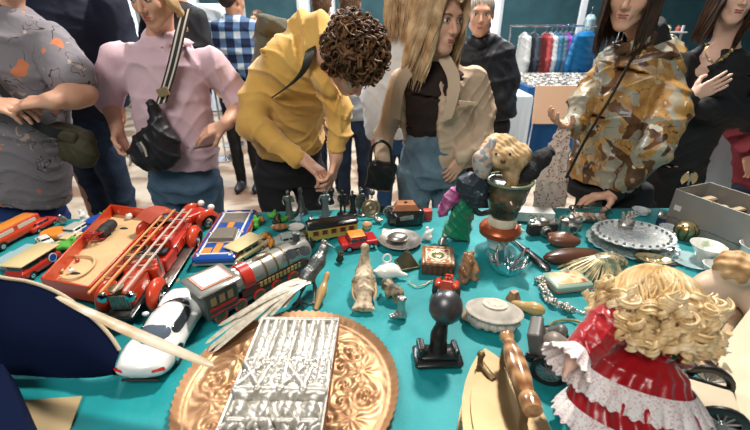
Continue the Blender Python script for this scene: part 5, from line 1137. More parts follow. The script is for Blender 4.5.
b.build('wires', mat('wire_red', (.4, .03, .03), .5), dr)
for i, (px, py, c_, r_, lb) in enumerate(((72, 273, m_porc, .009, 'small white bead bell lying inside the hose coil'), (78, 262, m_red, .007, 'tiny red knob inside the hose coil'), (130, 219, m_porc, .013, 'white round ball at the far end of the tray'), (143, 216, m_gold, .014, 'golden round ornament at the far end of the tray'), (121, 214, m_silv, .013, 'silver ball left of the white ball at the tray end'), (112, 212, m_porc, .010, 'small white marble at the far left corner of the tray'))):
    o = thing('bead', lb, 'bead', P(px, py, TZ+.038)); MB().ball((0, 0, r_), (r_, r_, r_)).build('bead', c_, o); MB().lathe([(r_*.3, 0), (r_*.2, r_*.35), (0, r_*.4)], (0, 0, r_*1.9), n=8).build('cap', m_brs, o)
# vintage fire engine
A_, B_ = P(120, 330), P(184, 240); dv = A_-B_; L = dv.length
fe = thing('fire_engine', 'big vintage red toy fire engine with ladders, gold rods and round orange fenders', 'toy fire engine', (B_.x, B_.y, TZ), math.atan2(dv.y, dv.x))
MB().box((L*.5, 0, .030), (L*.98, .075, .014), bev=.003).build('chassis', m_blk, fe)
b = MB(); b.box((L*.5, .062, .030), (L*.55, .035, .006), bev=.002); b.box((L*.5, -.062, .030), (L*.55, .035, .006), bev=.002); b.build('running_board', m_silv, fe)
S = Sdf(); S.box((L*.80, 0, .066), (.12, .062, .056), r=.014); S.box((L*.62, 0, .060), (.05, .10, .055), r=.01); S.mesh('bonnet', .003, m_ored, fe)
b = MB(); b.box((L*.80+.062, 0, .064), (.006, .052, .050), bev=.003)
for k in range(7): b.box((L*.80+.067, -.02+k*.0067, .064), (.002, .002, .042))
b.build('grille', m_silv, fe)
S = Sdf(); S.box((L*.47, 0, .056), (.085, .105, .045), r=.008); S.box((L*.40, 0, .09), (.014, .10, .05), r=.006); S.box((L*.47, 0, .098), (.06, .085, .05), r=.01, op=1); S.mesh('cab', .003, m_red, fe)
MB().box((L*.455, 0, .085), (.035, .082, .016), bev=.005).build('seat', m_rub, fe)
MB().box((L*.60, 0, .105), (.004, .085, .035), Matrix.Rotation(-.2, 3, 'Y')).build('windscreen', m_chr, fe)
MB().box((L*.20, 0, .058), (L*.36, .095, .042), bev=.005).build('rear_body', m_red, fe)
b = MB()
for x in (L*.08, L*.2, L*.32): b.box((x, -.049, .058), (.03, .003, .026), bev=.001); b.box((x, .049, .058), (.03, .003, .026), bev=.001)
b.build('locker_doors', m_ored, fe)
m_rod = mat('rod_white', (.56, .42, .33), .4); m_grod = mat('rod_gold', (.60, .30, .10), .4)
for (y, z, m_) in ((.030, .118, m_rod), (-.030, .118, m_grod)):
    b = MB()
    for e in (-1, 1): b.tube([(-.02, y+e*.014, z), (L*1.0, y+e*.014, z+.006)], .0036, n=6)
    for k in range(0, 16, 2): b.tube([(L*.06*k+.005, y-.014, z), (L*.06*k+.005, y+.014, z)], .0022, n=5)
    b.build('ladder', m_, fe)
b = MB()
for x in (L*.12, L*.62): b.tube([(x, -.05, .06), (x, -.05, .112), (x, .05, .112), (x, .05, .06)], .004, n=6)
b.build('ladder_rack', m_silv, fe)
for e in (-1, 1):
    for x in (L*.80, L*.13):
        S = Sdf(); S.ell((x, e*.068, .040), (.052, .024, .048)); S.ell((x, e*.075, .028), (.040, .03, .040), op=1, k=.002); S.box((x, e*.068, -.01), (.2, .1, .05), op=1, k=.002); S.mesh('fender', .0028, m_ored, fe)
        wheel(fe, (x, e*.074, .033), .033, .017, hub=m_wht, spokes=10)
    MB().lathe([(0, 0), (.013, .002), (.015, .01), (.010, .02), (0, .024)], (L*.80+.075, e*.036, .085), Matrix.Rotation(-PI/2, 3, 'Y'), n=16).build('headlamp', m_chr, fe)
MB().lathe([(.008, 0), (.020, .02), (.020, .022), (.0, .024)], (L*.92, 0, .09), n=16).build('bell', m_brs, fe)
MB().tube([(.022*math.cos(a)+L*.53, .022*math.sin(a)-.02, .115) for a in [2*PI*i/20 for i in range(20)]], .0028, n=6, closed=True).build('steering_wheel', m_blk, fe)
# vintage red car behind
A_, B_ = P(204, 224), P(150, 252); dv = A_-B_; L = dv.length*.95
vc = thing('vintage_car', 'open vintage red toy car with black seats behind the fire engine', 'toy car', P(178, 234), math.atan2(dv.y, dv.x)-.15)
S = Sdf(); S.box((-.03, 0, .045), (.15, .09, .045), r=.012); S.box((-.03, 0, .075), (.10, .07, .04), r=.012, op=1); S.box((.08, 0, .045), (.10, .06, .045), r=.014); S.mesh('body', .003, m_red, vc)
MB().box((-.03, 0, .058), (.04, .066, .02), bev=.006).build('front_seat', m_rub, vc); MB().box((-.075, 0, .068), (.02, .068, .05), bev=.006).build('rear_seat', m_rub, vc)
MB().sheet([[(-.11+.11*i/6, y, .105+.02*math.sin(PI*i/6)) for i in range(7)] for y in (-.05, 0, .05)], th=.003).build('folding_hood', mat('rust_red_roof', (.40, .07, .04), .5), vc)
for e in (-1, 1):
    for x in (-.08, .10):
        S = Sdf(); S.ell((x, e*.052, .038), (.045, .020, .042)); S.ell((x, e*.058, .024), (.034, .028, .034), op=1, k=.002); S.mesh('fender', .0028, m_ored, vc); wheel(vc, (x, e*.058, .027), .027, .013, spokes=10, hub=m_wht)
    MB().ball((.138, e*.034, .072), (.014, .013, .013)).build('headlamp', m_porc, vc)
MB().tube([(.0, -.045, .07), (.0, -.045, .105), (.0, .045, .105), (.0, .045, .07)], .003, n=6).build('windscreen_frame', m_chr, vc)
# flat picture, long stick and far left-middle bits
pc = item('picture_card', 'small brown and orange picture lying flat at the far edge near the plaid man', 'picture', 219, 220, -.35); MB().box((0, 0, .004), (.12, .085, .006), Matrix.Rotation(.12, 3, 'Y'), bev=.001).build('card', mat('dark_frame', (.07, .04, .03), .5), pc)
MB().box((0, 0, .0078), (.10, .066, .002), Matrix.Rotation(.12, 3, 'Y')).build('print', ramp_mat('print_orange', 'noise', [(.35, (.55, .14, .03)), (.5, (.65, .42, .20)), (.65, (.20, .07, .03))], scale=25), pc)
st_ = thing('metal_rod', 'long thin metal rod laid along the far edge behind the red cars', 'rod', P(152, 220, TZ+.006)); MB().tube([(-.22, .01, 0), (.18, .0, .004)], .0045, n=8).build('rod', m_silv, st_)
yc = small_car('toy_taxi', 'cream yellow toy car with dark windscreen in front of the tin blue car', 246, 254, seg((232, 262), (262, 244))[1], .13, .062, .036, m_yel, cab=(.25, .7))
MB().box((0, 0, .042), (.105, .06, .006), bev=.002).build('roof_board', mat('pale_yellow', (0, 0, 0)), yc)
small_car('toy_hatchback', 'glossy red toy hatchback beside the black and yellow tram', 358, 246, .32, .118, .064, .046, mat('car_red', (.42, .01, .015), .2, coat=.8), roof=m_org)
# black and yellow tram
A_, B_ = P(308, 240), P(356, 232); dv = B_-A_; tm = thing('tin_tram', 'black and yellow tin toy tram with lettered windows under the pewter figures', 'toy tram', ((A_.x+B_.x)/2, (A_.y+B_.y)/2, TZ), math.atan2(dv.y, dv.x)); L = dv.length
MB().box((0, 0, .030), (L, .06, .044), bev=.003).build('body', mat('tram_yellow', (.42, .36, .08), .4), tm); MB().box((0, 0, .060), (L*1.03, .066, .020), bev=.006).build('roof', m_blk, tm)
b = MB()
for e in (-1, 1):
    for k in range(5): b.box((-L*.36+k*L*.18, e*.0305, .038), (L*.12, .002, .020))
b.build('windows', mat('tram_window', (.10, .03, .02), .3), tm); b = MB()
for e in (-1, 1):
    for k in range(5): b.tube([(-L*.41+k*L*.18, e*.0315, .028), (-L*.41+k*L*.18, e*.0315, .048), (-L*.31+k*L*.18, e*.0315, .048), (-L*.31+k*L*.18, e*.0315, .028)], .0012, n=4, closed=True)
b.build('window_frames', mat('tram_orange', (.55, .2, .05), .4), tm)
for e in (-1, 1):
    for x in (-.35, -.12, .12, .35): wheel(tm, (x*L, e*.026, .010), .010, .006)
# odds and ends between the tin car and the tram
def lath(name, label, cat, px, py, prof, m, n=24, rz=0, sx=1., sy=1., rot=None, group=None, z=TZ):
    o = item(name, label, cat, px, py, rz, group, z=z); MB().lathe(prof, (0, 0, 0), rot, n, sx, sy).build('body', m, o); return o
lath('pill_bottle', 'amber bottle lying near the yellow toy car', 'bottle', 265, 236, [(0, -.03), (.014, -.03), (.016, -.02), (.016, .018), (.008, .024), (.009, .034), (0, .035)], mat('amber', (.50, .26, .08), .3), rot=Matrix.Rotation(1.2, 3, 'X'), z=TZ+.016)
lath('wooden_dish', 'small wooden leaf dish right of the amber bottle', 'dish', 280, 230, [(.01, 0), (.03, .008), (.036, .016), (.030, .013), (0, .006)], m_wood, sy=.7)
lath('white_saucer', 'small white saucer with pink centre beside the wooden dish', 'saucer', 296, 229, [(.015, 0), (.03, .006), (.034, .011), (.028, .008), (0, .004)], m_porc)
lath('sea_shell', 'pink and grey sea shell lying among the trinkets by the tram', 'shell', 282, 238, [(0, -.03), (.008, -.024), (.016, -.008), (.019, .006), (.012, .018), (.004, .024), (0, .026)], mat('shell_pink', (.55, .42, .36), .4, col2=(.30, .27, .25), vs=60), rot=Matrix.Rotation(1.4, 3, 'X'), z=TZ+.017)
small_car('toy_jeep', 'pale grey-green toy jeep left of the tram', 290, 243, .4, .10, .05, .034, mat('grey_green', (.30, .36, .33), .4, coat=.2))
lath('brass_cup', 'small brass cup in front of the pewter lady', 'cup', 303, 240, [(.010, 0), (.016, .004), (.018, .026), (.020, .03), (.017, .03), (.014, .006), (0, .005)], m_brs)
def shades():
    o = item('sunglasses', 'pair of dark sunglasses folded on top of the locomotive front', 'sunglasses', 298, 254, .5, z=TZ+.10); b = MB()
    for e in (-1, 1): b.lathe([(0, 0), (.017, 0), (.018, .003), (0, .004)], (e*.021, 0, .004), Matrix.Rotation(.5, 3, 'X'), n=20)
    b.build('lens', m_dkg, o); b = MB(); b.tube(smooth_path([(-.006, 0, .006), (0, 0, .010), (.006, 0, .006)]), .0018, n=6)
    for e in (-1, 1): b.tube(smooth_path([(e*.038, 0, .006), (e*.036, .02, .004), (-e*.01, .03, .003)]), .002, n=6)
    b.build('frame', m_blk, o)
shades()
# ---------------------------------------------------------------- pewter figures along the far edge
def minifig(S, h, seed=0, robe=True, hat=False, arms_=1):
    r = h/1.8; rg_ = random.Random(seed)
    if robe: S.loft([((0, 0, .02*r), .30*r, .26*r), ((0, 0, .5*r), .20*r, .17*r), ((0, 0, .95*r), .16*r, .12*r)], (0, -1, 0), k=.05*r)
    else:
        for e in (-1, 1): S.chain([(e*.10*r, 0, .95*r), (e*.13*r, -.02*r, .5*r), (e*.15*r, 0, .05*r)], [.11*r, .085*r, .07*r], k=.04*r)
    S.loft([((0, 0, .92*r), .17*r, .13*r), ((0, 0, 1.2*r), .21*r, .13*r), ((0, 0, 1.42*r), .21*r, .11*r), ((0, 0, 1.5*r), .08*r, .08*r)], (0, -1, 0), k=.05*r)
    S.ell((0, -.01*r, 1.66*r), (.10*r, .12*r, .14*r), k=.04*r)
    for e in (-1, 1):
        a = rg_.uniform(.1, .35); S.chain([(e*.22*r, 0, 1.38*r), (e*(.28+a*.3)*r, -.04*r, 1.12*r), (e*(.16+a*.4)*r, -.2*r, (1.0+a*rg_.choice((-.3, 1.2)))*r)], [.075*r, .06*r, .05*r], k=.03*r)
    if hat: S.ell((0, 0, 1.80*r), (.19*r, .19*r, .03*r), k=.02*r); S.cone((0, 0, 1.78*r), (0, 0, 1.9*r), .1*r, .08*r, k=.02*r)
def figure(label, px, py, h, m, seed, base=True, **kw):
    o = item('pewter_figurine', label, 'figurine', px, py, 0.1*seed, 'pewter figures along the far edge'); S = Sdf(); minifig(S, h, seed, **kw); S.mesh('body', max(.0016, h/55), m, o, lambda x, y, z: .0008*np.sin(300*x+200*z+seed)*np.sin(260*z)).location = (0, 0, .005)
    MB().lathe([(0, 0), (h*.24, 0), (h*.24, .003), (h*.18, .007), (0, .007)], n=20).build('base', m, o); return o
m_dpew = mat('dark_pewter', (.045, .045, .042), .45, .7); m_gpew = mat('green_pewter', (.17, .21, .18), .42, .7); m_bpew = mat('bronze_dark', (.10, .07, .045), .45, .7)
figure('pale green pewter lady figure, leftmost of the tall figures at the far edge', 290, 219, .125, m_gpew, 1)
figure('pewter soldier figure directly under the bending man\'s left fingers', 326, 217, .122, mat('blue_pewter', (.22, .26, .27), .4, .7), 2, robe=True)
figure('dark pewter man with bent arms right of the held chess piece', 343, 214, .108, m_dpew, 3, robe=False)
figure('black figure with a big round head among the pewter row', 353, 214, .105, m_blk, 4, robe=True)
figure('grey pewter figure with hat just right of the black one', 361, 214, .11, m_pew, 5, robe=False, hat=True)
lath('pewter_bell', 'tall narrow pewter hand bell with ball top behind the trinkets', 'bell', 302, 213, [(0, 0), (.026, 0), (.024, .012), (.014, .03), (.009, .07), (.006, .095), (.009, .10), (.0105, .108), (.007, .117), (0, .12)], m_pew)
def knob(S): S.ell((0, 0, .022), (.022, .016, .022))
MBb = item('metal_ball_stand', 'grey metal ball on a thin stem behind the bronze medallion', 'ornament', 372, 211); b = MB(); b.lathe([(0, 0), (.018, 0), (.016, .004), (.004, .01), (.003, .08), (0, .08)], n=16); b.build('stem', m_pew, MBb); MB().ball((0, 0, .088), .014).build('ball', m_pew, MBb)
md = item('bronze_medallion', 'round embossed bronze medallion standing on its edge', 'medallion', 371, 217, .1); MB().lathe([(0, 0), (.036, 0), (.040, .004), (.036, .008), (.030, .005), (.022, .009), (.010, .006), (0, .012)], (0, 0, .041), Matrix.Rotation(PI/2-.25, 3, 'X'), n=32).build('medallion', mat('bronze_pale', (.34, .28, .18), .4, .6, col2=(.20, .15, .09), vs=60), md)
lath('wooden_apple', 'small reddish wooden apple near the roof of the red hatchback', 'ornament', 367, 229, [(0, 0), (.012, .001), (.019, .012), (.018, .024), (.010, .031), (0, .028)], mat('apple', (.45, .20, .08), .4, col2=(.6, .42, .2), vs=30))
# chess piece in the fingers
ck = thing('chess_knight', 'black chess piece held up between the fingertips', 'chess piece', J(330, 203, 1.585)); ck.rotation_euler = (.1, .12, .3)
b = MB(); b.lathe([(0, 0), (.019, 0), (.020, .005), (.016, .010), (.0165, .014), (.011, .020), (.009, .034), (.013, .038), (.009, .041), (0, .042)], n=20); b.build('base', m_blk, ck); S = Sdf(); S.cone((0, 0, .040), (.002, 0, .058), .010, .0085); S.cone((.002, 0, .060), (-.012, -.002, .055), .0085, .005); S.cone((.004, 0, .064), (.006, 0, .073), .004, .001); S.mesh('knight_head', .0016, m_blk, ck)
# small clutter: glass and green pieces at the far edge
rg = random.Random(77)
bits = [(273, 218, m_green, 'tiny green figurine at the far edge by the brown trousers'), (318, 226, m_lblue, 'tiny pale blue glass figure in front of the bell'), (312, 222, m_silv, 'tiny silver animal next to the pewter bell'), (283, 222, m_green, 'flat green ashtray under the pewter lady'), (262, 222, m_org, 'tiny orange pot at the far edge'), (268, 245, m_wht, 'small white toy boat near the yellow car'), (310, 247, m_dkg, 'small dark pebble beside the brass cup'), (378, 222, m_silv, 'small silver thimble left of the brown camera case')]
for i, (px, py, m_, lb) in enumerate(bits):
    def f(S, i=i):
        r_ = random.Random(i); S.ell((0, 0, .010), (.018, .012, .010)); S.ell((.008, 0, .02), (.008, .008, .009)); S.cone((-.01, 0, .01), (-.02, .004, .016), .005, .003); S.ell((.01, 0, .031), .0055, k=.005)
    sdfobj('trinket', lb, 'trinket', px, py, f, m_, rz=i*1.3, s=rg.uniform(.8, 1.15))
# ---------------------------------------------------------------- camera in brown leather, puppet and jug in the middle of the far edge
cm = item('folding_camera', 'old folding camera in black and tan leather case at the far edge', 'camera', 405, 223, .05)
S = Sdf(); S.box((0, 0, .035), (.15, .07, .07), r=.018); S.box((0, -.03, .03), (.10, .03, .05), r=.012, k=.01); S.mesh('case', .003, m_blk, cm)
b = MB(); b.prism([(-.055, -.035), (.055, -.035), (.045, .035), (-.045, .035)], .070, .092, top=.7); b.build('leather_hood', mat('tan_leather', (.30, .11, .05), .4, col2=(.38, .16, .07), vs=20), cm)
MB().lathe([(0, 0), (.007, 0), (.007, .002), (0, .002)], (0, 0, .0925), n=14).build('snap', m_blk, cm)
MB().box((0, -.0462, .045), (.055, .002, .018), Matrix.Rotation(-.15, 3, 'Y')).build('plate', m_silv, cm)
MB().tube(smooth_path([(-.075, 0, .03), (-.09, -.01, .06), (-.07, 0, .075), (-.05, 0, .07)]), .0035, n=6).build('strap', m_silv, cm)
mb_ = item('matchbox', 'small red and white box right of the folding camera', 'box', 427, 219, .2); MB().box((0, 0, .022), (.035, .03, .044), bev=.002).build('box', mat('matchbox_red', (.45, .04, .03), .5), mb_)
# white and copper pot with the dark jug standing in it
pt_ = item('porcelain_pot', 'white pot with wide copper red band carrying the dark character jug', 'pot', 497, 246, s=1.15)
MB().lathe([(0, 0), (.028, 0), (.030, .008), (.044, .040), (.046, .044), (.040, .044), (.0, .040)], n=32).build('body', m_porc, pt_)
MB().lathe([(.046, .044), (.062, .050), (.064, .066), (.056, .078), (.050, .080), (.0, .080)], n=32).build('copper_band', mat('copper_red', (.42, .10, .04), .3, .5), pt_)
jg = item('character_jug', 'dark brown-green glazed pottery jug with handle and cream foot, at the far edge', 'jug', 497, 246, 0, z=TZ+.093, s=1.42)
jg.location = pt_.location+Vector((.005, .0, .0935))
MB().lathe([(0, 0), (.034, 0), (.036, .010), (.032, .022), (0, .022)], n=28).build('foot', mat('cream_glaze', (.62, .56, .42), .3, coat=.4), jg)
S = Sdf(); S.loft([((0, 0, .026), .034, .034), ((0, 0, .07), .044, .044), ((.002, 0, .115), .054, .052)], (0, -1, 0), k=.01); S.ell((0, -.045, .07), (.012, .014, .014), k=.012); S.ell((-.018, -.038, .085), (.010, .008, .008), k=.01); S.ell((.018, -.038, .085), (.010, .008, .008), k=.01); S.ell((0, 0, .125), (.048, .046, .02), op=1, k=.003)
S.mesh('body', .003, ramp_mat('jug_glaze', 'noise', [(.35, (.02, .018, .012)), (.55, (.07, .06, .03)), (.7, (.20, .11, .05))], scale=22, rough=.25, coat=.5), jg)
MB().tube([((.054)*math.cos(a)+.002, .053*math.sin(a), .117) for a in [2*PI*i/32 for i in range(32)]], .004, n=8, closed=True).build('rim', mat('olive_glaze', (.16, .20, .12), .3, coat=.3), jg)
MB().tube(smooth_path([(-.042, -.01, .095), (-.07, -.015, .095), (-.08, -.015, .06), (-.066, -.012, .035), (-.036, -.005, .035)]), .0075, n=10).build('handle', mat('jug_handle', (.02, .022, .018), .25, coat=.5), jg)
# patchwork hand puppet leaning on the jug
pu = thing('hand_puppet', 'patchwork cloth doll with grey cap, magenta sleeve and long green skirt leaning on the jug', 'doll', P(462, 226)); O = pu.location
S = Sdf(); S.ell(J(482, 166, 1.26)-O, (.030, .028, .048), Matrix.Rotation(-.3, 3, 'Y')); S.cone(J(484, 158, 1.26)-O, J(492, 142, 1.27)-O, .030, .014, k=.02); S.mesh('cap', .003, ramp_mat('patchwork_cap', 'cells', [(0, (.42, .42, .40)), (.35, (.55, .30, .18)), (.55, (.62, .58, .5)), (.75, (.18, .22, .24))], scale=60, rough=.45), pu)
S = Sdf(); S.ell(J(475, 188, 1.27)-O, (.048, .04, .055)); S.cone(J(466, 184, 1.27)-O, J(478, 200, 1.26)-O, .035, .028, k=.03); S.mesh('bodice', .0035, ramp_mat('navy_speckle', 'noise', [(.45, (.012, .022, .035)), (.62, (.05, .08, .10)), (.7, (.3, .33, .33))], scale=60, rough=.5, const=True), pu, folds(.004, 90))
S = Sdf(); S.loft([(J(474, 186, 1.29)-O, .020, .02), (J(464, 208, 1.31)-O, .04, .03), (J(458, 228, 1.33)-O, .052, .035), (P(456, 239, TZ+.012)-O, .056, .03)], (0, -1, 0), k=.02); S.mesh('green_skirt', .0035, mat('emerald_satin', (.0, .19, .09), .4, sheen=.2), pu, folds(.007, 110, (1, .2, .25)))
S = Sdf(); S.chain([J(468, 182, 1.30)-O, J(452, 198, 1.31)-O, J(442, 212, 1.33)-O], [.022, .026, .022], k=.02); S.mesh('magenta_sleeve', .0035, ramp_mat('magenta_cloth', 'noise', [(.4, (.32, .05, .20)), (.6, (.55, .24, .38))], scale=30, rough=.6), pu, folds(.006, 100))
# beige monkey toy on top
mk = thing('plush_monkey', 'sandy beige soft toy monkey lying over the jug and the puppet', 'soft toy', J(500, 176, 1.30)); O = mk.location
S = Sdf(); S.ell(J(503, 155, 1.31)-O, (.082, .052, .052)); S.ell(J(489, 153, 1.28)-O, (.035, .035, .035), k=.02); S.ell(J(520, 155, 1.29)-O, (.038, .04, .036), k=.02); S.ell(J(503, 158, 1.255)-O, (.042, .03, .034), k=.02); S.cone(J(512, 166, 1.28)-O, J(512, 182, 1.28)-O, .030, .022, k=.03); S.ell(J(500, 142, 1.31)-O, (.05, .04, .028), k=.02)
S.mesh('body', .004, ramp_mat('sand_plush', 'noise', [(.3, (.36, .20, .08)), (.5, (.58, .38, .19)), (.7, (.70, .54, .34))], scale=30, rough=.9, detail=6), mk, lambda x, y, z: .003*np.sin(190*x+90*z)*np.sin(170*y+140*z+60*x))
for e in (-1, 1): MB().ball(J(503+e*7, 154, 1.228)-O, .0042).build('eye', m_blk, mk)
MB().ball(J(503, 161, 1.224)-O, (.009, .006, .006)).build('nose', mat('nose_brown', (.12, .05, .03), .5), mk)
sk = thing('black_sock', 'black knitted sock hanging beside the soft toy monkey', 'sock', J(534, 175, 1.30)); O = sk.location
S = Sdf(); S.chain([J(522, 184, 1.28)-O, J(530, 173, 1.29)-O, J(542, 158, 1.31)-O, J(549, 152, 1.33)-O], [.018, .026, .028, .020], k=.02); S.mesh('sock', .004, mat('black_knit', (.012, .012, .014), .8, bump=.4, bs=120), sk, folds(.004, 80))
lt = thing('lattice_shawl', 'pale pink lattice patterned shawl hanging between the sock and the bomber jacket', 'shawl', J(556, 160, 1.66)); O = lt.location
m_lat = ramp_mat('pink_lattice', 'voronoi', [(0, (.34, .10, .09)), (.30, (.66, .52, .44)), (.8, (.70, .58, .50))], scale=75, rough=.7, const=True)
S = Sdf(); S.loft([(J(566, 122, 1.66)-O, .02, .012), (J(558, 150, 1.66)-O, .055, .018), (J(552, 180, 1.66)-O, .075, .022), (J(549, 207, 1.66)-O, .08, .02)], (0, -1, 0), k=.02); S.mesh('shawl', .004, m_lat, lt, folds(.008, 90, (1, .3, .2)))
# ---------------------------------------------------------------- right hand half of the table
wb = item('white_box', 'white cardboard box with black scribbled marks behind the silver camera', 'box', 533, 219, -.1); MB().box((0, 0, .022), (.15, .06, .044), bev=.002).build('box', m_wht, wb)
b = MB()
for (x, z, l_) in ((-.03, .028, .018), (-.01, .028, .014), (.012, .028, .02), (-.02, .018, .03)): b.tube([(x, -.0312, z-.004), (x+l_*.5, -.0312, z+.005), (x+l_, -.0312, z-.003)], .0012, n=4)
b.build('scribble', m_blk, wb)
def camera_toy(label, px, py, rz, w=.105, mb=None):
    o = item('film_camera', label, 'camera', px, py, rz); MB().box((0, 0, .026), (w, .034, .040), bev=.006).build('body', mb or m_rub, o)
    b = MB(); b.box((0, 0, .053), (w*.98, .032, .016), bev=.005); b.box((0, 0, .066), (w*.3, .03, .014), bev=.005); b.build('top_plate', m_silv, o)
    l = MB(); l.lathe([(0, 0), (.021, 0), (.021, .012), (.018, .014), (.018, .024), (.014, .024), (.012, .018), (0, .018)], (0, -.017, .03), Matrix.Rotation(PI/2, 3, 'X'), n=24); l.build('lens', m_silv, o)
    MB().lathe([(0, 0), (.011, 0), (0, .003)], (0, -.036, .03), Matrix.Rotation(PI/2, 3, 'X'), n=20).build('lens_glass', m_dkg, o)
    for e in (-1, 1): MB().lathe([(0, 0), (.009, 0), (.009, .007), (0, .008)], (e*w*.38, 0, .061), n=14).build('dial', m_chr, o)
    return o
camera_toy('silver and black film camera in front of the white box', 541, 235, .15, .12)
camera_toy('small silver film camera right of the bigger one, next to the shell box', 568, 232, -.1, .085, m_silv)
lc = item('leather_case', 'long dark brown leather case with curved lid lying on the cloth', 'case', 571, 262, .12)
S = Sdf(); S.ell((0, 0, .024), (.105, .036, .026)); S.box((0, 0, .0), (.3, .2, .01), op=1, r=.001); S.box((0, 0, .028), (.3, .2, .0016), op=1, r=.0005, k=.002); S.mesh('case', .003, mat('dark_brown_leather', (.06, .022, .012), .3, coat=.3, col2=(.12, .05, .025), vs=9), lc)
lc2 = item('leather_pouch', 'rounded brown leather pouch behind the long leather case', 'pouch', 563, 246, -.1); S = Sdf(); S.ell((0, 0, .022), (.058, .030, .026)); S.cone((.0, .01, .045), (-.05, .02, .035), .009, .006, k=.02); S.mesh('pouch', .003, mat('mid_brown_leather', (.14, .055, .03), .35, coat=.2), lc2)
c_, an, l_ = seg((504, 234), (549, 272)); sh_ = thing('shoe_horn', 'black curved shoe horn lying across the cloth right of the crystal bowl', 'shoe horn', c_, an); b = MB()
b.tube(smooth_path([(-l_/2, 0, .008), (-l_*.3, 0, .010), (0, 0, .010), (l_*.3, .0, .008), (l_/2, 0, .005)], 6), [.008, .011, .011, .009, .008, .008, .007, .007, .007, .007, .008, .010, .012, .014, .016, .018, .019, .020, .021, .021, .020, .019, .016, .012, .006], n=12, flat=.35); b.build('horn', m_blk, sh_)
# shell box
sb_ = item('shell_box', 'clear plastic box packed with pale sea shells beside the sleeve', 'box', 588, 220, -.08); S = Sdf(); S.box((0, 0, .027), (.155, .075, .054), r=.012); S.box((0, 0, .030), (.148, .068, .050), r=.011, op=1, k=.001); MBq = S.mesh('box', .0022, m_glass, sb_)
rg = random.Random(8)
for i in range(16):
    o = thing('sea_shell', 'pale pink sea shell packed inside the clear plastic box', 'shell', sb_.location+Vector((-.055+.022*(i % 6), -.02+.02*(i//6), .012)), i*.9, 'shells in the clear box'); MB().lathe([(0, -.012), (.006, -.009), (.011, 0), (.008, .008), (.002, .013), (0, .014)], (0, 0, .004), Matrix.Rotation(1.3, 3, 'X'), n=10).build('shell', mat('shell_pale%d' % (i % 3), ((.70, .50, .38), (.75, .68, .58), (.6, .35, .25))[i % 3], .35), o)
# crystal platters
def scallop_dish(name, label, px, py, r, hgt, n, m, z=TZ, beads=None, sy=1.):
    o = item(name, label, 'dish', px, py, .0, z=z); rows = []; N = n*6
    for k in range(22):
        t = k/21; R0 = r*(.12+.88*t); zz = hgt*(t**3)
        rows.append([(R0*(1+.045*t**3*abs(math.cos(n*a/2)))*math.cos(a), R0*sy*(1+.045*t**3*abs(math.cos(n*a/2)))*math.sin(a), .004+zz+.0012*math.cos(n*a)*math.sin(t*30)) for a in [2*PI*i/N for i in range(N+1)]])
    b = MB(); b.sheet(rows, th=-.004); b.lathe([(0, 0), (r*.5, 0), (r*.5, .005), (0, .005)], n=40, close=False); b.build('plate', m, o, smooth=25)
    if beads:
        b = MB()
        for i in range(beads): a = 2*PI*i/beads; b.ball((r*.90*math.cos(a), r*.90*sy*math.sin(a), hgt*.8+.006), .0052, n=8, m=6)
        b.build('bead_border', mat('smoke_beads', (.16, .17, .15), .2, coat=.4), o)
    return o
m_cryst = mat('cut_crystal', (.95, .96, .95), .2, trans=.12, ior=1.5, spec=.8, col2=(.66, .74, .76), vs=55, bump=.8, bs=90)
scallop_dish('glass_platter', 'lower pale blue scalloped glass platter under the crystal one', 630, 245, .150, .016, 22, mat('aqua_glass', (.62, .82, .84), .15, trans=.5, ior=1.45), beads=26, sy=.85)
scallop_dish('crystal_platter', 'upper lace-edged cut crystal platter with grey bead border', 632, 238, .135, .018, 26, m_cryst, z=TZ+.034, beads=28, sy=.8)
sf = thing('silver_statuette', 'silver statuette of clustered figures standing on the crystal platter', 'figurine', P(626, 226, TZ+.058)); S = Sdf()
for i, (x, y, h) in enumerate(((-.018, 0, .048), (0, -.008, .056), (.016, .004, .05), (.004, .014, .044))): S.chain([(x*.6, y*.6, .004), (x*.8, y*.8, h*.5), (x*1.25, y, h)], [.010, .008, .005], k=.008); S.ell((x*1.3, y, h+.006), .006, k=.003); S.cone((x, y, h*.7), (x*1.9, y-.01, h*.95), .003, .002, k=.003)
S.ell((0, 0, .006), (.028, .022, .008)); S.mesh('body', .0016, m_silv, sf)
# gilt dish and folding fan
gd = item('gilt_dish', 'small oval gilt dish with embossed centre in front of the crystal platter', 'dish', 652, 262, -.3, z=TZ+.012); MB().lathe([(.02, 0), (.04, .005), (.052, .014), (.054, .016), (.050, .014), (.036, .007), (.018, .008), (.012, .012), (0, .012)], n=36, sy=.62).build('dish', mat('pale_gilt', (.66, .50, .26), .3, .7, col2=(.8, .68, .45), vs=40), gd)
b = MB()
for i in range(5): b.ball((.018*math.cos(i*1.26), .010*math.sin(i*1.26), .009), (.009, .007, .005))
b.build('embossing', mat('pale_gilt', (0, 0, 0)), gd)
fn = item('folding_fan', 'open silver-grey folding fan behind the gilt dish', 'fan', 663, 266, .35)
for i in range(13):
    a = -.15+i*.23; R = Matrix.Rotation(a, 3, 'Z'); b = MB(); b.prism([(0.01, -.003), (.088, -.0115), (.092, 0), (.088, .0115), (.01, .003)], 0, .0016, R, (0, 0, .002+.0014*(i % 2)+.0012*i)); b.build('blade', mat('fan_grey', (.30, .31, .29), .35, .5) if i % 2 else mat('fan_dark', (.10, .085, .075), .4, .3), fn)
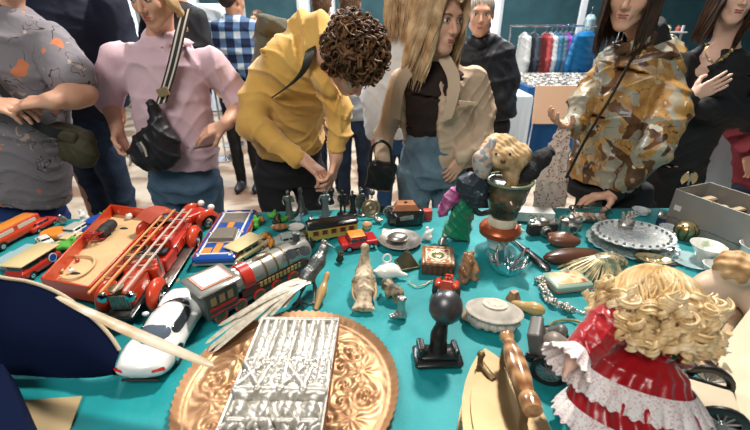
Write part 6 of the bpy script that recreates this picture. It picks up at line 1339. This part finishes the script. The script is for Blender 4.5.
# glass plates under
lath('glass_saucer', 'flat clear glass saucer between the fan and the gold pot', 'saucer', 690, 262, [(.02, 0), (.045, .004), (.062, .010), (.058, .008), (0, .003)], mat('aqua_glass', (0, 0, 0)))
gp = item('gold_pot', 'ribbed gold egg-shaped pot with dark openings near the grey case', 'pot', 683, 238, 0); MB().lathe([(0, 0), (.022, 0), (.024, .006), (.034, .022), (.038, .038), (.034, .052), (.022, .062), (0, .066)], n=32).build('pot', mat('rib_gold', (.52, .42, .22), .3, .8, col2=(.3, .22, .1), vs=60), gp)
b = MB()
for i in range(9): a = 2*PI*i/9; b.tube(smooth_path([(.025*math.cos(a), .025*math.sin(a), .004), (.0365*math.cos(a), .0365*math.sin(a), .024), (.0385*math.cos(a), .0385*math.sin(a), .042), (.024*math.cos(a), .024*math.sin(a), .061)]), .0022, n=6)
b.build('ribs', mat('dark_green_gold', (.06, .07, .04), .4, .6), gp)
def porc_fig(label, px, py, h, mt, ms, seed, z=TZ):
    o = item('painted_figurine', label, 'figurine', px, py, seed*.4, z=z); S = Sdf(); minifig(S, h, seed, robe=True); S.mesh('body', h/50, mt, o).location = (0, 0, .006); MB().ball((0, -.0006*h, h*.945+.006), (h*.06, h*.065, h*.035), n=10).build('hair', ms, o); MB().lathe([(0, 0), (h*.26, 0), (h*.24, .006), (0, .006)], n=18).build('base', m_dwood, o); return o
porc_fig('small red-brown painted figurine behind the gold pot', 678, 227, .078, ramp_mat('fig_red_white', 'noise', [(.42, (.40, .07, .03)), (.5, (.6, .5, .42))], scale=22, rough=.4, const=True), m_blk, 1)
porc_fig('red and brown painted figurine on a dark stand in front of the grey case', 726, 248, .09, ramp_mat('fig_red_brown', 'noise', [(.45, (.32, .04, .03)), (.55, (.10, .03, .02))], scale=30, rough=.4), m_blk, 2)
MB_ = item('wooden_stand', 'flat red-brown wooden stand under the painted figurine near the grey case', 'stand', 722, 252, -.5); MB().box((0, 0, .003), (.09, .05, .006), bev=.002).build('stand', m_dwood, MB_)
for o in D2.objects:
    if o.name.startswith('painted_figurine') and o['label'].startswith('red and brown'): o.location.z += .0065
lath('tea_bowl', 'wide white tea bowl with pale green flower painting near the grey case', 'bowl', 702, 261, [(0, 0), (.018, 0), (.019, .006), (.030, .030), (.050, .060), (.053, .064), (.049, .062), (.028, .034), (.012, .010), (0, .009)], ramp_mat('painted_porcelain', 'noise', [(.52, (.74, .72, .66)), (.60, (.30, .42, .24)), (.68, (.74, .72, .66))], scale=16, rough=.2, coat=.5), n=36)
lath('tea_cup', 'small plain white cup in front of the painted tea bowl', 'cup', 712, 274, [(0, 0), (.018, 0), (.028, .018), (.036, .036), (.033, .036), (.018, .010), (0, .008)], m_porc)
lath('milk_jug', 'white porcelain jug cut by the right edge, near the doll\'s brown hair', 'jug', 748, 262, [(0, 0), (.022, 0), (.036, .02), (.034, .05), (.044, .066), (.041, .066), (.030, .05), (.02, .01), (0, .008)], m_porc)
# grey metal case with books
gc0, gc1, gc2 = P(664, 224), P(750, 262), P(700, 203)
gc = thing('metal_case', 'open grey metal case holding brown books at the right end of the table', 'case', (0, 0, 0)); ax_ = (gc1-gc0).normalized(); Lg = .42; Wg = .20;  ay_ = Vector((-ax_.y, ax_.x, 0)); cc = gc0+ax_*Lg/2+ay_*Wg/2; gc.location = (cc.x, cc.y, TZ); gc.rotation_euler = (0, 0, math.atan2(ax_.y, ax_.x)); Hg = .155
m_gcase = mat('grey_card', (.25, .24, .22), .55, .2, col2=(.30, .29, .27), vs=6)
b = MB(); b.box((0, 0, .003), (Lg, Wg, .006)); b.box((0, -Wg/2, Hg/2), (Lg, .005, Hg), bev=.001); b.box((0, Wg/2, Hg/2), (Lg, .005, Hg), bev=.001); b.box((-Lg/2, 0, Hg/2), (.005, Wg, Hg), bev=.001); b.box((Lg/2, 0, Hg/2), (.005, Wg, Hg), bev=.001); b.build('box', m_gcase, gc)
MB().box((-Lg*.43, -Wg/2-.003, Hg*.55), (.026, .0015, .022), bev=.0005).build('sticker', m_wht, gc)
b = MB(); b.tube([(-Lg/2, -Wg/2-.002, Hg*.28), (Lg/2, -Wg/2-.002, Hg*.28)], .003, n=6); b.build('seam', m_silv, gc)
rg = random.Random(2)
for i in range(7):
    R = gc.rotation_euler.to_matrix(); c_ = gc.location+R @ Vector((-Lg*.40+i*.052, 0, .008)); hh = .09+rg.uniform(-.006, .012)
    o = thing('old_book', 'brown clothbound book standing in the open grey metal case', 'book', c_, gc.rotation_euler.z, 'books in the grey metal case'); th_ = rg.uniform(.026, .038)
    MB().box((0, 0, hh/2), (th_, .16, hh), bev=.002).build('cover', mat('book%d' % (i % 3), ((.22, .13, .07), (.32, .21, .11), (.12, .07, .04))[i % 3], .7), o); MB().box((0, .002, hh/2+.002), (th_*.55, .158, hh-.002)).build('pages', mat('paper_aged', (.45, .36, .23), .8), o)
bf = thing('butterfly_ornament', 'silver and gold butterfly ornament clipped on the corner of the grey case', 'ornament', (gc0+Vector((.035, -.004, Hg+.03)))); b = MB()
for e in (-1, 1): b.sheet([[Vector((e*(.002+.030*t*math.cos(a)), .004*t, .012+.030*t*math.sin(a))) for a in (-.9, -.3, .3, .9, 1.3)] for t in (.1, .5, .8, 1.)], th=.0015)
b.build('wings', mat('pale_gilt', (0, 0, 0)), bf); MB().tube([(0, 0, -.012), (0, 0, .035)], [.004, .003], n=8).build('body', m_silv, bf)
sl = item('silver_holder', 'small dark blue and silver box behind the crystal platter', 'box', 660, 224, .9); MB().box((0, 0, .02), (.07, .03, .04), bev=.003).build('box', mat('navy_box', (.015, .03, .07), .35), sl); MB().box((0, 0, .041), (.072, .032, .006), bev=.002).build('lid', m_silv, sl)
for i, (px, py, lb) in enumerate(((640, 214, 'clear glass dish left of the dark blue box at the far right edge'), (668, 232, 'small frosted glass dish beside the gold pot'))): lath('glass_dish', lb, 'dish', px, py, [(.01, 0), (.03, .006), (.036, .022), (.033, .022), (.02, .008), (0, .004)], m_cryst)
# tin box with picture, tassels, brooch, ring mirror
tb_ = item('tin_box', 'mint green tin box with orange picture lid behind the silver brooch', 'box', 566, 285, .18); MB().box((0, 0, .014), (.125, .085, .028), bev=.005).build('tin', mat('mint_tin', (.30, .42, .33), .35, .2), tb_); MB().box((0, 0, .0285), (.10, .062, .002), bev=.0005).build('picture', ramp_mat('tin_picture', 'noise', [(.4, (.72, .42, .20)), (.52, (.78, .62, .40)), (.62, (.42, .08, .04))], scale=22, rough=.35), tb_)
MB().box((0, 0, .009), (.127, .087, .003), bev=.001).build('red_line', m_red, tb_)
ts = thing('beaded_purse', 'beaded gold and green fringed purse in front of the crystal platter', 'purse', P(606, 272)); O = ts.location; rg = random.Random(21)
S = Sdf(); S.ell((.0, .0, .035), (.060, .040, .035)); S.mesh('purse', .003, ramp_mat('bead_gold', 'cells', [(0, (.30, .24, .13)), (.4, (.52, .42, .26)), (.7, (.14, .16, .10))], scale=150, rough=.35, metal=.4), ts)
b = MB()
for i in range(130):
    a = rg.uniform(2.5, 5.0); x0, y0 = .045*math.cos(a), .030*math.sin(a); L_ = rg.uniform(.06, .115); dx, dy = math.cos(a)*.8-.25, math.sin(a)*.8-.35; n_ = math.hypot(dx, dy); dx, dy = dx/n_, dy/n_; sw = rg.uniform(-.012, .012)
    pts = smooth_path([(x0*.5, y0*.5, .064), (x0, y0, .056), (x0+dx*L_*.5+sw, y0+dy*L_*.5, .030+rg.uniform(-.006, .006)), (x0+dx*L_+sw*2, y0+dy*L_, .004)], 4); b.tube(pts, [.0016+.0006*(k % 2) for k in range(len(pts))], n=5)
b.build('fringe', ramp_mat('fringe_gold', 'noise', [(.35, (.05, .16, .12)), (.5, (.38, .30, .16)), (.65, (.56, .46, .28))], scale=24, rough=.4, metal=.3), ts).__setitem__('kind', 'stuff')
br = thing('silver_brooch', 'crusted silver and pearl brooch curling over the cloth beside the wooden shoe tree', 'brooch', P(548, 300)); O = br.location; b = MB(); b2 = MB(); pth = smooth_path([P(537, 283)-O, P(543, 282)-O, P(544, 294)-O, P(552, 304)-O, P(562, 309)-O, P(570, 312)-O], 8); rg = random.Random(6)
for p_ in pth:
    for k in range(4):
        q_ = p_+Vector((rg.uniform(-.010, .010), rg.uniform(-.010, .010), rg.uniform(.004, .018))); (b if rg.random() < .7 else b2).ball(q_, rg.uniform(.003, .0065), n=8, m=6)
b.build('silver_lumps', m_silv, br); b2.build('pearls', mat('pearl', (.72, .62, .55), .2, coat=.5), br)
mr = item('ring_mirror', 'round hoop with thin gold rim lying on the turquoise cloth by the doll', 'hoop', 572, 331, 0); MB().tube([(.058*math.cos(a), .040*math.sin(a), .004) for a in [2*PI*i/40 for i in range(40)]], .0035, n=8, closed=True).build('hoop', m_gold, mr)
b = item('brooch_chain', 'thin silver chain trailing right from the brooch', 'chain', 580, 312); q_ = MB()
for i in range(14): q_.tube([(Vector((-.03+.007*i, .006*math.sin(i*.8), .002))+Vector((.0045*math.cos(a), .003*math.sin(a), .0))) for a in [2*PI*k/10 for k in range(10)]], .0011, n=5, closed=True)
q_.build('chain', m_silv, b)
# wooden bits near the oval box
wd = item('wooden_wedge', 'small wooden wedge behind the oval trinket box', 'wedge', 513, 299, .5); MB().prism([(-.018, -.014), (.018, -.014), (.018, .014), (-.018, .014)], 0, .028, top=.55).build('wedge', m_wood, wd)
wd = item('shoe_tree', 'curved honey brown wooden shoe tree right of the oval trinket box', 'shoe tree', 526, 311, -.5); S = Sdf(); S.ell((0, 0, .014), (.045, .015, .014)); S.ell((.022, .0, .018), (.026, .018, .018), k=.01); S.mesh('tree', .0025, mat('honey_wood', (0, 0, 0)), wd)
sp_ = item('stone_lump', 'small flat grey stone dish between the oval box and the wooden shoe tree', 'stone', 468, 318, .4); S = Sdf(); S.ell((0, 0, .008), (.022, .03, .009)); S.mesh('stone', .0025, mat('stone_brown', (.26, .20, .14), .7), sp_)
# black model carriage under the doll
ca = thing('model_carriage', 'black and cream model carriage with spoked wheels under the red dressed doll', 'model carriage', P(545, 376)); O = ca.location
dirx = (P(735, 420)-P(520, 352)).normalized(); CA = math.atan2(dirx.y, dirx.x); ca.rotation_euler = (0, 0, CA); Ri = Matrix.Rotation(-CA, 3, 'Z')
def cl_(px, py, z=0.): return Ri @ (P(px, py, TZ+z)-O)
x0 = cl_(528, 352, .05).x; x1 = cl_(735, 405, .05).x
b = MB(); b.box(((x0+x1)/2, .030, .056), (x1-x0, .075, .010), bev=.003); b.build('deck', mat('cream_board', (.60, .50, .36), .5), ca)
b = MB()
for y in (-.012, .072): b.box(((x0+x1)/2, y, .050), (x1-x0+.01, .012, .022), bev=.003)
b.build('side_rail', m_blk, ca)
S = Sdf(); S.box((x0+.01, .03, .085), (.03, .075, .06), Matrix.Rotation(-.25, 3, 'Y'), r=.006); S.cone((x0+.03, -.005, .07), (x0+.06, -.005, .09), .012, .016, k=.01); S.cone((x0+.03, .065, .07), (x0+.06, .065, .09), .012, .016, k=.01); S.mesh('seat_back', .0028, mat('worn_grey_leather', (.13, .125, .115), .4, .3), ca)
S = Sdf(); S.cone((x0+.05, .03, .078), (x0+.10, .03, .066), .026, .018, k=.01); S.mesh('foot_rest', .0028, mat('grey_brown_shoe', (.22, .18, .15), .4), ca)
xs_ = cl_(545, 385).x
for x, r_ in ((xs_, .040), (x1-.035, .046)):
    for y in (-.026, .086): wheel(ca, (x, y, r_+.001), r_, .010, tyre=m_blk, hub=mat('spoke_grey', (.25, .25, .24), .35, .5), spokes=12)
# ---------------------------------------------------------------- doll in a red dress
dl = thing('porcelain_doll', 'blond curly-haired doll in red satin dress with white lace, seen from behind', 'doll', (0, 0, 0)); HC = P(653, 308, 1.0); BC = P(634, 408, TZ+.085); dl.location = (BC.x, BC.y-.005, TZ+.040); LE = HC-dl.location; dl.rotation_euler = (-math.atan2(LE.y, LE.z)*.9, math.atan2(LE.x, LE.z)*.9, 0); O = Vector(dl.location)
m_satin = mat('red_satin', (.33, .004, .009), .27, sheen=.2, coat=.15, bump=.15, bs=30); hz_ = LE.length; DX = DY = 0.
S = Sdf(); S.loft([((0, -.005, .014), .118, .112), ((0, 0, .06), .105, .098), ((0, 0, .12), .075, .062), ((0, 0, .150), .050, .042)], (0, -1, 0), k=.02)
S.mesh('skirt', .0035, m_satin, dl, lambda x, y, z: .006*np.sin(15*np.arctan2(y, x)+4*np.sin(20*z))*np.clip((.15-z)/.1, 0, 1))
S = Sdf(); S.loft([((0, 0, .135), .050, .042), ((0, 0, .18), .056, .045), ((0, 0, .205), .062, .04), ((0, 0, .225), .03, .03)], (0, -1, 0), k=.015)
S.ell((-.080, -.008, .198), (.045, .040, .036), k=.015); S.ell((.080, -.004, .190), (.042, .040, .036), k=.015); S.chain([(-.095, -.01, .19), (-.125, -.022, .165), (-.150, -.03, .14)], [.034, .030, .026], k=.015); S.chain([(.085, .0, .185), (.095, .03, .150), (.085, .06, .130)], [.034, .030, .024], k=.015)
S.mesh('bodice', .0032, m_satin, dl, folds(.004, 130))
m_lace = ramp_mat('white_lace', 'cells', [(0, (.70, .66, .64)), (.6, (.76, .73, .71)), (.82, (.58, .36, .36))], scale=420, rough=.8, const=True)
def ruffle(name, cx, cy, z0, z1, r0, r1, sy=.92, waves=26, amp=.006, a0=0., a1=2*PI, n=240, th=.0018, R=None, c=None):
    rows = []
    for k in range(12):
        t = k/11; rows.append([])
        for i in range(n+1):
            a = a0+(a1-a0)*i/n; s_ = t*t*abs(math.sin(a*waves*1.0))*.006
            r_ = r0+(r1-r0)*t+amp*t*math.sin(a*waves); v = Vector((r_*math.cos(a), r_*sy*math.sin(a), z0+(z1-z0)*t-s_))
            if R is not None: v = R @ v
            rows[-1].append(v+Vector(c or (cx, cy, 0)))
    return MB().sheet(rows, th=th).build(name, m_lace, dl, smooth=80)
ruffle('lace_overskirt', 0, 0, .098, .062, .090, .120, waves=22, amp=.005)
ruffle('lace_hem', 0, -.005, .030, .000, .122, .140, waves=30, amp=.005)
Rc = rot_to((-.72, -.28, -.62))
ruffle('lace_cuff', 0, 0, .0, .045, .024, .050, waves=12, amp=.004, R=Rc, c=(-.150, -.03, .142), n=120); Rc2 = rot_to((-.2, .6, -.6)); ruffle('lace_cuff', 0, 0, .0, .030, .022, .038, waves=12, amp=.004, R=Rc2, c=(.085, .06, .13), n=120)
S = Sdf(); S.ell((DX, DY, hz_-.005), (.050, .052, .060)); S.cone((DX*.5, 0, .20), (DX, DY, hz_-.03), .020, .020, k=.01); S.loft([((0, 0, .14), .036, .03), ((0, 0, .2), .045, .03)], (0, -1, 0), k=.01); S.chain([(-.06, 0, .2), (-.12, -.02, .165), (-.158, -.034, .132), (-.170, -.040, .118)], [.018, .016, .013, .010]); S.chain([(.06, 0, .19), (.095, .03, .15), (.080, .075, .115)], [.018, .016, .012]); S.ell((DX, DY+.052, hz_-.012), (.008, .010, .008), k=.006)
for j in range(4): S.cone((-.170, -.040, .118), (-.182+.003*j, -.052+.007*j, .100), .005, .0035, k=.004)
for e in (-1, 1): S.chain([(e*.03, 0, .10), (e*.035, .02, .02)], [.022, .018])
S.mesh('body', .0028, SK3, dl)
m_dh = ramp_mat('doll_blond', 'noise', [(.3, (.56, .36, .15)), (.5, (.74, .54, .28)), (.7, (.84, .68, .44))], scale=22, rough=.36, spec=.6)
S = Sdf(); S.ell((DX, DY, hz_+.012), (.064, .066, .060)); S.ell((DX, DY-.012, hz_-.025), (.062, .045, .042), k=.02); S.mesh('hair', .0035, m_dh, dl, lambda x, y, z: .0025*np.sin(240*x+60*y)*np.sin(60*z))
b = MB(); rg = random.Random(15)
for i in range(420):                      # flat strands falling from the crown
    a = rg.uniform(0, 2*PI); e1 = rg.uniform(.90, 1.12); pts = []
    for k in range(10):
        t = k/9; th = .05+t*1.75; rr = (.068*math.sin(min(th, PI/2))+max(0, th-1.3)*.035)*e1; pts.append((DX+rr*math.cos(a+.25*math.sin(t*5+i)), DY+rr*math.sin(a+.25*math.sin(t*5+i)), hz_+.012+.063*math.cos(th)*e1+.002*math.sin(t*9+i)))
    b.tube(pts, [.001+.0035*math.sin(PI*min(1, (k+1)/10)) for k in range(10)], n=6, flat=.4, up=(-math.sin(a), math.cos(a), 0))
b.build('hair_strands', m_dh, dl, smooth=80)
b = MB()
for i in range(230):                      # ringlets
    a = rg.uniform(0, 2*PI); zz = rg.uniform(-.055, .030); R0 = (.070+.028*rg.random()-.3*max(0, zz)); c0 = Vector((DX+R0*math.cos(a)*1.12, DY+R0*math.sin(a)*.95, hz_+zz)); ax1 = Vector((rg.uniform(-.6, .6), rg.uniform(-.6, .6), -1)).normalized(); if_ = ax1.orthogonal().normalized(); jf = ax1.cross(if_); rl = rg.uniform(.008, .014); turns = rg.uniform(1.1, 2.2); ph_ = rg.uniform(0, 6); ln = rg.uniform(.022, .042); N = int(16*turns)
    for w_ in range(5):
        o1, o2, o3 = (w_-2)*.0024, rg.uniform(.9, 1.12), rg.uniform(-.12, .12)
        b.tube([c0+ax1*(ln*(k/N-.5)+o1)+(if_*math.cos(ph_+o3+2*PI*turns*k/N)+jf*math.sin(ph_+o3+2*PI*turns*k/N))*rl*o2*(1-.3*k/N) for k in range(N+1)], [.0027*(.3+.7*math.sin(PI*(k+.5)/(N+1))**.5) for k in range(N+1)], n=5)
b.build('ringlets', m_dh, dl, smooth=80).__setitem__('kind', 'stuff')
b = MB()
for e in (-1, 1): b.tube(smooth_path([(.018, -.048, .172), (.018+e*.016, -.056, .182), (.018+e*.030, -.052, .168), (.018+e*.012, -.056, .162), (.018, -.048, .170)]), .0045, n=8, flat=.5)
b.build('bow', ramp_mat('bow_red_green', 'noise', [(.45, (.5, .02, .02)), (.55, (.02, .12, .05))], scale=60, rough=.4), dl)
# ---------------------------------------------------------------- baby doll
bd = thing('baby_doll', 'bare beige baby doll with sandy hair at the right edge behind the frames', 'doll', P(722, 318)); O = bd.location
S = Sdf(); S.ell(P(716, 288, TZ+.09)-O, (.062, .045, .055)); S.ell(P(700, 300, TZ+.06)-O, (.035, .03, .035), k=.02); S.ell(P(736, 272, TZ+.155)-O, (.042, .044, .042), k=.02); S.chain([P(732, 288, TZ+.11)-O, P(748, 300, TZ+.09)-O, P(752, 318, TZ+.06)-O], [.024, .020, .014], k=.02); S.chain([P(700, 286, TZ+.10)-O, P(690, 292, TZ+.08)-O, P(686, 298, TZ+.06)-O], [.020, .017, .012], k=.02)
for e in (0, 1): S.chain([Vector((-.02+.05*e, 0, .04)), Vector((-.03+.06*e, -.05, .025)), Vector((-.03+.06*e, -.09, .018))], [.028, .022, .014], k=.02)
S.mesh('body', .0032, mat('doll_skin', (.60, .40, .27), .5, col2=(.66, .47, .34), vs=12), bd)
S = Sdf(); S.ell(P(737, 268, TZ+.165)-O, (.048, .05, .045)); S.mesh('hair', .003, ramp_mat('doll_sandy', 'noise', [(.35, (.36, .19, .07)), (.6, (.60, .38, .18))], scale=26, rough=.6), bd, lambda x, y, z: .004*np.sin(150*x+70*z)*np.sin(150*y+90*z))
# frames and cream board at the right edge
def board(name, label, cat, a, b_, h, lean, m, th=.01, part='board'):
    A, B = P(*a), P(*b_); d = B-A; o = thing(name, label, cat, (A.x+d.x/2, A.y+d.y/2, TZ), math.atan2(d.y, d.x)); MB().box((0, 0, h/2), (d.length, th, h), bev=.001).build(part, m, o).rotation_euler = (lean, 0, 0); return o
b1 = thing('cream_board', 'large cream painted board lying tilted at the right edge of the table', 'board', (0, 0, 0)); v = [P(699, 375, TZ+.03), P(752, 440, TZ+.03), P(800, 330, TZ+.12), P(752, 306, TZ+.12)]
def slab(o, vs, th, m, name='board'):
    c = sum(vs, Vector())/len(vs); o.location = (c.x, c.y, TZ); n_ = (vs[1]-vs[0]).cross(vs[2]-vs[1]).normalized(); n_ = n_ if n_.z > 0 else -n_; O_ = o.location
    q_ = [x-O_ for x in vs]; k = len(q_); b = MB(); b.add(q_+[x-n_*th for x in q_], [tuple(range(k)), tuple(range(2*k-1, k-1, -1))]+[(i, (i+1) % k, k+(i+1) % k, k+i) for i in range(k)]); me = b.build(name, m, o, smooth=20); return me
slab(b1, v, .012, mat('cream_paint', (.62, .52, .36), .6, col2=(.55, .45, .30), vs=5))
for i, (a, b_) in enumerate((((688, 350), (735, 290)), ((700, 372), (748, 300)), ((694, 356), (712, 372)))):
    c_, an, l_ = seg(a, b_, TZ+.04); o = thing('wood_offcut', ('brown wooden strip left of the cream board', 'lighter wooden strip along the edge of the cream board', 'short dark wooden strip across the two longer ones')[i], 'wood strip', (c_.x, c_.y, TZ+.03+.012*i), an); MB().box((0, 0, .006), (l_, .018, .012), bev=.002).build('strip', (m_wood, mat('pale_slat', (.42, .28, .16), .6), m_dwood)[i], o)
wc = thing('white_dish', 'white round upturned dish in the bottom right corner', 'dish', P(752, 440)); MB().lathe([(.09, 0), (.088, .02), (.07, .032), (0, .038)], n=40).build('dish', m_porc, wc)
# stuffed small things beside the doll
wf = item('white_figurine', 'white porcelain figurine beside the right sleeve of the red dressed doll', 'figurine', 704, 378, .3); S = Sdf(); minifig(S, .12, 4); S.mesh('body', .0025, m_porc, wf)
# ---------------------------------------------------------------- lower left: navy velvet case lid, cream blade
nv = thing('velvet_lid', 'dark navy velvet-lined curved lid standing on the cloth at the lower left', 'case lid', P(60, 370)); O = nv.location; m_vel = mat('navy_velvet', (.003, .007, .028), .9, spec=.1)
top_e = [(-40, 268), (0, 279), (30, 284), (60, 296), (90, 318), (108, 336), (119, 352)]; bot_e = [(-40, 352), (0, 372), (30, 376), (60, 378), (88, 378), (106, 376), (120, 373)]
te = smooth_path([P(x, y, TZ+.235-.028*i)-O for i, (x, y) in enumerate(top_e)], 6); be = smooth_path([P(x, y, TZ+.002)-O for x, y in bot_e], 6); n_ = len(te); rows = []
for k in range(13): t = k/12; rows.append([be[i].lerp(te[i], t)+Vector((0, -.030*math.sin(PI*t), 0)) for i in range(n_)])
MB().sheet(rows, th=.008).build('velvet_shell', m_vel, nv, smooth=80)
MB().tube([p+Vector((0, .004, .002)) for p in te], .0045, n=8, flat=1.).build('rim_trim', mat('cream_trim', (.50, .40, .27), .5), nv)
# cream blade
bl = thing('horn_blade', 'long cream horn paper knife balanced on the velvet lid, pointing at the plate', 'paper knife', P(150, 350, TZ+.15)); O = bl.location; pa, pb, pc_, pd = P(58, 297, TZ+.185)-O, P(110, 322, TZ+.165)-O, P(160, 344, TZ+.145)-O, P(214, 366, TZ+.115)-O
pts = smooth_path([pa, pb, pc_, pd], 8); n_ = len(pts); MB().tube(pts, [.003+.0140*math.sin(PI*min(1., .04+.9*k/n_))**.8 if k < n_-1 else .001 for k in range(n_)], n=10, flat=.35, up=(0, .35, 1)).build('blade', mat('horn_cream', (.60, .53, .42), .4, col2=(.42, .30, .17), vs=14), bl)
fl_ = thing('folded_case', 'dark blue velvet flap at the bottom left corner', 'case lid', (0, 0, 0)); slab(fl_, [P(-30, 365, TZ+.08), P(3, 364, TZ+.08), P(40, 450, TZ+.06), P(-30, 450, TZ+.06)], .06, m_vel, 'flap')
pr = thing('kraft_paper', 'sheet of brown kraft paper lying on the cloth in the lower left shade', 'paper', (0, 0, 0)); slab(pr, [P(24, 400, TZ+.003), P(82, 396, TZ+.003), P(62, 450, TZ+.003), P(20, 450, TZ+.003)], .002, mat('kraft_paper', (.40, .29, .15), .8), 'sheet')
# ---------------------------------------------------------------- more small trinkets in the crowded rows
def blob_fig(S, i):
    r_ = random.Random(i*7+1); S.ell((0, 0, .012), (.016, .012, .012)); S.ell((.004, 0, .028), (.009, .008, .010), k=.008); S.ell((.008, 0, .040), .0065, k=.004)
    for e in (-1, 1): S.cone((0, e*.008, .026), (.010*r_.random(), e*.018, .034*r_.random()+.006), .004, .003)
more = [(236, 246, m_wht, 'tiny white animal just right of the blue tin car'), (256, 228, m_green, 'tiny green soldier behind the amber bottle'), (273, 247, m_org, 'tiny orange toy between the cream car and the shell'),
        (300, 222, m_lblue, 'tiny pale blue bird between the lady and the bell'), (277, 225, m_bpew, 'dark bronze tiny dog near the wooden leaf dish'), (320, 236, m_yel, 'tiny pale yellow duck at the end of the tram'),
        (383, 213, m_dpew, 'dark tiny statuette left of the folding camera at the edge'), (442, 246, m_silv, 'small silver thimble figure behind the inlaid box'), (518, 236, m_ivory, 'ivory coloured tiny figure beside the copper-banded pot'),
        (612, 262, m_silv, 'little silver charm between leather case and crystal platter'), (690, 222, m_bpew, 'dark bronze tiny figure right of the red-brown figurine'), (668, 244, m_wht, 'tiny white dog beside the gold pot'),
        (106, 220, m_green, 'tiny green toy behind the far end of the red tray'), (86, 221, m_wht, 'tiny white toy horse behind the blue toy car'), (64, 224, m_silv, 'tiny silver animal behind the toy roadster'), (340, 262, m_bpew, 'dark bronze tiny dog between pheasant and carved bird'), (428, 240, m_porc, 'tiny white cat right of the silver dish'), (535, 228, m_porc, 'tiny white owl in front of the white box')]
for i, (px, py, m_, lb) in enumerate(more): sdfobj('trinket', lb, 'trinket', px, py, lambda S, i=i: blob_fig(S, i), m_, rz=i*1.7, s=.9+.25*((i*5) % 3)/2)
for i, (px, py, z0, lb) in enumerate(((262, 250, .03, 'folded cream leaflet lying by the cream toy car'), (386, 232, .0, 'small folded paper tag beside the apple'))):
    o = item('paper_tag', lb, 'paper', px, py, .4+i); MB().box((0, 0, .001), (.05, .03, .0016)).build('sheet', m_ivory, o)
ch = thing('chain_necklace', 'thin gold chain necklace spread in front of the inlaid wooden box', 'necklace', P(425, 284)); b = MB(); pth = smooth_path([(-.05, .01, .002), (-.03, -.012, .002), (0, -.004, .002), (.02, .014, .002), (.05, .006, .002)], 10)
for i, p_ in enumerate(pth): b.tube([p_+Vector((.0028*math.cos(a), .0020*math.sin(a), 0)) for a in [2*PI*k/8 for k in range(8)]], .0007, n=4, closed=True)
b.build('chain', m_gold, ch)
# ---------------------------------------------------------------- camera and light
cam = bpy.data.cameras.new('camera'); co = bpy.data.objects.new('camera', cam); D2.objects.link(co)
co.location = (0, 0, CZ); co.rotation_euler = (PI/2-PITCH, 0, 0)
cam.sensor_width = 36; cam.lens = 36*FPX/750; cam.clip_start = .02
cam.dof.use_dof = True; cam.dof.focus_distance = 1.35; cam.dof.aperture_fstop = 3.5
sc = bpy.context.scene; sc.camera = co
sc.view_settings.view_transform = 'Standard'; sc.view_settings.look = 'None'; sc.view_settings.gamma = 1; sc.view_settings.use_curve_mapping = False
sc.view_settings.exposure = 0.0
w = bpy.data.worlds.new('hall'); sc.world = w; w.use_nodes = True
bg = w.node_tree.nodes['Background']; bg.inputs[0].default_value = (.86, .93, 1, 1); bg.inputs[1].default_value = .13
def area(name, loc, target, size, power, col=(1, 1, 1)):
    l = bpy.data.lights.new(name, 'AREA'); l.shape = 'DISK'; l.size = size; l.energy = power; l.color = col
    o = bpy.data.objects.new(name, l); D2.objects.link(o); o.location = loc
    o.rotation_euler = (Vector(target)-Vector(loc)).to_track_quat('-Z', 'Y').to_euler(); return o
area('hall_lamp_key', (1.1, 3.0, 4.7), (0, 1.2, .8), .4, 300, (1, .95, .87))
area('fill_front', (-1.2, -1.6, 4.0), (0, 1.8, .9), 1.8, 115, (1, .96, .9))  # added soft fill to brighten the people's fronts, not an actual hall lamp
area('hall_lamp_far', (-2.5, 5.5, 4.2), (0, 4.5, 0), 2., 260, (.95, .98, 1))
area('hall_lamp_stall', (2.8, 6.5, 4.0), (1.5, 5, .5), 2., 200, (1, 1, 1))
